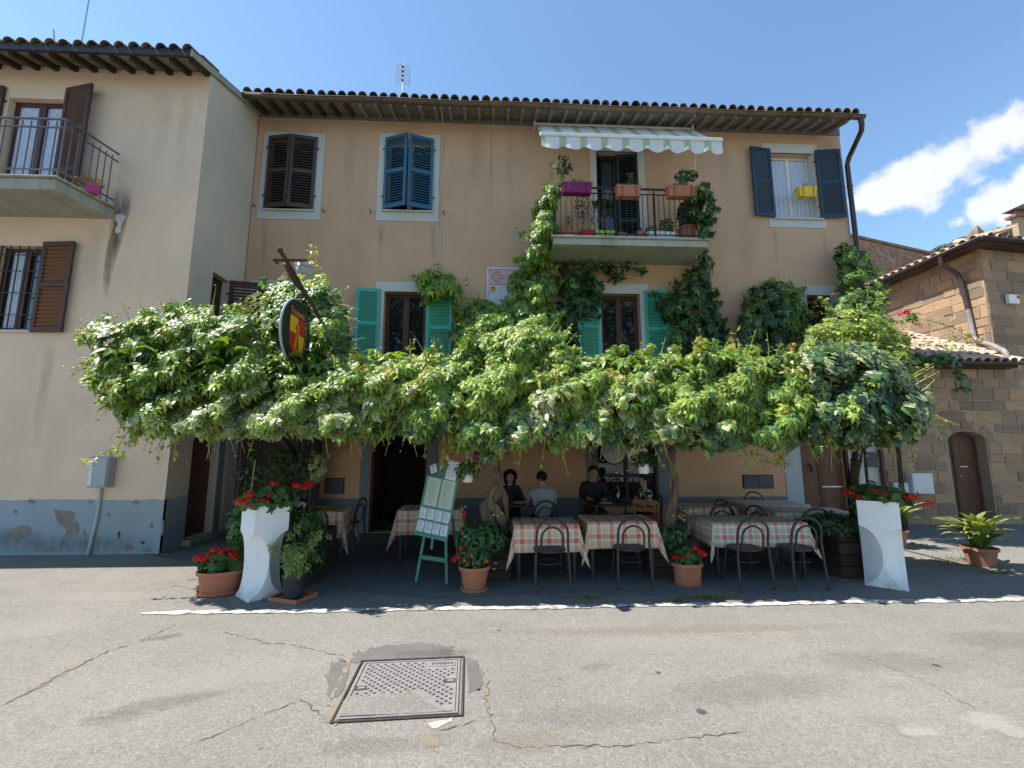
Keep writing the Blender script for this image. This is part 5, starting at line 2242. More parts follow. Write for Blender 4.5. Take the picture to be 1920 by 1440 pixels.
tabs = [
    (.84, .66, .715, (.72, 6.28, 0), .01, .33, 'cloth', 'front table nearest the easel under a red check cloth', 'red and yellow check cloth on the front table nearest the easel'),
    (.92, .70, .73, (1.745, 6.38, 0), -.02, .33, 'cloth', 'middle front table under a red check cloth', 'red and yellow check cloth on the middle front table'),
    (1.28, .70, .715, (3.58, 6.32, 0), -.015, .30, 'cloth_pink', 'long front table under a pink and green check cloth', 'pink and green check cloth on the long front table'),
    (1.00, .75, .735, (-.98, 7.62, 0), .04, .36, 'cloth', 'table half hidden behind the green easel', 'check cloth with a hanging corner behind the green easel'),
    (.92, .75, .735, (-2.78, 7.48, 0), .12, .38, 'cloth', 'table by the restaurant entrance beside the wooden planter', 'check cloth with a yellow cloth on it by the restaurant entrance'),
    (.80, .70, .735, (3.62, 7.72, 0), .02, .30, 'cloth', 'small table beside the thin post under the ochre wall', 'check cloth on the small table beside the thin post'),
    (1.15, .80, .735, (4.95, 7.02, 0), -.22, .24, 'cloth_pink', 'angled table next to the right wooden planter', 'pale check cloth on the angled table next to the right planter'),
    (1.10, .72, .735, (4.95, 8.02, 0), -.05, .26, 'cloth_pink', 'far table between meter hatch and brown door', 'pale check cloth on the far table in front of the brown door'),
]
for i, (w_, d_, h_, loc_, rz_, ov_, mt_, l1, l2) in enumerate(tabs):
    make_table(w_, d_, h_, loc_, rz_, l1)
    make_cloth(w_, d_, h_, ov_, loc_, rz_, l2, mt_, i)
make_table(.75, .70, .735, (.60, 8.18, 0), 0, 'bare dark wood table of the two diners by the thick trunk', 'table_wood')
make_table(.80, .70, .735, (2.15, 8.12, 0), 0, 'bare dark wood table of the diners at the shop window', 'table_wood')
yc = make_cloth(.60, .60, .742, .05, (-2.80, 7.55, 0), .12, 'small yellow cloth laid over the check cloth by the entrance', 'cloth_yellow', 9, 'table cover', 'table covers')


def plate(loc, label, r=.12):
    m = MB()
    m.lathe([(r * .55, 0), (r * .62, .004), (r, .018), (r, .022), (r * .6, .009), (.005, .008)], (0, 0, 0), 24)
    o = m.build('plate', 'plate')
    o.location = loc
    return tag(o, label, 'plate')


plate((.50, 8.10, .737), 'white plate on the dark table before the long haired woman')
plate((2.02, 7.98, .737), 'white plate on the dark table before the man at the shop window')
m = MB()
m.lathe([(.035, 0), (.037, .02), (.037, .18), (.014, .24), (.014, .30), (.016, .305)], (0, 0, 0), 14)
o = m.build('bottle', 'glass')
o.location = (2.30, 8.20, .737)
tag(o, 'dark wine bottle on the table at the shop window', 'bottle')
m = MB()
for k in range(5):
    m.lathe([(.10, 0), (.16, .02), (.17, .10), (.12, .18), (.03, .22)], (0, 0, 0), 14, 1.1, .7)
    break
o = m.build('bag', 'dark_bag')
o.location = (-2.98, 7.3, .748)
o.scale = (1.1, 1, .8)
tag(o, 'black bag lying on the yellow cloth by the entrance', 'bag')
# an orange wooden chair back at the shop window table
t = thing('wooden_chair', 'orange wooden chair at the shop window table', 'chair', (2.62, 7.52, 0), -.5)
for s in (-1, 1):
    m = MB()
    m.bar((s * .19, -.2, 0), (s * .19, -.24, .86), .035)
    m.build('back_post', 'orange_chair', t)
    m = MB()
    m.bar((s * .19, .19, 0), (s * .19, .19, .44), .035)
    m.build('leg', 'orange_chair', t)
m = MB()
m.bx(-.21, .21, -.2, .21, .44, .47)
m.build('seat', 'orange_chair', t, bevel=.01)
for z in (.60, .72, .84):
    m = MB()
    m.bx(-.175, .175, -.243, -.217, z - .035, z + .035)
    m.build('back_rail', 'orange_chair', t)


# ------------------------------------------------------------------ people, seated at the back of the terrace
def skin_mesh(name, J, E_, mat, parent, sub=1):
    keys = list(J)
    me = bpy.data.meshes.new(name)
    me.from_pydata([J[k][0] for k in keys], [(keys.index(a), keys.index(b)) for a, b in E_], [])
    o = link(name, me, mat, parent, False)
    o.modifiers.new('skin', 'SKIN')
    sv = me.skin_vertices[0].data
    for i, k in enumerate(keys):
        r = J[k][1]
        sv[i].radius = r if isinstance(r, tuple) else (r, r)
        sv[i].use_root = (i == 0)
    o.modifiers['skin'].use_smooth_shade = True
    if sub:
        o.modifiers.new('sub', 'SUBSURF').levels = sub
        o.modifiers['sub'].render_levels = sub + 1
    return o


def person(label, loc, rotz, shirt, trousers, hair, turn=0.0, lean=0.0, sleeves=.45, female=False, scale=.95):
    w = .90 if female else 1.0
    ty = lambda z: lean * (z - .5)
    J = {'pelvis': ((0, 0, .55), (.12 * w, .10)), 'waist': ((0, -.01 + ty(.72), .72), (.095 * w, .08)), 'chest': ((0, -.01 + ty(.94), .94), (.11 * w, .085)),
         'collar': ((0, ty(1.05), 1.06), .062), 'neck': ((0, .01 + ty(1.12), 1.12), .052), 'jaw': ((0, .035 + ty(1.2), 1.185), (.062, .072)),
         'head': ((0, .02 + ty(1.26), 1.255), (.076, .092)), 'crown': ((0, .005 + ty(1.32), 1.325), (.062, .078))}
    E_ = [('pelvis', 'waist'), ('waist', 'chest'), ('chest', 'collar'), ('collar', 'neck'), ('neck', 'jaw'), ('jaw', 'head'), ('head', 'crown')]
    J['nose'] = ((0, .125 + ty(1.24), 1.225), .012)
    E_.append(('head', 'nose'))
    for s, n in ((-1, 'l'), (1, 'r')):
        J['ear' + n] = ((s * .085, .0 + ty(1.24), 1.235), .016)
        E_.append(('head', 'ear' + n))
        J['sho' + n] = ((s * .185 * w, -.01 + ty(1.02), 1.02), .052 * w)
        J['elb' + n] = ((s * .25, .12 + ty(.8), .80), .043 * w)
        J['wri' + n] = ((s * .14, .36, .775), .028)
        J['pal' + n] = ((s * .115, .415, .775), (.034, .016))
        E_ += [('chest', 'sho' + n), ('sho' + n, 'elb' + n), ('elb' + n, 'wri' + n), ('wri' + n, 'pal' + n)]
        for k, (fx, fl) in enumerate(((-.03, .065), (-.01, .08), (.012, .075), (.032, .06))):
            J['f%d%s' % (k, n)] = ((s * .115 + fx, .415 + fl * .6, .778), .009)
            J['g%d%s' % (k, n)] = ((s * .115 + fx * 1.1, .415 + fl, .768), .008)
            E_ += [('pal' + n, 'f%d%s' % (k, n)), ('f%d%s' % (k, n), 'g%d%s' % (k, n))]
        J['t' + n] = ((s * .075, .40, .785), .010)
        E_.append(('wri' + n, 't' + n))
        J['hip' + n] = ((s * .095, .03, .53), .09 * w)
        J['kne' + n] = ((s * .115, .44, .52), .066)
        J['ank' + n] = ((s * .115, .42, .10), .042)
        J['toe' + n] = ((s * .12, .56, .045), .036)
        E_ += [('pelvis', 'hip' + n), ('hip' + n, 'kne' + n), ('kne' + n, 'ank' + n), ('ank' + n, 'toe' + n)]
    p = thing('person', label, 'person', loc, rotz)
    p.scale = (scale,) * 3
    skin_mesh('body', J, E_, 'skin', p)
    g = lambda k, d: (J[k][0], tuple(x + d for x in J[k][1]) if isinstance(J[k][1], tuple) else J[k][1] + d)
    K = {k: g(k, .042) for k in ('waist', 'pelvis', 'chest')}
    K['collar'] = (J['collar'][0], .092)
    E2 = [('waist', 'pelvis'), ('waist', 'chest'), ('chest', 'collar')]
    for n in 'lr':
        K['sho' + n] = g('sho' + n, .024)
        a, b = Vector(J['sho' + n][0]), Vector(J['elb' + n][0])
        c = a.lerp(b, sleeves * 1.4) if sleeves < .7 else b
        K['slv' + n] = (tuple(c), .064 * w)
        E2 += [('chest', 'sho' + n), ('sho' + n, 'slv' + n)]
        if sleeves >= .7:
            K['cuf' + n] = (tuple(b.lerp(Vector(J['wri' + n][0]), .85)), .04)
            E2.append(('slv' + n, 'cuf' + n))
    skin_mesh('shirt', K, E2, shirt, p)
    K = {k: g(k, .014) for k in ('pelvis', 'hipl', 'hipr', 'knel', 'kner')}
    E3 = [('pelvis', 'hipl'), ('pelvis', 'hipr'), ('hipl', 'knel'), ('hipr', 'kner')]
    for n in 'lr':
        K['ank' + n] = g('ank' + n, .022)
        E3.append(('kne' + n, 'ank' + n))
    skin_mesh('trousers', K, E3, trousers, p)
    hd = Vector((0, .012 + ty(1.27), 1.27))
    m = MB()
    r = random.Random(len(label))
    if hair == 'short':
        for i in range(220):
            a, e = r.uniform(0, 2 * PI), r.uniform(-.75, 1.5)
            d = Vector((math.cos(a) * math.cos(e), math.sin(a) * math.cos(e), math.sin(e)))
            if (d.y > .35 and d.z < .55) or (d.y > -.25 and d.z < -.1):
                continue
            c = hd + Vector((d.x * .080, d.y * .093, d.z * .085 + .005))
            m.lathe([(.004, -.02), (.02, -.008), (.022, .006), (.006, .02)], c, 6)
    else:
        for i in range(230):
            a, e = r.uniform(0, 2 * PI), r.uniform(-1.3, 1.5)
            d = Vector((math.cos(a) * math.cos(e), math.sin(a) * math.cos(e), math.sin(e)))
            if d.y > .35 and d.z < .62:
                continue
            low_ = 1.0 if d.z > 0 else 2.3
            c = hd + Vector((d.x * .125, d.y * .105 - .015, d.z * .10 * low_ + .01))
            m.lathe([(.004, -.03), (.024, -.012), (.026, .010), (.006, .03)], c, 6)
    m.build('hair', 'hair', p)
    for s in (-1, 1):
        m = MB()
        m.lathe([(.002, -.009), (.009, -.003), (.009, .003), (.002, .009)], (s * .032, .098 + ty(1.255), 1.255), 8)
        m.build('eye', 'eye', p)
    m = MB()
    m.tube([(-.024, .097 + ty(1.18), 1.178), (0, .104 + ty(1.18), 1.176), (.024, .097 + ty(1.18), 1.178)], [.003, .006, .003], 6)
    m.build('mouth', 'sign_red', p)
    return p


person('man in a pale t-shirt sitting with his back to the street', (.86, 7.66, 0), 0.05, 'tshirt', 'trousers', 'short', lean=.05, scale=.96)
person('woman with long curly dark hair facing the street across the table', (.36, 8.72, 0), PI - .1, 'dark_shirt', 'trousers', 'long', female=True, scale=.93, sleeves=1)
person('man in a dark shirt facing the street in front of the shop window', (1.95, 8.72, 0), PI, 'dark_shirt', 'denim', 'short', lean=.12, scale=1.0, sleeves=1)
person('woman in a dark floral top turned sideways at the shop window', (2.80, 8.22, 0), PI / 2 + .15, 'floral', 'trousers', 'short', female=True, scale=.90, sleeves=.45)

# ------------------------------------------------------------------ easel with menus
ez_ = thing('menu_easel', 'green wooden easel holding menu sheets on the terrace edge', 'easel', (-.72, 6.08, 0), rad(-6))
m = MB()
top = Vector((.02, .16, 1.62))
for s, p in ((-1, (-.30, -.02, 0)), (1, (.22, -.10, 0))):
    m = MB()
    m.bar(p, top + Vector((s * .06, -.01, -.04)), .042, .026)
    m.build('leg', 'easel', ez_)
m = MB()
m.bar((.30, .62, 0), top + Vector((.03, .05, -.1)), .036, .024)
m.build('leg', 'easel', ez_)
m = MB()
m.bar((-.075, .035, .42), (.02, .16, 1.60), .04, .02)
m.build('mast', 'easel', ez_)
m = MB()
m.bar((-.255, -.015, .33), (.20, -.075, .30), .022, .055)
m.build('cross_bar', 'easel', ez_)
m = MB()
m.bar((-.05, .13, 1.33), (.10, .12, 1.32), .025, .06)
m.bar((-.04, .145, 1.44), (.08, .135, 1.44), .02, .02)
m.build('head_piece', 'easel', ez_)
ez_.scale = (.80, .92, .94)
# the board: origin at its lower left corner, tilted back
bo = Vector((-.335, -.045, .66))
bx_ = (Vector((.215, -.105, .58)) - bo).normalized()
bup = Vector((.125, .115, .60)).normalized()
bup = (bup - bx_ * bup.dot(bx_)).normalized()
bn = bx_.cross(bup)


def on_board(m, x0, x1, y0, y1, o0, o1, rot=0.0):
    c = Vector(((x0 + x1) / 2, (y0 + y1) / 2))
    cs, sn = math.cos(rot), math.sin(rot)
    vs = []
    for o in (o0, o1):
        for x, y in ((x0, y0), (x1, y0), (x1, y1), (x0, y1)):
            dx, dy = x - c.x, y - c.y
            X, Y = c.x + dx * cs - dy * sn, c.y + dx * sn + dy * cs
            vs.append(bo + bx_ * X + bup * Y + bn * o)
    m.add(vs, [(3, 2, 1, 0), (4, 5, 6, 7), (0, 1, 5, 4), (1, 2, 6, 5), (2, 3, 7, 6), (3, 0, 4, 7)])


m = MB()
on_board(m, 0, .56, 0, .80, -.016, 0)
on_board(m, -.005, .565, -.03, -.001, -.02, .02)
m.build('board', 'easel', ez_)
rl = random.Random(12)
sheets = [(.045, .270, .385, .775, 0, 'paper_green'), (.300, .525, .385, .775, 0, 'paper_green')]
for j in range(2):
    for i in range(4):
        x = .012 + i * .135
        y = .205 - j * .175
        sheets.append((x, x + .118, y, y + .145, rl.uniform(-.09, .06), 'paper'))
sheets.append((.33, .52, .79, 1.06, -.05, 'paper'))
sheets.append((.04, .15, .84, .96, .5, 'paper'))
for k, (x0, x1, y0, y1, ro, mt) in enumerate(sheets):
    m = MB()
    on_board(m, x0, x1, y0, y1, .002 + .002 * (k % 3), .0035 + .002 * (k % 3), ro)
    s_ = m.build('menu_sheet', mt, ez_)
    m = MB()
    n_ = 26 if k < 2 else 6
    for q in range(n_):
        yy = y1 - (y1 - y0) * (.09 + .86 * q / n_)
        xa = x0 + (x1 - x0) * rl.uniform(.10, .16)
        xb = x1 - (x1 - x0) * rl.uniform(.12, .55)
        if xb <= xa:
            continue
        c = .0045 + .002 * (k % 3)
        hh = (.003 if k < 2 else .006)
        # lines turn with their sheet
        cx, cy = (x0 + x1) / 2, (y0 + y1) / 2
        cs, sn = math.cos(ro), math.sin(ro)
        vs = []
        for X, Y in ((xa, yy), (xb, yy), (xb, yy + hh), (xa, yy + hh)):
            dx, dy = X - cx, Y - cy
            vs.append(bo + bx_ * (cx + dx * cs - dy * sn) + bup * (cy + dx * sn + dy * cs) + bn * c)
        m.add(vs, [(0, 1, 2, 3)])
    stuff(m.build('printed_lines', 'ink', s_))

# ------------------------------------------------------------------ hanging oval sign on its bracket
sg = thing('oval_sign', 'oval black trattoria sign with a red and yellow shield hanging from its bracket', 'sign', (-2.55, 5.74, 3.62))
SC = Vector((-2.55, 5.74, 3.185))
RY_, RZ_ = .415, .425
m = MB()
n = 48
el = [(SC.y + RY_ * math.cos(2 * PI * i / n), SC.z + RZ_ * math.sin(2 * PI * i / n)) for i in range(n)]
m.prism(el, SC.x - .02, SC.x + .02, 'x')
bd = m.build('board', 'black_board', sg, world=True)
m = MB()
m.tube([(SC.x, SC.y + (RY_ + .001) * math.cos(2 * PI * i / n), SC.z + (RZ_ + .001) * math.sin(2 * PI * i / n)) for i in range(n)], .016, 8, closed=True)
m.build('rim', 'grey_box', bd, world=True)


def sx_poly(pts, o0, o1, mat, name, parent):
    """flat shape on the sign's face: pts (right, up) from the sign centre"""
    m = MB()
    m.prism([(SC.y + a, SC.z + b) for a, b in pts], SC.x + o0, SC.x + o1, 'x')
    return m.build(name, mat, parent, world=True)


def shield_pts(x0, x1, y0, y1):
    """quarter cut out of a shield with a round foot"""
    full = [(-.21, .19), (.21, .19), (.21, -.10)] + [(.21 * math.cos(a), -.10 + .20 * math.sin(a)) for a in np.linspace(0, -PI, 17)[1:-1]] + [(-.21, -.10)]
    # clip by the rectangle
    def clip(P, ax, lim, keep_less):
        out = []
        for p, q in zip(P, P[1:] + P[:1]):
            ip = (p[ax] <= lim) == keep_less
            iq = (q[ax] <= lim) == keep_less
            if ip:
                out.append(p)
            if ip != iq:
                t = (lim - p[ax]) / (q[ax] - p[ax])
                out.append((p[0] + (q[0] - p[0]) * t, p[1] + (q[1] - p[1]) * t))
        return out
    P = clip(full, 0, x1, True)
    P = clip(P, 0, x0, False)
    P = clip(P, 1, y1, True)
    P = clip(P, 1, y0, False)
    return P


for (a, b, c, d, mt) in ((-1, 0, -.02, 1, 'sign_yellow'), (0, 1, -.02, 1, 'sign_red'), (-1, 0, -1, -.02, 'sign_red'), (0, 1, -1, -.02, 'sign_yellow')):
    sx_poly(shield_pts(a, b, c, d), .0205, .024, mt, 'shield_quarter', bd)
# counterchanged arm-like emblem
sx_poly([(-.05, .10), (-.02, .08), (0, .08), (0, -.02), (-.035, -.02), (-.03, .03), (-.055, .04)], .024, .027, 'sign_red', 'emblem', bd)
sx_poly([(0, .09), (.045, .10), (.055, .05), (.03, .02), (.03, -.02), (0, -.02)], .024, .027, 'sign_orange', 'emblem', bd)
sx_poly([(-.035, -.025), (0, -.025), (0, -.14), (-.03, -.24), (-.085, -.215), (-.05, -.12)], .024, .027, 'sign_orange', 'emblem', bd)
sx_poly([(0, -.025), (.03, -.025), (.045, -.12), (.065, -.22), (.005, -.235), (0, -.14)], .024, .027, 'sign_red', 'emblem', bd)


def letters(txt, size, place, name, parent, mat):
    """text drawn letter by letter, turned into mesh; place(i) -> matrix"""
    m = MB()
    for i, chx in enumerate(txt):
        if chx == ' ':
            continue
        cu = bpy.data.curves.new('glyph', 'FONT')
        cu.body = chx
        cu.size = size
        cu.align_x = 'CENTER'
        cu.extrude = .001
        cu.offset = .0022
        cu.resolution_u = 3
        to = bpy.data.objects.new('glyph', cu)
        me = to.to_mesh()
        Mx = place(i)
        m.add([Mx @ v.co for v in me.vertices], [tuple(p.vertices) for p in me.polygons])
        to.to_mesh_clear()
        bpy.data.objects.remove(to)
        bpy.data.curves.remove(cu)
    return m.build(name, mat, parent, world=True)


# letter axes on the sign face: right = +Y, up = +Z, out = +X
FACE = Matrix(((0, 0, 1), (1, 0, 0), (0, 1, 0))).to_4x4()


def put_a(i):
    x = -.185 + [0, .060, .105, .155, .195, .238, .285, .318, .355][i]
    return Matrix.Translation((SC.x + .0225, SC.y + x, SC.z + .215)) @ FACE @ Matrix.Scale(1.25, 4, (0, 1, 0))


letters('Trattoria', .098, put_a, 'lettering', bd, 'sign_orange')


def put_b(i):
    z = .145 - i * .062
    xx = .262 - .0035 * (i - 3) ** 2
    return Matrix.Translation((SC.x + .0225, SC.y + xx, SC.z + z - (0 if i else -.02))) @ FACE @ Matrix.Scale(1.1, 4, (1, 0, 0))


letters('dCorsica', .082, lambda i: put_b(i) if i else Matrix.Translation((SC.x + .0225, SC.y + .235, SC.z + .172)) @ FACE @ Matrix.Scale(.6, 4), 'lettering', bd, 'sign_orange')
m = MB()
m.tube([(-2.55, 6.75, 3.50), (-2.55, 6.2, 3.72), (-2.55, 5.75, 3.86), (-2.55, 5.42, 3.98), (-2.55, 5.18, 4.05)], .026, 8)
m.lathe([(.012, -.03), (.036, -.012), (.036, .012), (.012, .03)], (-2.55, 5.17, 4.055), 10)
br = m.build('bracket_arm', 'rust_iron', sg, world=True)
m = MB()
m.tube([(-2.55, 5.90, 3.80), (-2.55, 5.62, 3.82), (-2.55, 5.42, 3.90), (-2.55, 5.34, 3.96)], [.030, .026, .022, .03], 8)
m.build('scroll', 'rust_iron', br, world=True)
m = MB()
m.bar((-2.75, 5.46, 4.05), (-2.36, 5.50, 4.07), .022, .03)
m.bar((-2.75, 5.44, 4.05), (-2.70, 5.46, 4.0), .02, .03)
m.build('lamp_bar', 'rust_iron', br, world=True)
for y_ in (5.62, 5.86):
    m = MB()
    m.tube([(-2.55, y_, 3.84), (-2.55, y_, 3.58)], .010, 6)
    m.build('hanger', 'rust_iron', br, world=True)
fl = thing('floodlight', 'small grey floodlight clipped on the sign bracket', 'floodlight', (-2.42, 5.60, 4.0))
fl.rotation_euler = (0, 0, rad(40))
rr = Matrix.Rotation(rad(-52), 3, 'X')
m = MB()
m.box((0, 0, 0), (.20, .11, .16), rr)
m.build('housing', 'grey_box', fl, bevel=.02)
m = MB()
m.box(rr @ Vector((0, -.058, 0)), (.175, .006, .135), rr)
m.build('glass', 'mirror', fl)
for k in range(4):
    m = MB()
    m.box(rr @ Vector((-.07 + .045 * k, .062, 0)), (.012, .03, .13), rr)
    m.build('cooling_fin', 'aluminium', fl)
m = MB()
m.tube([(-.11, 0, 0), (-.11, .04, .11), (.11, .04, .11), (.11, 0, 0)], .008, 6)
m.build('yoke', 'aluminium', fl)

# ------------------------------------------------------------------ pergola
pg = thing('pergola', 'iron and timber pergola frame carrying the creepers', 'pergola', (.4, 6.4, 0))
for x, y in ((-2.62, 6.75), (.12, 6.42), (2.63, 6.45), (5.28, 6.5)):
    m = MB()
    m.bar((x, y, 0), (x, y, 2.35), .045)
    m.build('post', 'iron', pg, world=True)
for y in (5.75, 6.5, 7.9):
    m = MB()
    m.bar((-4.6, y, 2.37), (5.7, y, 2.37), .05, .05)
    m.build('beam', 'iron', pg, world=True)
for i in range(11):
    x = -4.5 + i * 1.0
    m = MB()
    m.bar((x, 5.6, 2.42), (x, YF, 2.42), .04, .04)
    m.build('rafter', 'iron', pg, world=True)
# dark wooden lattice screen by the left door
ls = thing('lattice_screen', 'dark wooden slat screen standing beside the left door', 'screen', (-3.72, 9.2, 0))
for i in range(5):
    m = MB()
    x = -3.93 + i * .11
    m.bx(x, x + .085, 9.18, 9.21, .1, 2.0)
    m.build('slat', 'lintel_wood', ls, world=True)
for z in (.3, 1.1, 1.8):
    m = MB()
    m.bx(-3.96, -3.40, 9.212, 9.24, z, z + .07)
    m.build('rail', 'lintel_wood', ls, world=True)
mr = thing('wall_mirror', 'round pale tray hanging at the shop window between the trunks', 'tray', (2.66, 9.2, 1.70))
m = MB()
m.prism([(2.55 + .26 * math.cos(2 * PI * i / 32), 1.66 + .28 * math.sin(2 * PI * i / 32)) for i in range(32)], 9.28, 9.31)
m.build('disc', 'mirror', mr, world=True)
m = MB()
m.tube([(2.55 + .265 * math.cos(2 * PI * i / 32), 9.28, 1.66 + .285 * math.sin(2 * PI * i / 32)) for i in range(32)], .014, 6, closed=True)
m.build('rim', 'iron', mr, world=True)

# ------------------------------------------------------------------ leaves
def leaflet(ang, L, wd, droop, fold=.06):
    pts = [(0, 0, 0), (-.5 * wd, .33, fold), (0, .33, 0), (.5 * wd, .33, fold), (-.40 * wd, .68, fold * .8), (0, .68, 0), (.40 * wd, .68, fold * .8), (0, 1, 0)]
    tri = [(0, 2, 1), (0, 3, 2), (1, 5, 4), (1, 2, 5), (2, 6, 5), (2, 3, 6), (4, 5, 7), (5, 6, 7)]
    e = [.2, 1, 0, 1, 1, 0, 1, .8]
    out = []
    c, s = math.cos(ang), math.sin(ang)
    for x, y, z in pts:
        x, y = x * L, y * L
        z = z * L - droop * (y * y)
        out.append((x * c + y * s, -x * s + y * c, z))
    return out, tri, e


def combine(parts):
    V, T, E_ = [], [], []
    for v, t, e in parts:
        b = len(V)
        V += v
        T += [tuple(i + b for i in q) for q in t]
        E_ += e
    return np.array(V, float), np.array(T, int), np.array(E_, float)


def leaf_creeper(seed):
    r = random.Random(seed)
    P = []
    for a, L in ((-2.0, .36), (-.98, .48), (0, .56), (.98, .48), (2.0, .36)):
        P.append(leaflet(a + r.uniform(-.15, .15), L * r.uniform(.88, 1.1), .43, r.uniform(.7, 1.5), r.uniform(.04, .12)))
    return combine(P)


def leaf_rose(seed):
    r = random.Random(seed)
    P = []
    for (x, y, a, L) in ((0, .5, 0, .45), (0, .40, -1.2, .38), (0, .40, 1.2, .38), (0, .1, -1.2, .34), (0, .1, 1.2, .34)):
        v, t, e = leaflet(a + r.uniform(-.2, .2), L, .55, r.uniform(.1, .6), .04)
        P.append(([(p[0] + x, p[1] + y, p[2]) for p in v], t, e))
    return combine(P)


def leaf_ivy(seed, lobes=True):
    r = random.Random(seed)
    o = [(0, .0), (-.22, -.12), (-.46, .02), (-.52, .26), (-.34, .38), (-.27, .62), (0, 1.0), (.27, .62), (.34, .38), (.52, .26), (.46, .02), (.22, -.12)]
    if not lobes:
        o = [(0, .0), (-.2, -.10), (-.42, .02), (-.50, .25), (-.44, .5), (-.25, .78), (0, 1.02), (.25, .78), (.44, .5), (.50, .25), (.42, .02), (.2, -.10)]
    o = [(x * r.uniform(.9, 1.1), y * r.uniform(.95, 1.05)) for x, y in o]
    c = (0, .35)
    k = len(o)
    dr = r.uniform(.1, .45)
    zf = lambda x, y: -dr * y * y - .12 * x * x + .05 * abs(x)
    V = [(x, y, zf(x, y)) for x, y in o] + [(c[0] + (x - c[0]) * .76, c[1] + (y - c[1]) * .76, zf(x * .76, y * .76) + .02) for x, y in o] + [(*c, .03)]
    T = []
    for i in range(k):
        j = (i + 1) % k
        T += [(j, i, k + i), (j, k + i, k + j), (k + j, k + i, 2 * k)]
    E_ = [1.0] * k + [0.0] * k + [0.0]
    V = [(x, y - .3, z) for x, y, z in V]
    E_ = [(e * r.uniform(.55, 1.1) if e else r.uniform(0, .4)) for e in E_]
    return np.array(V), np.array(T), np.clip(np.array(E_), 0, 1)


def leaf_ovate(seed):
    r = random.Random(seed)
    v, t, e = leaflet(0, 1.0, r.uniform(.45, .62), r.uniform(.1, .5), .08)
    return combine([(v, t, e)])


def leaf_round(seed):
    r = random.Random(seed)
    k = 9
    V = [(.5 * math.cos(2 * PI * i / k + PI / 2) * r.uniform(.88, 1.08), .45 + .5 * math.sin(2 * PI * i / k + PI / 2) * r.uniform(.88, 1.08), r.uniform(.02, .14)) for i in range(k)] + [(0, .35, -.03)]
    T = [(i, (i + 1) % k, k) for i in range(k)]
    return np.array(V), np.array(T), np.array([1.0] * k + [0.0])


KIND = {'creeper': [leaf_creeper(i) for i in range(6)], 'ivy': [leaf_ivy(i) for i in range(5)], 'heart': [leaf_ivy(i, False) for i in range(5)],
        'rose': [leaf_rose(i) for i in range(4)], 'ovate': [leaf_ovate(i) for i in range(5)], 'round': [leaf_round(i) for i in range(4)]}
# palette: (colour a, colour b, edge colour, edge weight)
PAL = {
    'creeper': ((.095, .195, .026), (.195, .32, .050), (.24, .35, .06), .5),
    'bright': ((.23, .35, .042), (.34, .43, .07), (.38, .46, .10), .4),
    'young': ((.32, .34, .055), (.42, .38, .08), (.30, .26, .06), .3),
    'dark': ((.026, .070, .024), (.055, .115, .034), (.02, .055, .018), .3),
    'ivy': ((.050, .125, .040), (.090, .175, .055), (.13, .19, .08), .25),
    'vari': ((.055, .115, .045), (.10, .17, .07), (.74, .71, .44), 1.0),
    'varipale': ((.20, .26, .10), (.40, .42, .20), (.78, .75, .48), .95),
    'rose': ((.13, .21, .045), (.22, .28, .07), (.18, .19, .04), .3),
    'geranium': ((.045, .12, .028), (.095, .19, .045), (.04, .09, .025), .3),
    'azalea': ((.040, .115, .035), (.080, .18, .06), (.05, .12, .04), .2),
    'grey': ((.10, .13, .085), (.15, .17, .11), (.1, .1, .06), .3),
    'pot': ((.05, .11, .03), (.10, .17, .05), (.04, .08, .02), .3),
    'dry': ((.24, .20, .10), (.33, .26, .13), (.2, .15, .08), .3),
    'tree': ((.022, .055, .014), (.050, .095, .022), (.02, .05, .01), .2),
    'pine': ((.030, .062, .022), (.055, .092, .030), (.02, .05, .01), .2),
    'autumn': ((.40, .20, .04), (.45, .28, .08), (.3, .1, .03), .3),
}


def basis(nrm, tip):
    """columns x, y (stem to tip), z (face normal) for arrays of directions"""
    nrm = nrm / np.linalg.norm(nrm, axis=1, keepdims=True)
    t = tip - nrm * np.sum(tip * nrm, axis=1, keepdims=True)
    t = t / np.maximum(np.linalg.norm(t, axis=1, keepdims=True), 1e-6)
    x = np.cross(t, nrm)
    return np.stack([x, t, nrm], axis=2)


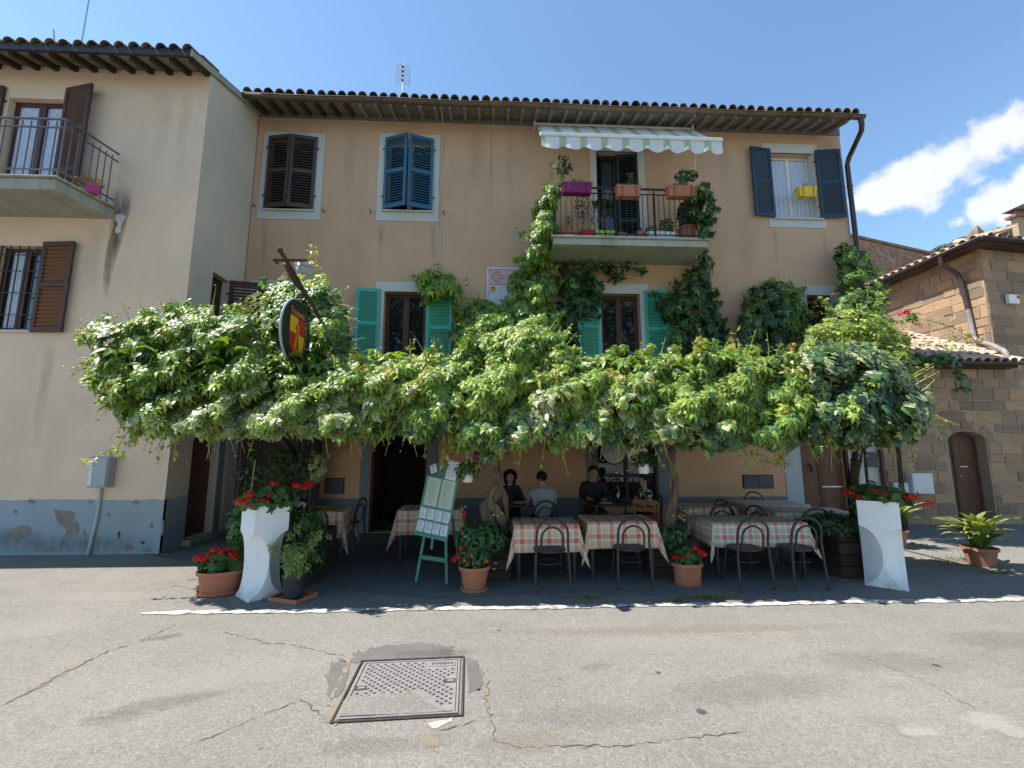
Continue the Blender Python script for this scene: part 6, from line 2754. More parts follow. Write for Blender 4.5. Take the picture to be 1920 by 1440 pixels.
class Leaves:
    def __init__(s):
        s.items = []   # (kind, palette, P, B, S)
        s.twigs = []

    def add(s, kind, pal, P, nrm, tip, size, jitter=.38):
        k = len(P)
        if k == 0:
            return s
        S_ = size * NR.uniform(1 - jitter, 1 + jitter, k)
        s.items.append((kind, pal, np.asarray(P, float), basis(nrm, tip), S_))
        return s

    @staticmethod
    def colours(pal, k):
        a, b, e, w = PAL[pal]
        t = NR.uniform(0, 1, (k, 1))
        c = np.array(a) * (1 - t) + np.array(b) * t
        c = c * NR.uniform(.85, 1.18, (k, 1))
        return c, np.array(e), w

    def build(s, parent, mat='leaf', name='foliage', singles=0, leaf_name='leaf'):
        """one mesh of all leaves, but the SINGLES nearest the street are objects of their own"""
        off = np.array(LOC[parent.name])
        if s.twigs:
            tm_ = MB()
            for q in s.twigs:
                tm_.tube(q, [.006, .005, .002], 4)
            stuff(tm_.build('twigs', 'tendril', parent, world=True))
        if singles:
            score = np.concatenate([it[2][:, 1] - it[4] * .6 for it in s.items])
            thr = np.sort(score)[min(singles, len(score) - 1)]
        VV, TT, CC = [], [], []
        base = 0
        n_obj = 0
        for kind, pal, P, B, S_ in s.items:
            k = len(P)
            var = NR.integers(0, len(KIND[kind]), k)
            col, e, w = s.colours(pal, k)
            own = (P[:, 1] - S_ * .6 < thr) if singles else np.zeros(k, bool)
            for vi, (V, T, E_) in enumerate(KIND[kind]):
                idx = np.where((var == vi) & ~own)[0]
                if len(idx):
                    X = np.einsum('kij,vj->kvi', B[idx], V) * S_[idx][:, None, None] + P[idx][:, None, :] - off
                    nv = len(V)
                    VV.append(X.reshape(-1, 3))
                    TT.append((T[None] + (np.arange(len(idx)) * nv)[:, None, None]).reshape(-1, 3) + base)
                    ew = (E_ * w)[None, :, None]
                    CC.append((col[idx][:, None, :] * (1 - ew) + e * ew).reshape(-1, 3))
                    base += nv * len(idx)
            for i in np.where(own)[0]:
                me = leaf_data(kind, pal, int(var[i]), int(NR.integers(0, 3)), mat)
                o = bpy.data.objects.new(leaf_name, me)
                COL.objects.link(o)
                o.parent = parent
                A4 = Matrix(B[i].tolist()).to_4x4() @ Matrix.Scale(float(S_[i]), 4)
                A4.translation = Vector(P[i] - off)
                o.matrix_local = A4
                n_obj += 1
        if VV:
            o = stuff(np_mesh(name, np.concatenate(VV), np.concatenate(TT), np.concatenate(CC), mat, parent))
            return o


def np_mesh(name, V, T, C, mat, parent):
    me = bpy.data.meshes.new(name)
    me.vertices.add(len(V))
    me.vertices.foreach_set('co', V.astype(np.float32).ravel())
    me.loops.add(len(T) * 3)
    me.loops.foreach_set('vertex_index', T.astype(np.int32).ravel())
    me.polygons.add(len(T))
    me.polygons.foreach_set('loop_start', np.arange(0, len(T) * 3, 3, dtype=np.int32))
    me.polygons.foreach_set('use_smooth', np.ones(len(T), bool))
    if C is not None:
        at = me.attributes.new('col', 'FLOAT_COLOR', 'POINT')
        at.data.foreach_set('color', np.concatenate([C, np.ones((len(C), 1))], 1).astype(np.float32).ravel())
    me.update(calc_edges=True)
    return link(name, me, mat, parent, True)


LEAF = {}


def leaf_data(kind, pal, vi, ci, mat):
    key = (kind, pal, vi, ci, mat)
    if key not in LEAF:
        V, T, E_ = KIND[kind][vi]
        col, e, w = Leaves.colours(pal, 1)
        ew = (E_ * w)[:, None]
        C = col * (1 - ew) + e * ew
        me = bpy.data.meshes.new('leaf')
        me.from_pydata(V.tolist(), [], T.tolist())
        me.polygons.foreach_set('use_smooth', [True] * len(T))
        at = me.attributes.new('col', 'FLOAT_COLOR', 'POINT')
        at.data.foreach_set('color', np.concatenate([C, np.ones((len(C), 1))], 1).astype(np.float32).ravel())
        me.materials.append(M[mat])
        LEAF[key] = me
    return LEAF[key]


def in_poly(x, z, poly):
    ins = np.zeros(len(x), bool)
    n = len(poly)
    for i in range(n):
        x1, z1 = poly[i]
        x2, z2 = poly[(i + 1) % n]
        if z1 == z2:
            continue
        c = ((z1 > z) != (z2 > z)) & (x < (x2 - x1) * (z - z1) / (z2 - z1) + x1)
        ins ^= c
    return ins


def edge_dist(x, z, poly):
    """distance to the outline and the outward direction there"""
    best = np.full(len(x), 1e9)
    gx, gz = np.zeros(len(x)), np.zeros(len(x))
    n = len(poly)
    for i in range(n):
        a, b = np.array(poly[i]), np.array(poly[(i + 1) % n])
        d = b - a
        t = np.clip(((x - a[0]) * d[0] + (z - a[1]) * d[1]) / max(d @ d, 1e-9), 0, 1)
        px_, pz_ = a[0] + t * d[0], a[1] + t * d[1]
        dd = np.hypot(x - px_, z - pz_)
        m_ = dd < best
        best = np.where(m_, dd, best)
        gx = np.where(m_, px_ - x, gx)
        gz = np.where(m_, pz_ - z, gz)
    L = np.maximum(np.hypot(gx, gz), 1e-6)
    return best, gx / L, gz / L


_ph = NR.uniform(0, 6.28, (12,))
_kv = NR.normal(0, 1, (12, 2))
_kv /= np.linalg.norm(_kv, axis=1, keepdims=True)


def lumps(x, z, scale, seed=0):
    """smooth random field of about unit size"""
    o = np.zeros(len(x))
    for i in range(12):
        f = (1 + (i % 4) * .7) / scale
        o += np.sin((x * _kv[i, 0] + z * _kv[i, 1]) * f * 6.28 + _ph[i] + seed * 1.7 * (i + 1)) / (1 + (i % 4) * .6)
    return o / 3.0


def curtain_of_leaves(LV, poly_px, Y0, bulge, n, mix, size, depth=.35, seed=0, reach=.35, droop=1.0, lump=.22, gaps=.45, up=.9, tilt=.0, fringe=0):
    """leaves over an upright mass whose outline at distance Y0 is given by points of the photograph; it bulges towards the street by BULGE"""
    poly = [(fp(a, b - (16 if b > 800 else 0), Y0).x, fp(a, b - (16 if b > 800 else 0), Y0).z) for a, b in poly_px]
    pa = np.array(poly)
    x0, z0 = pa.min(0)
    x1, z1 = pa.max(0)
    N_ = n * 4
    x = NR.uniform(x0 - .1, x1 + .1, N_)
    z = NR.uniform(z0 - .1, z1 + .1, N_)
    jx = x + .09 * lumps(x, z, .35, seed + 3)
    jz = z + .09 * lumps(x, z, .35, seed + 5)
    ok = in_poly(jx, jz, poly)
    ok &= (lumps(x, z, .55, seed) + NR.uniform(-.7, .7, N_)) > -1.0 + gaps
    x, z = x[ok][:n], z[ok][:n]
    k = len(x)
    d, gx, gz = edge_dist(x, z, poly)
    prof = np.sqrt(np.clip(d / reach, 0, 1) * (2 - np.clip(d / reach, 0, 1)))
    inner = NR.exponential(.35, k)
    inner = np.clip(inner, 0, 1.3)
    y = Y0 - bulge * prof - lump * lumps(x, z, .7, seed + 1) + inner * depth
    y = y + tilt * ((z - z0) / (z1 - z0) - .5)
    x, z = x * y / Y0, EYE + (z - EYE) * y / Y0
    near = 1 - np.clip(d / reach, 0, 1)
    nrm = np.stack([gx * near * .9, -np.ones(k) * .9, gz * near * .7 + up], 1) + NR.normal(0, .36, (k, 3))
    nrm[:, 1] = np.where(nrm[:, 1] > -.05, -.1, nrm[:, 1])
    tip = np.stack([gx * near * .4 + NR.normal(0, .4, k), -np.ones(k) * .6, -np.ones(k) * droop + NR.normal(0, .25, k)], 1)
    P = np.stack([x, y, z], 1)
    w = np.array([q[2] if not callable(q[2]) else 0 for q in mix], float)
    # local weights: species come in patches
    sel = np.zeros((len(mix), k))
    for i, q in enumerate(mix):
        sel[i] = q[2](x, z, P) if callable(q[2]) else q[2] * np.exp(1.3 * lumps(x, z, .9, seed + 11 * (i + 1)))
    sel = np.maximum(sel, 0)
    sel /= np.maximum(sel.sum(0), 1e-9)
    u = NR.uniform(0, 1, k)
    ch_ = (np.cumsum(sel, 0) < u[None]).sum(0)
    for i, q in enumerate(mix):
        m_ = ch_ == i
        LV.add(q[0], q[1], P[m_], nrm[m_], tip[m_], size * (q[3] if len(q) > 3 else 1.0))

    # shoots that stray over the outline
    n_ = len(poly)
    for _ in range(fringe):
        i = int(NR.integers(0, n_))
        t = NR.uniform()
        p = pa[i] * (1 - t) + pa[(i + 1) % n_] * t
        e = pa[(i + 1) % n_] - pa[i]
        o = np.array([e[1], -e[0]]) / max(np.hypot(*e), 1e-6)
        c = pa.mean(0)
        if o @ (p - c) < 0:
            o = -o
        ln = NR.uniform(.08, .26)
        dz_ = -.10 if o[1] < .2 else .03
        q = p + o * ln + np.array([NR.normal(0, .06), dz_])
        b_ = p - o * .12
        yy = Y0 - bulge * .45 + tilt * ((p[1] - z0) / (z1 - z0) - .5) * .8
        f_ = yy / Y0
        pts_ = [(b_[0] * f_, yy, EYE + (b_[1] - EYE) * f_), ((p[0]) * f_, yy - .05, EYE + (p[1] + .02 - EYE) * f_), (q[0] * f_, yy - .08, EYE + (q[1] - EYE) * f_)]
        along(LV, pts_, int(NR.integers(4, 9)), 'creeper' if NR.uniform() < .6 else 'ovate', ('bright', 'young', 'creeper')[int(NR.integers(0, 3))], size * NR.uniform(.22, .42), .022, .4)
        LV.twigs.append(pts_)


def slab_of_leaves(LV, poly, z0, z1, n, kind_mix, size, seed=0):
    pa = np.array(poly)
    a, b = pa.min(0), pa.max(0)
    x = NR.uniform(a[0], b[0], n * 3)
    y = NR.uniform(a[1], b[1], n * 3)
    ok = in_poly(x, y, poly)
    x, y = x[ok][:n], y[ok][:n]
    k = len(x)
    z = NR.uniform(z0, z1, k) + .12 * lumps(x, y, 1.0, seed)
    nrm = np.stack([NR.normal(0, .35, k), NR.normal(0, .35, k) - .1, np.ones(k)], 1)
    tip = NR.normal(0, 1, (k, 3))
    tip[:, 2] -= .6
    u = NR.uniform(0, 1, k)
    cum = 0
    for (kd, pl_, w) in kind_mix:
        m_ = (u >= cum) & (u < cum + w)
        cum += w
        LV.add(kd, pl_, np.stack([x, y, z], 1)[m_], nrm[m_], tip[m_], size)


def along(LV, pts, n, kind, pal, size, spread=.05, droop=.6):
    """leaves along a shoot"""
    P = [Vector(p) for p in pts]
    out = []
    for i in range(n):
        t = (i + R.random()) / n * (len(P) - 1)
        a = min(int(t), len(P) - 2)
        q = P[a].lerp(P[a + 1], t - a)
        out.append((q.x + R.gauss(0, spread), q.y + R.gauss(0, spread), q.z + R.gauss(0, spread)))
    k = len(out)
    nrm = np.stack([NR.normal(0, .5, k), -.6 + NR.normal(0, .4, k), .6 + NR.normal(0, .4, k)], 1)
    tip = np.stack([NR.normal(0, .8, k), -.3 + NR.normal(0, .4, k), -droop + NR.normal(0, .5, k)], 1)
    LV.add(kind, pal, out, nrm, tip, size)


def ball(LV, c, r3, n, kind, pal, size, hollow=.35, up=.5):
    c = np.array(c, float)
    r3 = np.array(r3, float)
    d = NR.normal(0, 1, (n, 3))
    d /= np.linalg.norm(d, axis=1, keepdims=True)
    rad_ = (hollow + (1 - hollow) * NR.uniform(0, 1, (n, 1))) ** .6
    P = c + d * r3 * rad_
    nrm = d + NR.normal(0, .45, (n, 3)) + np.array([0, -.15, up])
    tip = d * .8 + NR.normal(0, .6, (n, 3)) + np.array([0, 0, -.3])
    LV.add(kind, pal, P, nrm, tip, size)


def fp3(px, py, Y):
    p = fp(px, py, Y)
    return (p.x, p.y, p.z)


def shoot(parent, pts, r0=.006, r1=.002, mat='tendril', name='shoot'):
    m = MB()
    k = len(pts)
    m.tube(pts, [r0 + (r1 - r0) * i / (k - 1) for i in range(k)], 5)
    return m.build(name, mat, parent, world=True)


def trunk(parent, pts, rs, mat='bark', name='trunk', knots=.18, n=12, seed=0):
    """gnarled stem: a resampled tube with uneven girth"""
    r = random.Random(seed)
    P = [Vector(p) for p in pts]
    Q, RR = [], []
    for i in range(len(P) - 1):
        for j in range(6):
            t = j / 6
            p0, p1, p2, p3 = P[max(i - 1, 0)], P[i], P[i + 1], P[min(i + 2, len(P) - 1)]
            q = .5 * ((2 * p1) + (p2 - p0) * t + (2 * p0 - 5 * p1 + 4 * p2 - p3) * t * t + (3 * p1 - p0 - 3 * p2 + p3) * t ** 3)
            Q.append(q)
            RR.append((rs[i] + (rs[i + 1] - rs[i]) * t) * (1 + r.uniform(-knots, knots)))
    Q.append(P[-1])
    RR.append(rs[-1])
    m = MB()
    m.tube(Q, RR, n)
    vs = []
    for i, v in enumerate(m.v):
        a = i % n
        ringc = Q[i // n]
        d = Vector(v) - ringc
        vs.append(tuple(ringc + d * (1 + .22 * math.sin(a * 2 * PI / n * 3 + (i // n) * .35 + seed))))
    m.v = vs
    return m.build(name, mat, parent, world=True)


# ------------------------------------------------------------------ the creepers on the pergola
GRP = 'creepers and ivies on the pergola and house'
CRE = [('creeper', 'creeper', .75), ('creeper', 'bright', .55), ('creeper', 'young', .10, .7), ('creeper', 'autumn', .018, .7)]


def vine(label, base, name='climbing_vine'):
    return thing(name, label, 'climbing plant', base, 0, GRP)


# left mass, creeper above and variegated ivy below and at the tip
va = vine('left end of the pergola creeper, spreading before the cream house with variegated tips', (-3.4, 6.6, 0))
LV = Leaves()
YA = 5.80
pa_ = [(150, 622), (172, 604), (240, 600), (300, 580), (350, 572), (420, 578), (468, 590), (495, 635), (520, 684), (590, 694), (640, 680), (680, 668), (690, 720), (690, 800),
       (660, 828), (610, 835), (560, 828), (500, 838), (440, 830), (385, 840), (330, 838), (290, 828), (262, 826), (240, 805), (215, 775), (190, 738), (165, 700), (160, 660)]
low = lambda x, z, P: np.where(z < 2.35 + .25 * lumps(x, z, 1.1, 3), 1.5, .05) * np.where(x > -3.9, 1.0, .25) + np.where(x < -4.55, 1.3, 0)
curtain_of_leaves(LV, pa_, YA, .42, 7200, CRE + [('ivy', 'vari', lambda x, z, P: 1.3 * low(x, z, P), .60), ('ivy', 'varipale', lambda x, z, P: .4 * low(x, z, P), .52), ('heart', 'ivy', lambda x, z, P: np.where(z < 2.0, .5, .12), .62)], .15, .42, 1, tilt=.6, fringe=40)
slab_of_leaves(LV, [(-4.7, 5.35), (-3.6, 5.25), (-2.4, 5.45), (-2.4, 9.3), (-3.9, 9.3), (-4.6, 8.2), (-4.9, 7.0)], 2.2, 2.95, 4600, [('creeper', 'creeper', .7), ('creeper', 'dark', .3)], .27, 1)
for pp, k in (([(245, 800), (225, 832), (200, 848), (170, 860), (148, 864)], 26), ([(172, 620), (150, 622), (138, 618)], 8), ([(165, 680), (140, 690), (130, 698)], 8)):
    pts = [fp3(a, b, YA - .25) for a, b in pp]
    along(LV, pts, k, 'ovate', 'young', .055, .02)
    shoot(va, pts)
along(LV, [fp3(a, b, YA - .3) for a, b in ((268, 790), (255, 815), (235, 832), (215, 842))], 24, 'creeper', 'bright', .12, .05)
for pp in ([(500, 690), (470, 720), (450, 760)], [(720, 700), (700, 730), (690, 760)], [(240, 700), (210, 730), (195, 755)], [(300, 700), (270, 690), (240, 700)]):
    along(LV, [fp3(a, b, YA - .45) for a, b in pp], 20, 'ovate', 'young', .075, .05)
LV.build(va, singles=300)
trunk(va, [fp3(540, 1010, 6.8), fp3(556, 930, 6.8), fp3(552, 895, 6.8), fp3(548, 850, 6.7), (-3.4, 6.6, 2.3)], [.05, .045, .05, .045, .03], 'bark_dark', seed=3)
t2 = trunk(va, [fp3(556, 893, 6.8), fp3(585, 903, 6.75), fp3(601, 888, 6.7), fp3(608, 866, 6.7), fp3(632, 846, 6.65), fp3(655, 826, 6.6), (-2.2, 6.6, 2.2)], [.04, .045, .05, .05, .045, .035, .03], 'bark', seed=5)

# hump round the sign bracket
vh = vine('rounded leafy mound of creeper and ivy behind the oval sign', (-2.6, 6.9, 0))
LV = Leaves()
ph_ = [(486, 560), (492, 535), (525, 528), (560, 525), (598, 524), (630, 548), (646, 575), (648, 610), (655, 640), (668, 690), (640, 710), (560, 700), (520, 680), (500, 640), (488, 600)]
curtain_of_leaves(LV, ph_, 6.95, .45, 2100, [('creeper', 'creeper', .5), ('creeper', 'bright', .22), ('ivy', 'ivy', .6, .65), ('ivy', 'vari', .25, .6)], .165, .5, 7, tilt=.5, fringe=20)
pts = [fp3(a, b, 6.2) for a, b in ((576, 522), (582, 500), (585, 480), (590, 462))]
along(LV, pts, 34, 'ovate', 'young', .085, .045)
shoot(vh, pts)
pts = [fp3(a, b, 6.4) for a, b in ((600, 540), (602, 525), (612, 520))]
along(LV, pts, 16, 'creeper', 'bright', .11, .04)
along(LV, [fp3(560, 540, 6.0), fp3(552, 512, 5.8), fp3(560, 520, 5.8)], 14, 'creeper', 'bright', .10, .03)
LV.build(vh, singles=250)
trunk(vh, [(-2.62, 6.95, 0), (-2.65, 7.0, 1.2), (-2.6, 6.95, 2.2), (-2.6, 6.9, 3.2)], [.04, .035, .03, .02], 'bark_dark', seed=8)

# centre
vb = vine('broad middle of the pergola creeper with pale drooping ivy over the front tables', (.03, 6.3, .5))
LV = Leaves()
YB = 5.80
pb = [(668, 672), (720, 664), (800, 664), (850, 655), (890, 636), (930, 612), (985, 600), (1030, 612), (1068, 645), (1095, 672), (1140, 690), (1150, 760), (1150, 838),
      (1085, 852), (1040, 848), (1000, 852), (965, 848), (930, 862), (880, 852), (840, 838), (800, 828), (760, 826), (700, 818), (665, 800)]
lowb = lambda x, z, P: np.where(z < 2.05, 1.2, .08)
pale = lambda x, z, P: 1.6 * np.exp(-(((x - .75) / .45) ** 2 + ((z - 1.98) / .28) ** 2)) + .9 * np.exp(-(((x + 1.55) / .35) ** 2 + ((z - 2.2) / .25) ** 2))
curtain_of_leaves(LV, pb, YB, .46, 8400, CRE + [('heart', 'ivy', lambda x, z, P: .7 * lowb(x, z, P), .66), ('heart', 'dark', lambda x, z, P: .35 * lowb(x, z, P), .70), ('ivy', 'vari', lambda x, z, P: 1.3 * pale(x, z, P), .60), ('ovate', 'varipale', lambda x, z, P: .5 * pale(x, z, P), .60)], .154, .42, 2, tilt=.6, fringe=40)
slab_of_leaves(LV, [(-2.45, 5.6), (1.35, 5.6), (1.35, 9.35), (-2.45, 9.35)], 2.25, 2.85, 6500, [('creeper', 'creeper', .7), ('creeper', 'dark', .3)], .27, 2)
pts = [fp3(a, b, YB - .3) for a, b in ((860, 800), (850, 830), (840, 850), (828, 866))]
along(LV, pts, 60, 'ovate', 'young', .06, .035)
shoot(vb, pts)
for pp in ([(800, 690), (790, 705), (780, 735)], [(860, 740), (858, 770), (856, 800)], [(1010, 770), (1012, 780), (1030, 790)], [(1050, 690), (1030, 700), (1000, 710)], [(725, 690), (735, 700), (720, 715)], [(690, 690), (680, 700), (650, 720)]):
    along(LV, [fp3(a, b, YB - .5) for a, b in pp], 26, 'ovate', 'young', .08, .05)
LV.build(vb, singles=300)
cy_ = 6.28
trunk(vb, [fp3(928, 1008, cy_), fp3(912, 955, cy_), fp3(932, 922, cy_), fp3(927, 888, cy_), fp3(905, 862, cy_), fp3(878, 842, cy_), (-.4, 6.2, 2.1)], [.085, .075, .065, .062, .06, .045, .03], seed=1)
trunk(vb, [fp3(945, 1000, cy_ + .1), fp3(936, 965, cy_ - .05), fp3(918, 935, cy_ - .06), fp3(934, 900, cy_ - .05), fp3(918, 872, cy_), fp3(905, 855, cy_), (-.1, 6.3, 2.2)], [.06, .055, .05, .045, .05, .05, .03], seed=2)
trunk(vb, [fp3(950, 985, cy_ + .25), fp3(945, 935, cy_ + .2), fp3(928, 895, cy_ + .2), fp3(920, 870, cy_ + .1)], [.04, .045, .04, .03], seed=4)
trunk(vb, [fp3(903, 860, cy_), fp3(925, 860, cy_ - .05), fp3(945, 856, cy_ - .05), fp3(962, 842, cy_ - .05), (.4, 6.2, 2.1)], [.04, .035, .034, .03, .025], seed=6)

# right middle
vc = vine('right middle part of the pergola creeper, palm shaped leaves over the long table', (2.5, 6.3, .5))
LV = Leaves()
YC = 5.80
pc = [(1085, 672), (1130, 662), (1200, 664), (1260, 662), (1320, 650), (1370, 652), (1430, 662), (1480, 662), (1530, 690), (1548, 740), (1548, 842), (1500, 850), (1470, 858), (1440, 850),
      (1390, 852), (1375, 858), (1330, 855), (1290, 848), (1255, 838), (1215, 850), (1170, 842), (1120, 850), (1090, 840)]
lowc = lambda x, z, P: np.where(z < 1.95 + .1 * lumps(x, z, .8, 4), 1.1, .05)
palec = lambda x, z, P: 1.5 * np.exp(-(((x - 2.15) / .45) ** 2 + ((z - 1.95) / .18) ** 2)) + .8 * np.exp(-(((x - 1.35) / .4) ** 2 + ((z - 2.4) / .3) ** 2))
curtain_of_leaves(LV, pc, YC, .46, 8000, CRE + [('heart', 'ivy', lambda x, z, P: .8 * lowc(x, z, P), .66), ('heart', 'dark', lambda x, z, P: .4 * lowc(x, z, P), .70), ('heart', 'varipale', palec, .60)], .154, .42, 3, tilt=.6, fringe=36)
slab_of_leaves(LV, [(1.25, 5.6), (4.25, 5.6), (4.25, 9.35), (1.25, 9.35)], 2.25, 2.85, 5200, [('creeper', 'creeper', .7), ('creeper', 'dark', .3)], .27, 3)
for pp in ([(1395, 830), (1405, 850), (1440, 862), (1462, 868)], [(1455, 830), (1460, 850), (1462, 875)], [(1520, 790), (1526, 815), (1524, 845)], [(1470, 690), (1490, 690), (1510, 700)], [(1140, 690), (1150, 698), (1170, 700)], [(1310, 768), (1325, 752), (1360, 750)], [(1305, 660), (1310, 645), (1308, 638)], [(1370, 655), (1378, 640), (1375, 630)]):
    along(LV, [fp3(a, b, YC - .42) for a, b in pp], 26, 'ovate', 'young', .07, .04)
LV.build(vc, singles=300)
ty2 = 6.35
trunk(vc, [fp3(1256, 990, ty2), fp3(1262, 940, ty2), fp3(1266, 905, ty2), fp3(1258, 870, ty2), fp3(1262, 838, ty2), (2.6, 6.4, 2.2)], [.062, .058, .05, .052, .055, .03], seed=9)
for k in range(9):
    pass

# right end, dark ivy with pale margins
vd = vine('dark green ivy with pale margins at the right end of the pergola', (5.2, 6.45, .5))
LV = Leaves()
YD = 5.85
pd_ = [(1490, 690), (1505, 660), (1545, 640), (1600, 640), (1660, 655), (1695, 680), (1715, 705), (1742, 745), (1752, 790), (1745, 818), (1720, 835), (1680, 838), (1640, 848), (1590, 850), (1545, 852), (1515, 830), (1500, 760)]
vari_d = lambda x, z, P: .5 * np.exp(1.2 * lumps(x, z, .7, 9)) + np.where(x > 5.3, .6, 0)
curtain_of_leaves(LV, pd_, YD, .5, 4200, [('heart', 'dark', .9, .56), ('heart', 'ivy', .7, .56), ('ivy', 'vari', vari_d, .52), ('ivy', 'varipale', lambda x, z, P: .4 * vari_d(x, z, P), .48), ('creeper', 'bright', .15, .9)], .165, .45, 4, tilt=.5, fringe=26)
slab_of_leaves(LV, [(4.1, 5.75), (5.5, 5.85), (5.5, 6.5), (4.9, 7.2), (4.9, 9.3), (4.1, 9.3)], 2.2, 2.6, 1900, [('creeper', 'creeper', .5), ('ivy', 'dark', .5)], .20, 4)
pts = [fp3(a, b, 5.9) for a, b in ((1708, 835), (1712, 855), (1706, 870), (1711, 884))]
along(LV, pts, 24, 'ovate', 'varipale', .05, .02)
shoot(vd, pts)
LV.build(vd, singles=300)
trunk(vd, [fp3(1606, 985, 6.45), fp3(1603, 930, 6.45), fp3(1601, 880, 6.45), fp3(1604, 845, 6.45), (5.3, 6.4, 2.2)], [.055, .05, .045, .045, .03], 'bark_dark', seed=12)
trunk(vd, [fp3(1604, 900, 6.45), fp3(1612, 870, 6.4), fp3(1616, 845, 6.4), (5.5, 6.3, 2.2)], [.025, .02, .018, .012], 'bark_dark', seed=13)

# woody runners that thread through the creeper
rb_ = random.Random(31)
for par, x0, x1, nb_ in ((va, -3.9, -2.6, 5), (vb, -2.3, 1.2, 12), (vc, 1.2, 4.2, 11), (vd, 4.3, 5.5, 5)):
    for k in range(nb_):
        x = rb_.uniform(x0, x1)
        z = rb_.uniform(2.0, 2.6)
        y = 5.30 + .55 * (z - 1.8) + rb_.uniform(0, .12)
        pts, d = [], rb_.uniform(-.5, .5)
        for j in range(6):
            pts.append((x, y, z))
            x += d * .35 + rb_.uniform(-.08, .08)
            z += rb_.uniform(-.16, .10)
            y += rb_.uniform(-.06, .05)
        shoot(par, pts, rb_.uniform(.008, .016), .005, rb_.choice(('bark', 'bark_dark', 'stem_dry')), 'branch')

# ------------------------------------------------------------------ creepers on the wall
WC = [('creeper', 'creeper', .7), ('ivy', 'ivy', .45, .8), ('creeper', 'bright', .5)]
ve = vine('tall creeper climbing the wall from the pergola to the left side of the balcony', (.9, 9.4, 2.4))
LV = Leaves()
curtain_of_leaves(LV, [(862, 660), (868, 600), (880, 572), (905, 552), (930, 568), (948, 575), (952, 520), (975, 478), (1000, 462), (1035, 468), (1045, 520), (1050, 580), (1062, 640), (1050, 690), (940, 690)], 9.42, .55, 3400, WC, .15, .42, 21, .5, tilt=.5, fringe=22)
curtain_of_leaves(LV, [(992, 470), (995, 440), (1005, 395), (1015, 365), (1030, 342), (1050, 348), (1052, 370), (1040, 400), (1036, 440), (1028, 470)], 8.85, .30, 900, WC, .15, .3, 22, .25)
curtain_of_leaves(LV, [(858, 665), (862, 610), (872, 580), (900, 560), (928, 572), (950, 585), (985, 575), (1040, 580), (1055, 640), (1045, 690), (940, 690)], 9.40, .65, 2000, WC, .155, .42, 23, .4, tilt=.5, gaps=.15)
for pp in ([(868, 580), (875, 540), (868, 505)], [(985, 440), (975, 432), (962, 430)], [(1030, 345), (1035, 320), (1030, 300)]):
    along(LV, [fp3(a, b, 9.3) for a, b in pp], 10, 'ovate', 'creeper', .10, .04)
LV.build(ve, singles=300)
trunk(ve, [(.9, 9.45, 2.4), (.95, 9.4, 4.0), (1.1, 9.3, 5.4), (1.18, 8.9, 6.4)], [.035, .03, .025, .015], 'bark_dark', seed=15)

vf = vine('small creeper hanging over the right shutter of the left turquoise window', (-1.0, 9.4, 2.6))
LV = Leaves()
curtain_of_leaves(LV, [(782, 520), (800, 512), (830, 508), (852, 525), (866, 555), (856, 570), (845, 552), (828, 548), (810, 555), (803, 575), (795, 570), (792, 545)], 9.40, .25, 420, [('creeper', 'creeper', .7), ('creeper', 'bright', .3)], .20, .2, 25, .2)
curtain_of_leaves(LV, [(855, 560), (868, 580), (870, 640), (848, 680), (842, 650), (850, 600)], 9.42, .2, 110, WC, .18, .2, 26, .2)
for pp in ([(782, 520), (776, 514)], [(848, 640), (850, 600), (862, 570)], [(822, 510), (820, 500), (818, 490)]):
    along(LV, [fp3(a, b, 9.35) for a, b in pp], 9, 'ovate', 'creeper', .11, .03)
LV.build(vf, singles=150)
shoot(vf, [fp3(850, 690, 9.45), fp3(858, 620, 9.45), fp3(848, 560, 9.40), fp3(820, 520, 9.4)], .014, .008, 'bark_dark', 'stem')

vg = vine('dark creeper on the wall between the right turquoise window and the balcony corner', (4.3, 9.45, 2.4))
LV = Leaves()
DK = [('ivy', 'dark', 1.0, .85), ('creeper', 'dark', .6), ('creeper', 'creeper', .25)]
curtain_of_leaves(LV, [(1240, 560), (1262, 535), (1290, 512), (1305, 490), (1312, 465), (1330, 468), (1334, 500), (1338, 540), (1352, 575), (1362, 620), (1372, 662), (1330, 690), (1262, 690), (1256, 640), (1246, 600)], 9.42, .40, 1700, DK, .165, .3, 31, .4, fringe=10)
curtain_of_leaves(LV, [(1222, 552), (1232, 545), (1248, 560), (1246, 600), (1240, 590)], 9.3, .1, 60, DK, .15, .1, 34, .2)
curtain_of_leaves(LV, [(1300, 356), (1318, 348), (1338, 356), (1342, 380), (1334, 410), (1328, 450), (1318, 440), (1312, 410), (1296, 400)], 8.75, .22, 380, DK + [('creeper', 'creeper', .4)], .17, .3, 32, .2)
pts = [fp3(a, b, 8.7) for a, b in ((1325, 420), (1340, 418), (1352, 418))]
along(LV, pts, 6, 'ovate', 'young', .10, .03)
LV.build(vg, singles=300)
trunk(vg, [(4.3, 9.46, 2.4), (4.35, 9.45, 4.2), (4.5, 9.4, 5.6), (4.6, 8.9, 6.6)], [.03, .028, .022, .012], 'bark_dark', seed=17)

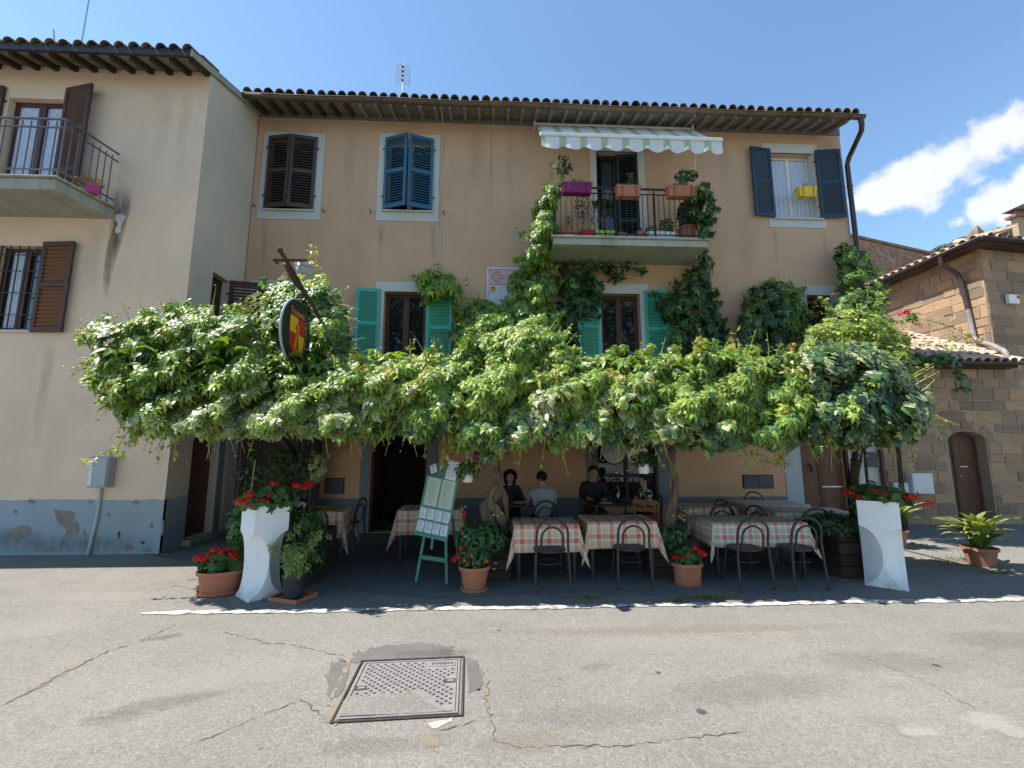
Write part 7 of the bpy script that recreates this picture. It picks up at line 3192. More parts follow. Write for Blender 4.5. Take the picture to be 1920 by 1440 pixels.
vk = vine('shaded creeper strands under the balcony slab and over a turquoise shutter', (1.5, 9.45, 2.4))
LV = Leaves()
curtain_of_leaves(LV, [(1050, 498), (1075, 500), (1090, 525), (1112, 545), (1128, 562), (1120, 590), (1095, 598), (1082, 612), (1088, 640), (1078, 665), (1050, 665), (1050, 600)], 9.43, .25, 620, DK, .185, .25, 41, .3)
for pp in ([(1070, 500), (1100, 492), (1140, 498), (1180, 496), (1215, 512)], [(1095, 505), (1110, 525), (1128, 540)], [(1140, 498), (1150, 515), (1165, 520)], [(1080, 540), (1100, 535), (1118, 548)]):
    along(LV, [fp3(a, b, 9.36) for a, b in pp], 34, 'ivy', 'dark', .15, .06)
LV.build(vk, singles=200)
shoot(vk, [fp3(1060, 680, 9.5), fp3(1062, 590, 9.48), fp3(1070, 505, 9.46), fp3(1140, 498, 9.46), fp3(1215, 508, 9.46)], .016, .008, 'bark_dark', 'stem')

vi = vine('glossy creeper mound on the wall beside the rightmost turquoise window', (6.6, 9.45, 2.4))
LV = Leaves()
curtain_of_leaves(LV, [(1382, 640), (1388, 595), (1400, 560), (1420, 540), (1450, 523), (1480, 525), (1508, 545), (1518, 575), (1512, 620), (1520, 660), (1470, 690), (1400, 690)], 9.40, .6, 2300,
                  [('creeper', 'creeper', .6), ('ivy', 'dark', lambda x, z, P: np.where(x < 6.3, 1.5, .3), .85), ('creeper', 'bright', lambda x, z, P: np.where(x < 6.3, .02, .3))], .15, .42, 51, .5, tilt=.5, fringe=12)
LV.build(vi, singles=300)
trunk(vi, [(6.6, 9.47, 2.4), (6.65, 9.45, 3.4), (6.7, 9.4, 4.4)], [.03, .026, .02], 'bark_dark', seed=19)

vj = vine('ivy column climbing the house corner along the brown downpipe', (8.6, 9.2, 0))
LV = Leaves()
curtain_of_leaves(LV, [(1572, 505), (1580, 472), (1592, 458), (1612, 470), (1640, 495), (1656, 530), (1664, 580), (1668, 625), (1690, 670), (1712, 720), (1660, 740), (1600, 700), (1575, 640), (1566, 580)], 9.15, .55, 2800, WC + [('ivy', 'dark', .4, .8)], .15, .42, 61, .4, tilt=.4, fringe=16)
along(LV, [fp3(a, b, 9.2) for a, b in ((1590, 470), (1580, 462), (1578, 478), (1575, 500))], 26, 'ivy', 'dark', .15, .06)
for pp in ([(1740, 668), (1770, 675), (1790, 685), (1800, 710), (1806, 735)], [(1690, 660), (1730, 672), (1790, 668)], [(1650, 690), (1680, 720), (1735, 745)]):
    pts = [fp3(a, b, 9.3) for a, b in pp]
    along(LV, pts, 46, 'ivy', 'ivy', .13, .05)
    shoot(vj, pts, .01, .004, 'bark_dark')
LV.build(vj, singles=300)
trunk(vj, [(8.62, 9.25, 0), (8.65, 9.2, 2.0), (8.65, 9.2, 4.0), (8.6, 9.3, 6.0)], [.045, .04, .035, .015], 'bark_dark', seed=20)

# climbing rose that throws long arms over the lean-to
vr = thing('climbing_rose', 'climbing rose with long arms and a few crimson flowers above the right ivy', 'climbing plant', (7.4, 8.6, 0), 0, GRP)
LV = Leaves()
RS = [('rose', 'rose', .8), ('rose', 'bright', .3), ('ovate', 'young', .15, .5)]
curtain_of_leaves(LV, [(1500, 655), (1520, 610), (1555, 585), (1600, 575), (1650, 590), (1690, 620), (1700, 660), (1712, 690), (1640, 680), (1560, 690)], 8.5, .6, 1400, RS, .19, .6, 71, .4, gaps=.5, droop=.3)
arms = [[(1640, 620), (1700, 600), (1740, 600), (1790, 615), (1815, 632), (1830, 640)], [(1640, 640), (1690, 640), (1750, 650), (1800, 655)], [(1560, 600), (1550, 580), (1540, 560)], [(1600, 600), (1625, 570), (1650, 552)],
        [(1700, 600), (1708, 590), (1700, 580)], [(1480, 690), (1485, 670), (1490, 650)], [(1560, 650), (1620, 645), (1700, 648)], [(1620, 690), (1690, 720), (1735, 770)]]
for pp in arms:
    pts = [fp3(a, b, 8.4) for a, b in pp]
    along(LV, pts, 38, 'rose', 'rose', .15, .06, .3)
    shoot(vr, pts, .009, .004, 'stem')
LV.build(vr, 'leaf_dull', singles=300)
trunk(vr, [(7.4, 8.6, 0), (7.42, 8.65, 1.2), (7.5, 8.7, 2.4), (7.4, 8.6, 3.4)], [.028, .026, .022, .015], 'bark_dark', seed=23)


def petals_mesh(c, r, n, seed, squash=.7, size=.5):
    """a flower head: a ball of small cupped petals"""
    rr = random.Random(seed)
    m = MB()
    for i in range(n):
        a, e = rr.uniform(0, 2 * PI), math.asin(rr.uniform(-.4, 1))
        d = Vector((math.cos(a) * math.cos(e), math.sin(a) * math.cos(e), math.sin(e)))
        p = Vector(c) + Vector((d.x * r, d.y * r, d.z * r * squash)) * rr.uniform(.75, 1.05)
        u = d.orthogonal().normalized()
        u = Matrix.Rotation(rr.uniform(0, 6.28), 3, d) @ u
        v = d.cross(u)
        s = r * size * rr.uniform(.8, 1.2)
        q = [p - u * s * .5 + d * s * .1, p - v * s * .5, p + u * s * .5 + d * s * .15, p + v * s * .5, p + d * s * .22]
        m.add(q, [(0, 1, 4), (1, 2, 4), (2, 3, 4), (3, 0, 4)])
    return m


def flower(parent, c, r, mat, n=34, seed=0, name='flower', **k):
    return petals_mesh(c, r, n, seed, **k).build(name, mat, parent, world=True)


for i, (a, b, r_) in enumerate(((1694, 588, .075), (1700, 583, .05), (1485, 656, .05), (1562, 553, .035), (1563, 656, .03))):
    flower(vr, fp3(a, b, 8.2), r_ * 1.25, 'rose_petal', 40, i)

# ------------------------------------------------------------------ pots and planters


def round_pot(parent, r, h, mat, sx=1.0, sy=1.0, rim=.03, saucer=None, taper=.74, z0=0.0):
    m = MB()
    b = r * taper
    m.lathe([(b, z0), (b + (r - b) * .8, z0 + h - rim * 1.6), (r * .985, z0 + h - rim * 1.5), (r * 1.07, z0 + h - rim * 1.3), (r * 1.07, z0 + h), (r * .97, z0 + h), (r * .95, z0 + h - .05), (r * .3, z0 + h - .05)], (0, 0, 0), 36, sx, sy)
    m.build('pot', mat, parent)
    m = MB()
    m.lathe([(r * .94, z0 + h - .045), (r * .5, z0 + h - .02), (.01, z0 + h - .015)], (0, 0, 0), 20, sx, sy)
    m.build('soil', 'soil', parent)
    if saucer:
        m = MB()
        m.lathe([(r * .85, 0), (r * saucer, .012), (r * saucer * 1.02, .045), (r * saucer * .97, .045), (r * .8, .02)], (0, 0, 0), 32, sx, sy)
        m.build('saucer', mat, parent)


def stems_to(parent, c, tops, r=.004, mat='stem'):
    m = MB()
    for t in tops:
        a = Vector(c) + Vector((R.uniform(-.04, .04), R.uniform(-.04, .04), 0))
        mid = a.lerp(Vector(t), .5) + Vector((R.uniform(-.03, .03), R.uniform(-.03, .03), .03))
        m.tube([a, mid, t], [r, r * .9, r * .7], 5)
    return stuff(m.build('stems', mat, parent, world=True))


def geranium(parent, c, r3, n, heads, seed, mat='petal_red', hr=.055, leaf=.075, pal='geranium', singles=60):
    LV = Leaves()
    ball(LV, c, r3, n, 'round', pal, leaf, .3)
    LV.build(parent, 'leaf_dull', singles=singles)
    stems_to(parent, (c[0], c[1], c[2] - r3[2]), [(c[0] + R.uniform(-1, 1) * r3[0] * .7, c[1] + R.uniform(-1, 1) * r3[1] * .7, c[2] + R.uniform(0, .6) * r3[2]) for _ in range(8)] + [h_ for h_ in heads])
    for i, h_ in enumerate(heads):
        flower(parent, h_, hr * R.uniform(.85, 1.15), mat, 46, seed * 10 + i)


# big round pot with azalea-like bush behind and marigolds in front
pt = thing('flower_pot', 'round terracotta pot with orange marigolds on a saucer beside the easel', 'flower pot', (-.20, 5.72, 0))
round_pot(pt, .18, .29, 'terracotta', saucer=.93)
LV = Leaves()
ball(LV, (-.20, 5.70, .40), (.19, .17, .14), 240, 'ovate', 'azalea', .06)
LV.build(pt, 'leaf_dull', singles=60)
for i, (a, b) in enumerate(((883, 1043), (871, 1052), (912, 1053), (892, 1067))):
    flower(pt, fp3(a, b, 5.55), .028, 'petal_orange', 26, i)
for i, (a, b) in enumerate(((858, 1044), (851, 1050), (865, 1028))):
    flower(pt, fp3(a, b, 5.62), .042, 'petal_red', 40, 20 + i)
for i, (a, b) in enumerate(((867, 1000), (872, 1007), (927, 1067), (930, 1056))):
    flower(pt, fp3(a, b, 5.6), .018, 'petal_yellow', 14, 40 + i)


def plank_box(label, x0, x1, y0, y1, h, n=4):
    t = thing('wooden_planter', label, 'planter', ((x0 + x1) / 2, (y0 + y1) / 2, 0), 0, 'wooden board planters at the feet of the creepers')
    ph = h / n
    for i in range(n):
        for (a, b, c, d) in ((x0, x1, y0, y0 + .03), (x0, x1, y1 - .03, y1), (x0, x0 + .03, y0 + .031, y1 - .031), (x1 - .03, x1, y0 + .031, y1 - .031)):
            m = MB()
            e = R.uniform(-.004, .004)
            m.bx(a + e, b + e, c + e, d + e, i * ph + .006, (i + 1) * ph - .004)
            m.build('plank', 'plank', t, world=True, bevel=.004)
    m = MB()
    m.bx(x0 + .035, x1 - .035, y0 + .035, y1 - .035, h - .1, h - .05)
    m.build('soil', 'soil', t, world=True)
    return t


w1 = plank_box('wooden board planter behind the right white planter, full of dark greenery', 4.64, 5.22, 5.98, 6.9, .60)
w2 = plank_box('wooden board planter at the foot of the thick twisted trunk', -.28, .26, 6.05, 6.62, .56)
w3 = plank_box('wooden board planter behind the small geranium pot', 2.18, 2.78, 6.12, 6.62, .50)
w4 = plank_box('wooden board planter behind the left white planter', -2.86, -2.28, 5.98, 6.95, .58)


def planting(parent, label, name, base, spec, flowers=(), singles=80, stems=True, mat='leaf_dull'):
    """a plant that grows in a planter: thing with foliage, leaves, flowers"""
    t = thing(name, label, 'plant', base)
    LV = Leaves()
    for (c, r3, n, kind, pal, size) in spec:
        ball(LV, c, r3, n, kind, pal, size)
    LV.build(t, mat, singles=singles)
    for i, (c, r_, m_) in enumerate(flowers):
        flower(t, c, r_, m_, 36, i + 7 * len(label))
    if stems:
        stems_to(t, base, [(spec[0][0][0] + R.uniform(-.5, .5) * spec[0][1][0], spec[0][0][1] + R.uniform(-.5, .5) * spec[0][1][1], spec[0][0][2]) for _ in range(9)], .006, 'bark_dark')
    return t


planting(None, 'dense mid green azalea bush behind the marigold pot', 'azalea_bush', (-.12, 6.1, .5), [((-.13, 5.98, .56), (.33, .24, .20), 900, 'ovate', 'azalea', .07)],
         [(fp3(869, 964, 5.9), .04, 'petal_red'), (fp3(925, 966, 5.95), .018, 'petal_yellow'), (fp3(933, 968, 5.95), .018, 'petal_yellow'), (fp3(941, 963, 5.95), .02, 'petal_yellow'), (fp3(872, 950, 5.95), .018, 'petal_yellow'), (fp3(866, 955, 5.95), .016, 'petal_yellow')], 220)
planting(None, 'dark leafy clump filling the right wooden planter', 'planter_greenery', (4.9, 6.3, .55), [((4.85, 6.3, .66), (.42, .46, .13), 700, 'ovate', 'dark', .07), ((5.05, 6.05, .63), (.2, .12, .08), 160, 'round', 'geranium', .07), ((5.28, 6.2, .98), (.16, .22, .30), 260, 'round', 'geranium', .065)], (), 160)
planting(None, 'low leafy plant with a yellow flower spike in front of the slim trunk', 'planter_greenery', (2.45, 6.3, .45), [((2.42, 6.2, .52), (.30, .18, .12), 320, 'ovate', 'azalea', .08)],
         [(fp3(a, b, 6.05), .018, 'petal_yellow') for a, b in ((1284, 958), (1280, 966), (1288, 962), (1277, 972), (1283, 975), (1273, 968), (1262, 967))], 100)
planting(None, 'mixed shrub with dark leaves and a pink flower head beside the left white planter', 'planter_greenery', (-2.5, 6.3, .5), [((-2.45, 6.15, .72), (.30, .26, .26), 420, 'ovate', 'geranium', .08), ((-2.30, 6.0, .42), (.20, .14, .28), 260, 'ovate', 'dark', .08)],
         [(fp3(565, 947, 5.95), .06, 'pink_petal'), (fp3(562, 987, 5.95), .03, 'petal_red')], 120)
# feathery dark plants at the left, in front of the dark door
planting(None, 'tall feathery dark shrub between the left white planter and the door', 'tall_shrub', (-3.2, 6.6, .0), [((-3.25, 6.6, 1.32), (.40, .3, .48), 430, 'ovate', 'dark', .06), ((-2.85, 6.7, 1.45), (.4, .3, .35), 260, 'creeper', 'dark', .10), ((-3.30, 6.3, .70), (.16, .18, .4), 340, 'ovate', 'geranium', .08), ((-2.45, 6.5, 1.45), (.15, .15, .22), 70, 'ivy', 'vari', .07)],
         (), 200)

# tall pot with a cane behind the oval pot
pt = thing('flower_pot', 'small terracotta pot with a tall cane behind the oval geranium pot', 'flower pot', (-3.02, 6.02, 0))
round_pot(pt, .16, .36, 'terracotta')
LV = Leaves()
ball(LV, (-3.12, 6.0, .72), (.14, .12, .36), 170, 'ovate', 'geranium', .075)
LV.build(pt, 'leaf_dull', singles=50)
m = MB()
m.tube([(-3.02, 6.0, .33), (-3.08, 5.98, .9), (-3.05, 5.98, 1.55)], .008, 6)
m.build('cane', 'stem_dry', pt, world=True)

pt = thing('flower_pot', 'oval terracotta trough pot of scarlet geraniums left of the white planter', 'flower pot', (-3.22, 5.72, 0), rad(12))
round_pot(pt, .22, .27, 'terracotta', 1.05, .72, saucer=.98, taper=.80)
geranium(pt, (-3.20, 5.72, .37), (.24, .16, .10), 170, [fp3(a, b, 5.68) for a, b in ((375, 1045), (386, 1047), (402, 1047), (415, 1040), (435, 1045), (440, 1052), (405, 1030), (420, 1035), (410, 1055), (433, 1040), (395, 1040), (425, 1050))], 3)

pt = thing('flower_pot', 'dark grey plastic pot with a spindly rose on a square terracotta saucer', 'flower pot', (-2.26, 5.50, 0))
round_pot(pt, .12, .26, 'black_pot', taper=.86, z0=.02)
m = MB()
m.bx(-.20, .20, -.16, .16, .003, .012)
for (a, b, c, d) in ((-.20, .20, -.16, -.145), (-.20, .20, .145, .16), (-.20, -.185, -.145, .145), (.185, .20, -.145, .145)):
    m.bx(a, b, c, d, .012, .045)
sa = m.build('saucer', 'terracotta', pt)
sa.rotation_euler = (0, 0, rad(-20))
LV = Leaves()
ball(LV, (-2.22, 5.48, .45), (.20, .16, .20), 80, 'rose', 'rose', .13)
for pp in ([(-2.28, 5.5, .3), (-2.42, 5.48, .6), (-2.52, 5.45, .55)], [(-2.24, 5.5, .3), (-2.05, 5.45, .75), (-1.95, 5.4, .7)], [(-2.26, 5.5, .3), (-2.30, 5.5, .85)], [(-2.24, 5.5, .3), (-2.10, 5.5, .62)]):
    along(LV, pp, 14, 'rose', 'rose', .10, .03)
    shoot(pt, pp, .005, .003, 'stem')
LV.build(pt, 'leaf_dull', singles=80)

pt = thing('flower_pot', 'oval terracotta pot of red geraniums between the two front tables', 'flower pot', (2.49, 5.82, 0))
round_pot(pt, .175, .27, 'terracotta', 1.05, .8, saucer=.92, taper=.82)
geranium(pt, (2.49, 5.80, .36), (.17, .14, .12), 130, [fp3(a, b, 5.72) for a, b in ((1304, 1028), (1312, 1036), (1268, 1045), (1318, 1040), (1285, 1043))], 4)


# white moulded planters: square section whose corners are cut by wide arcs
def moulded_planter(label, loc, rotz, w, h):
    t = thing('moulded_planter', label, 'planter', loc, rotz, 'tall white moulded planters')
    m = MB()
    L = 36
    rings = []
    for i in range(L + 1):
        f = i / L
        q = (f - .36) / .335
        c = (w / 2) * .985 * math.sqrt(max(0, 1 - q * q)) if abs(q) < 1 else 0
        c = max(c, .006)
        a = w / 2
        pts = []
        for sx_, sy_ in ((1, 1), (-1, 1), (-1, -1), (1, -1)):
            A_ = (sx_ * a, sy_ * (a - c))
            B_ = (sx_ * (a - c), sy_ * a)
            if sx_ * sy_ < 0:
                A_, B_ = B_, A_
            pts += [A_, B_]
        rings.append([(x, y, f * h) for x, y in pts])
    vs = [p for r_ in rings for p in r_]
    fs = []
    for i in range(L):
        for j in range(8):
            fs.append((i * 8 + j, i * 8 + (j + 1) % 8, (i + 1) * 8 + (j + 1) % 8, (i + 1) * 8 + j))
    fs.append(tuple(range(7, -1, -1)))
    m.add(vs, fs)
    for k in range(4):
        pass
    top = rings[-1]
    ins = [(x * .93, y * .93, h) for x, y, z in top]
    b = len(m.v)
    m.add(top + ins + [(x, y, h - .1) for x, y, z in ins], [(j, (j + 1) % 8, 8 + (j + 1) % 8, 8 + j) for j in range(8)] + [(8 + j, 8 + (j + 1) % 8, 16 + (j + 1) % 8, 16 + j) for j in range(8)])
    o = m.build('body', 'white_plastic', t)
    me = o.data
    me.polygons.foreach_set('use_smooth', [True] * len(me.polygons))
    me.set_sharp_from_angle(angle=math.radians(18))
    m = MB()
    m.bx(-w * .44, w * .44, -w * .44, w * .44, h - .09, h - .06)
    m.build('soil', 'soil', t)
    m = MB()
    m.lathe([(.012, 0), (.012, .006)], (0, -w / 2 - .003, .13), 10)
    return t


pl1 = moulded_planter('tall white moulded planter of red geraniums at the left end of the terrace', (-2.71, 5.66, 0), rad(47), .395, 1.05)
geranium(pl1, (-2.70, 5.62, 1.10), (.34, .26, .12), 260, [fp3(a, b, 5.5) for a, b in ((427, 936), (440, 940), (447, 944), (463, 937), (475, 942), (480, 930), (490, 908), (497, 930), (503, 925), (535, 915), (557, 912), (562, 914), (446, 926), (470, 938), (553, 919))], 5, hr=.055)
pl2 = moulded_planter('tall white moulded planter of red geraniums at the right end of the terrace', (5.0, 5.72, 0), rad(-41), .42, 1.04)
geranium(pl2, (5.08, 5.72, 1.10), (.34, .26, .13), 240, [fp3(a, b, 5.6) for a, b in ((1617, 927), (1632, 934), (1655, 922), (1667, 927), (1702, 928), (1706, 932), (1728, 940))], 6, hr=.062)


# strap leaved pots on the right
def strap_plant(label, loc, potr, poth, n, L, seed, oval=1.0):
    r = random.Random(seed)
    t = thing('strap_leaf_plant', label, 'potted plant', loc, 0, 'variegated strap leaved plants in terracotta pots')
    round_pot(t, potr, poth, 'terracotta_old', 1.0, oval, .03, None, .72)
    for i in range(n):
        a = r.uniform(0, 2 * PI)
        ln = L * r.uniform(.65, 1.1)
        rise = r.uniform(.7, 1.4)
        wd = r.uniform(.036, .06)
        vs, cs = [], []
        K = 8
        d = Vector((math.cos(a), math.sin(a), 0))
        sd_ = Vector((-d.y, d.x, 0))
        p = Vector((r.uniform(-.06, .06), r.uniform(-.06, .06), poth - .03))
        ang = rise + .25
        yel = r.uniform(.1, .95)
        for j in range(K + 1):
            f = j / K
            w = wd * (min(1, .45 + f * 2.2) if f < .5 else max(.03, 1 - ((f - .5) / .5) ** 2.2))
            up_ = Vector((-math.cos(ang) * 0, 0, .22 * w))
            vs += [p - sd_ * w + Vector((0, 0, .25 * w)), p, p + sd_ * w + Vector((0, 0, .25 * w))]
            g = np.array((.12, .19, .045))
            y = np.array((.62, .56, .22))
            tt = min(1, max(0, f * 1.6 - .5)) * yel
            cs += [g * (1 - tt) + y * tt, g * (1 - tt * .5) + y * tt * .5, g * (1 - tt) + y * tt * .8]
            step = ln / K
            p = p + d * math.cos(ang) * step + Vector((0, 0, math.sin(ang) * step))
            ang -= r.uniform(.12, .28) * (1.2 if f > .3 else .6)
        T = []
        for j in range(K):
            b = 3 * j
            T += [(b, b + 1, b + 4), (b, b + 4, b + 3), (b + 1, b + 2, b + 5), (b + 1, b + 5, b + 4)]
        me = bpy.data.meshes.new('leaf')
        me.from_pydata([tuple(v) for v in vs], [], T)
        me.polygons.foreach_set('use_smooth', [True] * len(T))
        at = me.attributes.new('col', 'FLOAT_COLOR', 'POINT')
        at.data.foreach_set('color', np.concatenate([np.array(cs), np.ones((len(cs), 1))], 1).astype(np.float32).ravel())
        o = link('leaf', me, 'leaf_dull', t, False)
    return t


strap_plant('wide strap leaved plant in a low terracotta pot at the right edge of the street', (7.22, 6.55, 0), .20, .26, 66, .66, 3)
strap_plant('strap leaved plant in a terracotta pot behind the right white planter', (7.02, 7.75, 0), .19, .30, 46, .78, 4)

# hanging white pots under the creeper
def hanging_pot(label, p, r, h, pal, yellow=False):
    t = thing('hanging_pot', label, 'hanging pot', p)
    m = MB()
    m.lathe([(r * .72, 0), (r * .9, h * .5), (r, h), (r * .95, h), (r * .85, h * .6)], (0, 0, 0), 24)
    m.build('pot', 'white_pot', t)
    m = MB()
    for k in range(3):
        a = 2 * PI * k / 3 + .4
        m.tube([(r * math.cos(a), r * math.sin(a), h), (0, 0, h + .34)], .004, 5)
    m.build('hanger', 'wire_white', t)
    LV = Leaves()
    c = Vector(p) + Vector((0, 0, h + .05))
    ball(LV, c, (r * 2.0, r * 1.6, .12), 260, 'ovate', pal, .055)
    LV.build(t, 'leaf_dull', singles=60)
    if yellow:
        for i, (a, b) in enumerate(((1166, 889), (1157, 887), (1177, 883))):
            flower(t, fp3(a, b, p[1] - .05), .02, 'petal_yellow', 16, i)


hanging_pot('small white hanging pot between the easel and the thick trunk', fp3(877, 904, 6.1), .082, .115, 'geranium')
hanging_pot('white hanging pot before the shop window, with trailing foliage', fp3(1207, 888, 6.0), .085, .13, 'dark', True)

# ------------------------------------------------------------------ pots on the balconies and windows


def box_pot(parent, w, d, h, mat, taper=.82):
    m = MB()
    vs = []
    for z, k in ((0, taper), (h * .8, .97), (h * .8, 1.06), (h, 1.06)):
        for x, y in ((-1, -1), (1, -1), (1, 1), (-1, 1)):
            vs.append((x * (w / 2 - (1 - k) * .06 - (.012 if k < 1 else 0)), y * d / 2 * k, z))
    fs = [(3, 2, 1, 0)]
    for i in range(3):
        for j in range(4):
            fs.append((i * 4 + j, i * 4 + (j + 1) % 4, i * 4 + 4 + (j + 1) % 4, i * 4 + 4 + j))
    b = [(x * .92, y * .86, z) for x, y, z in vs[12:16]]
    vs += b + [(x, y, z - .04) for x, y, z in b]
    for j in range(4):
        fs.append((12 + j, 12 + (j + 1) % 4, 16 + (j + 1) % 4, 16 + j))
        fs.append((16 + j, 16 + (j + 1) % 4, 20 + (j + 1) % 4, 20 + j))
    fs.append((20, 21, 22, 23))
    m.add(vs, fs)
    o = m.build('box', mat, parent, bevel=.006)
    m = MB()
    m.bx(-w / 2 * .93, w / 2 * .93, -d / 2 * .85, d / 2 * .85, h - .038, h - .025)
    m.build('soil', 'soil', parent)
    return o


def balcony_box(label, c, w, d, h, mat, spec=(), flowers=(), straps=False, group='flower boxes on the balcony', singles=40):
    t = thing('flower_box', label, 'flower box', c, 0, group)
    box_pot(t, w, d, h, mat)
    if straps:
        m = MB()
        for x in (-w * .28, w * .28):
            m.tube([(x, -d / 2 - .012, h), (x, -d / 2 - .006, h * .1), (x, -d / 2 * .6, -.012), (x, d / 2, -.012)], .006, 5)
        m.build('hook', 'iron', t)
    if spec:
        LV = Leaves()
        for (dc, r3, n, kind, pal, size) in spec:
            ball(LV, Vector(c) + Vector(dc), r3, n, kind, pal, size)
        LV.build(t, 'leaf_dull', singles=singles)
        stems_to(t, Vector(c) + Vector((0, 0, h - .05)), [Vector(c) + Vector(q[0]) for q in spec for _ in range(3)], .004, 'stem_dry')
    for i, (p, r_, m_) in enumerate(flowers):
        flower(t, p, r_, m_, 30, i + 3)
    return t


yb = 8.60
balcony_box('purple flower box hung on the left of the balcony railing', (1.745, yb, 6.97), .64, .20, .23, 'purple', [((0, 0, .27), (.33, .1, .07), 130, 'ovate', 'grey', .05), ((-.25, .1, .75), (.20, .12, .25), 110, 'ovate', 'dark', .085), ((-.32, 0, .32), (.08, .08, .12), 30, 'ovate', 'geranium', .06)], [(fp3(1077, 325, 8.6), .02, 'pink_petal'), (fp3(1063, 345, 8.6), .02, 'pink_petal')], True)
balcony_box('terracotta flower box with red geraniums on the middle of the balcony railing', (2.835, yb, 6.92), .52, .20, .24, 'terracotta', [((.0, 0, .28), (.2, .08, .06), 70, 'ovate', 'grey', .05), ((.08, 0, .40), (.06, .05, .16), 46, 'round', 'geranium', .06)],
            [(fp3(1177, 327, 8.6), .035, 'petal_red'), (fp3(1184, 330, 8.6), .04, 'petal_red'), (fp3(1160, 345, 8.6), .022, 'petal_red')], True)
balcony_box('terracotta flower box with a bent dry plant on the right of the balcony railing', (3.98, yb, 6.95), .64, .20, .23, 'terracotta', [((-.02, 0, .27), (.3, .08, .06), 120, 'ovate', 'grey', .05), ((.16, .05, .55), (.3, .1, .16), 120, 'creeper', 'dark', .10), ((.05, .05, .45), (.2, .1, .12), 40, 'ovate', 'pot', .07)], (), True)
q = fp3(1510, 372, 9.47)
balcony_box('bright yellow flower box hung on the rail of the navy shuttered window', (q[0], 9.44, 7.55), .44, .18, .24, 'yellow', [((.05, 0, .30), (.12, .06, .1), 24, 'ovate', 'dry', .05)], (), True, 'flower boxes at the windows')
zf = 6.057
balcony_box('terracotta trough on the balcony floor at its left corner', (1.54, 8.95, zf), .34, .2, .36, 'terracotta', [((.1, 0, .5), (.1, .08, .12), 30, 'ovate', 'grey', .05)])
balcony_box('pair of red plastic pots on the balcony floor with tall dry stalks', (2.02, 8.9, zf), .32, .17, .26, 'red_plastic', [((-.1, -.05, .75), (.2, .08, .35), 200, 'ovate', 'grey', .05), ((.15, -.05, .65), (.12, .08, .35), 130, 'ovate', 'dry', .045)])
balcony_box('lime green trough on the balcony floor', (2.38, 8.9, zf), .42, .17, .24, 'lime', [((.0, 0, .9), (.26, .12, .12), 80, 'creeper', 'dark', .13)])
balcony_box('small terracotta pot on the balcony floor beside the lime trough', (2.76, 8.9, zf), .17, .16, .20, 'terracotta', [((0, 0, .24), (.06, .06, .04), 20, 'ovate', 'dry', .04)])
balcony_box('low brown pot on the balcony floor, middle of three small ones', (2.95, 8.9, zf), .15, .15, .16, 'terracotta_old')
balcony_box('small terracotta pot with a stub on the balcony floor left of the white trough', (3.17, 8.9, zf), .18, .16, .24, 'terracotta', [((0, 0, .32), (.03, .03, .08), 14, 'ovate', 'pot', .05)])
balcony_box('white trough with leafy herbs on the balcony floor', (3.61, 8.9, zf), .62, .18, .24, 'white_pot', [((-.2, 0, .32), (.12, .08, .1), 70, 'ovate', 'pot', .06), ((.15, 0, .40), (.14, .1, .2), 130, 'ovate', 'pot', .08)])
t = thing('flower_pot', 'big round terracotta pot at the right corner of the balcony', 'flower pot', (4.26, 9.0, zf))
round_pot(t, .19, .42, 'terracotta_old')
LV = Leaves()
ball(LV, (4.3, 9.0, zf + .75), (.25, .2, .35), 260, 'ivy', 'dark', .10)
LV.build(t, 'leaf_dull', singles=60)
# pot on the cream house balcony
q = fp3(172, 372, 7.42)
t = thing('flower_pot', 'small magenta pot with an orange leaved plant on the cream house balcony', 'flower pot', (q[0], 7.42, 6.032))
round_pot(t, .10, .12, 'magenta')
LV = Leaves()
ball(LV, (q[0] - .06, 7.42, 6.25), (.20, .14, .12), 110, 'ovate', 'autumn', .06)
LV.build(t, 'leaf_dull', singles=40)

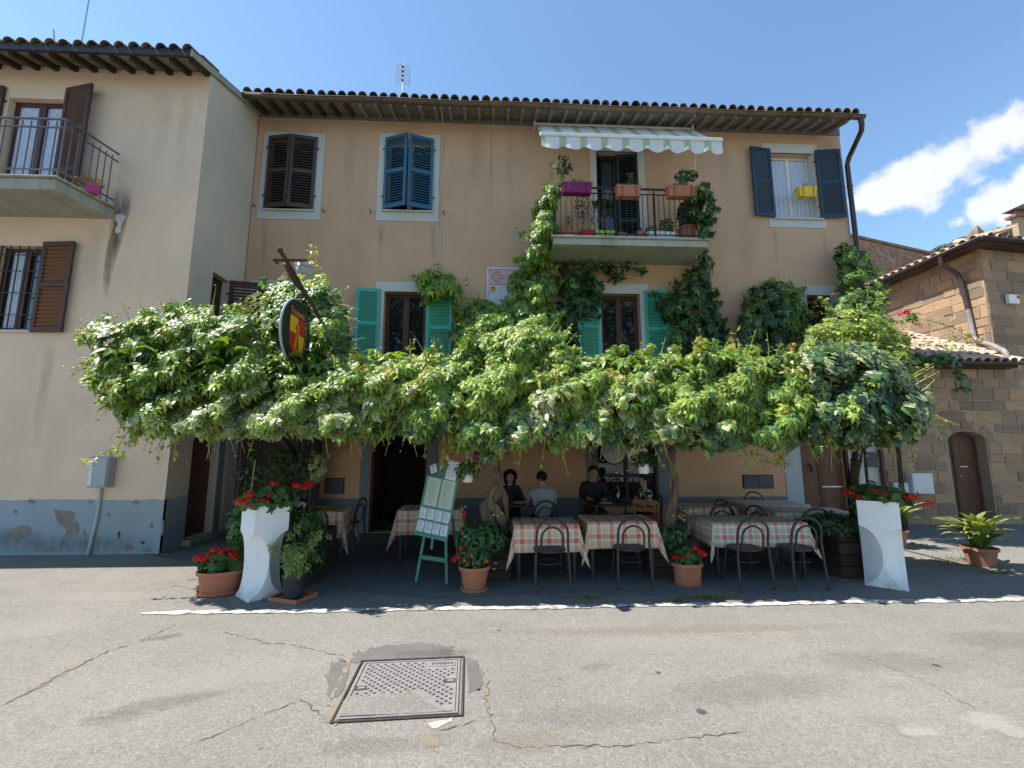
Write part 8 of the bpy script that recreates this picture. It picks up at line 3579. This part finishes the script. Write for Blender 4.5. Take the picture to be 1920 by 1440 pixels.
# loose leaf and twig litter on the terrace edge
m = MB()
for i in range(260):
    x, y = R.uniform(-3.2, 5.6), R.uniform(5.15, 6.4)
    a = R.uniform(0, 6.28)
    s = R.uniform(.008, .022)
    d, e = Vector((math.cos(a), math.sin(a), 0)) * s, Vector((-math.sin(a), math.cos(a), 0)) * s * .6
    c = Vector((x, y, .012))
    m.add([c - d, c - e + Vector((0, 0, .004)), c + d, c + e + Vector((0, 0, .006))], [(0, 1, 2, 3)])
lt = stuff(m.build('fallen_leaves', 'stem_dry'))
tag(lt, 'dry leaves fallen on the terrace edge and kerb strip', 'fallen leaves')

# ------------------------------------------------------------------ trees: the pine beyond, and those across the street that the panes mirror


def crown_tree(name, label, base, trunk_h, blobs, n, pal, size, group=None, cat='tree'):
    t = thing(name, label, cat, base, 0, group)
    LV = Leaves()
    for (c, r3, w) in blobs:
        ball(LV, Vector(base) + Vector(c), r3, int(n * w), 'creeper', pal, size, .5)
    LV.build(t, 'leaf_dull', 'crown')
    b = Vector(base)
    tr = trunk(t, [b, b + Vector((.1, 0, trunk_h * .5)), b + Vector((0, .1, trunk_h))], [.3, .24, .15], 'bark_dark', seed=len(label))
    for c, r3, w in blobs:
        shoot(tr, [b + Vector((0, 0, trunk_h * .8)), b + Vector(c)], .10, .03, 'bark_dark', 'limb')
    return t


q0 = fp(1850, 455, 38)
pine = [((-3.4, 0, q0.z - 1.2), (2.4, 2, 1.0), .25), ((-.8, .5, q0.z - .3), (2.6, 2, 1.1), .3), ((1.8, 0, q0.z + .4), (2.4, 2, 1.0), .3), ((4.0, .4, q0.z + .2), (2.0, 2, 1.2), .25)]
crown_tree('pine_tree', 'umbrella pine crown showing above the tuff house roof', (q0.x, 38, 0), q0.z - 2, pine, 5200, 'pine', .42)
for i, (x, y, h_, lab) in enumerate(((-7.5, -9, 13, 'tree across the street mirrored in the left panes'), (1.0, -10, 14, 'tree across the street mirrored in the middle panes'), (10, -10, 13, 'tree across the street mirrored in the right panes'))):
    bl = [((-2.2, 0, h_ * .55), (3.0, 2.2, 2.5), .35), ((2.2, .3, h_ * .62), (3.0, 2.2, 2.6), .35), ((0, 0, h_ * .85), (2.8, 2.2, 2.2), .3)]
    crown_tree('street_tree', lab, (x, y, 0), h_ * .5, bl, 3000, 'tree', .55, 'trees across the street')
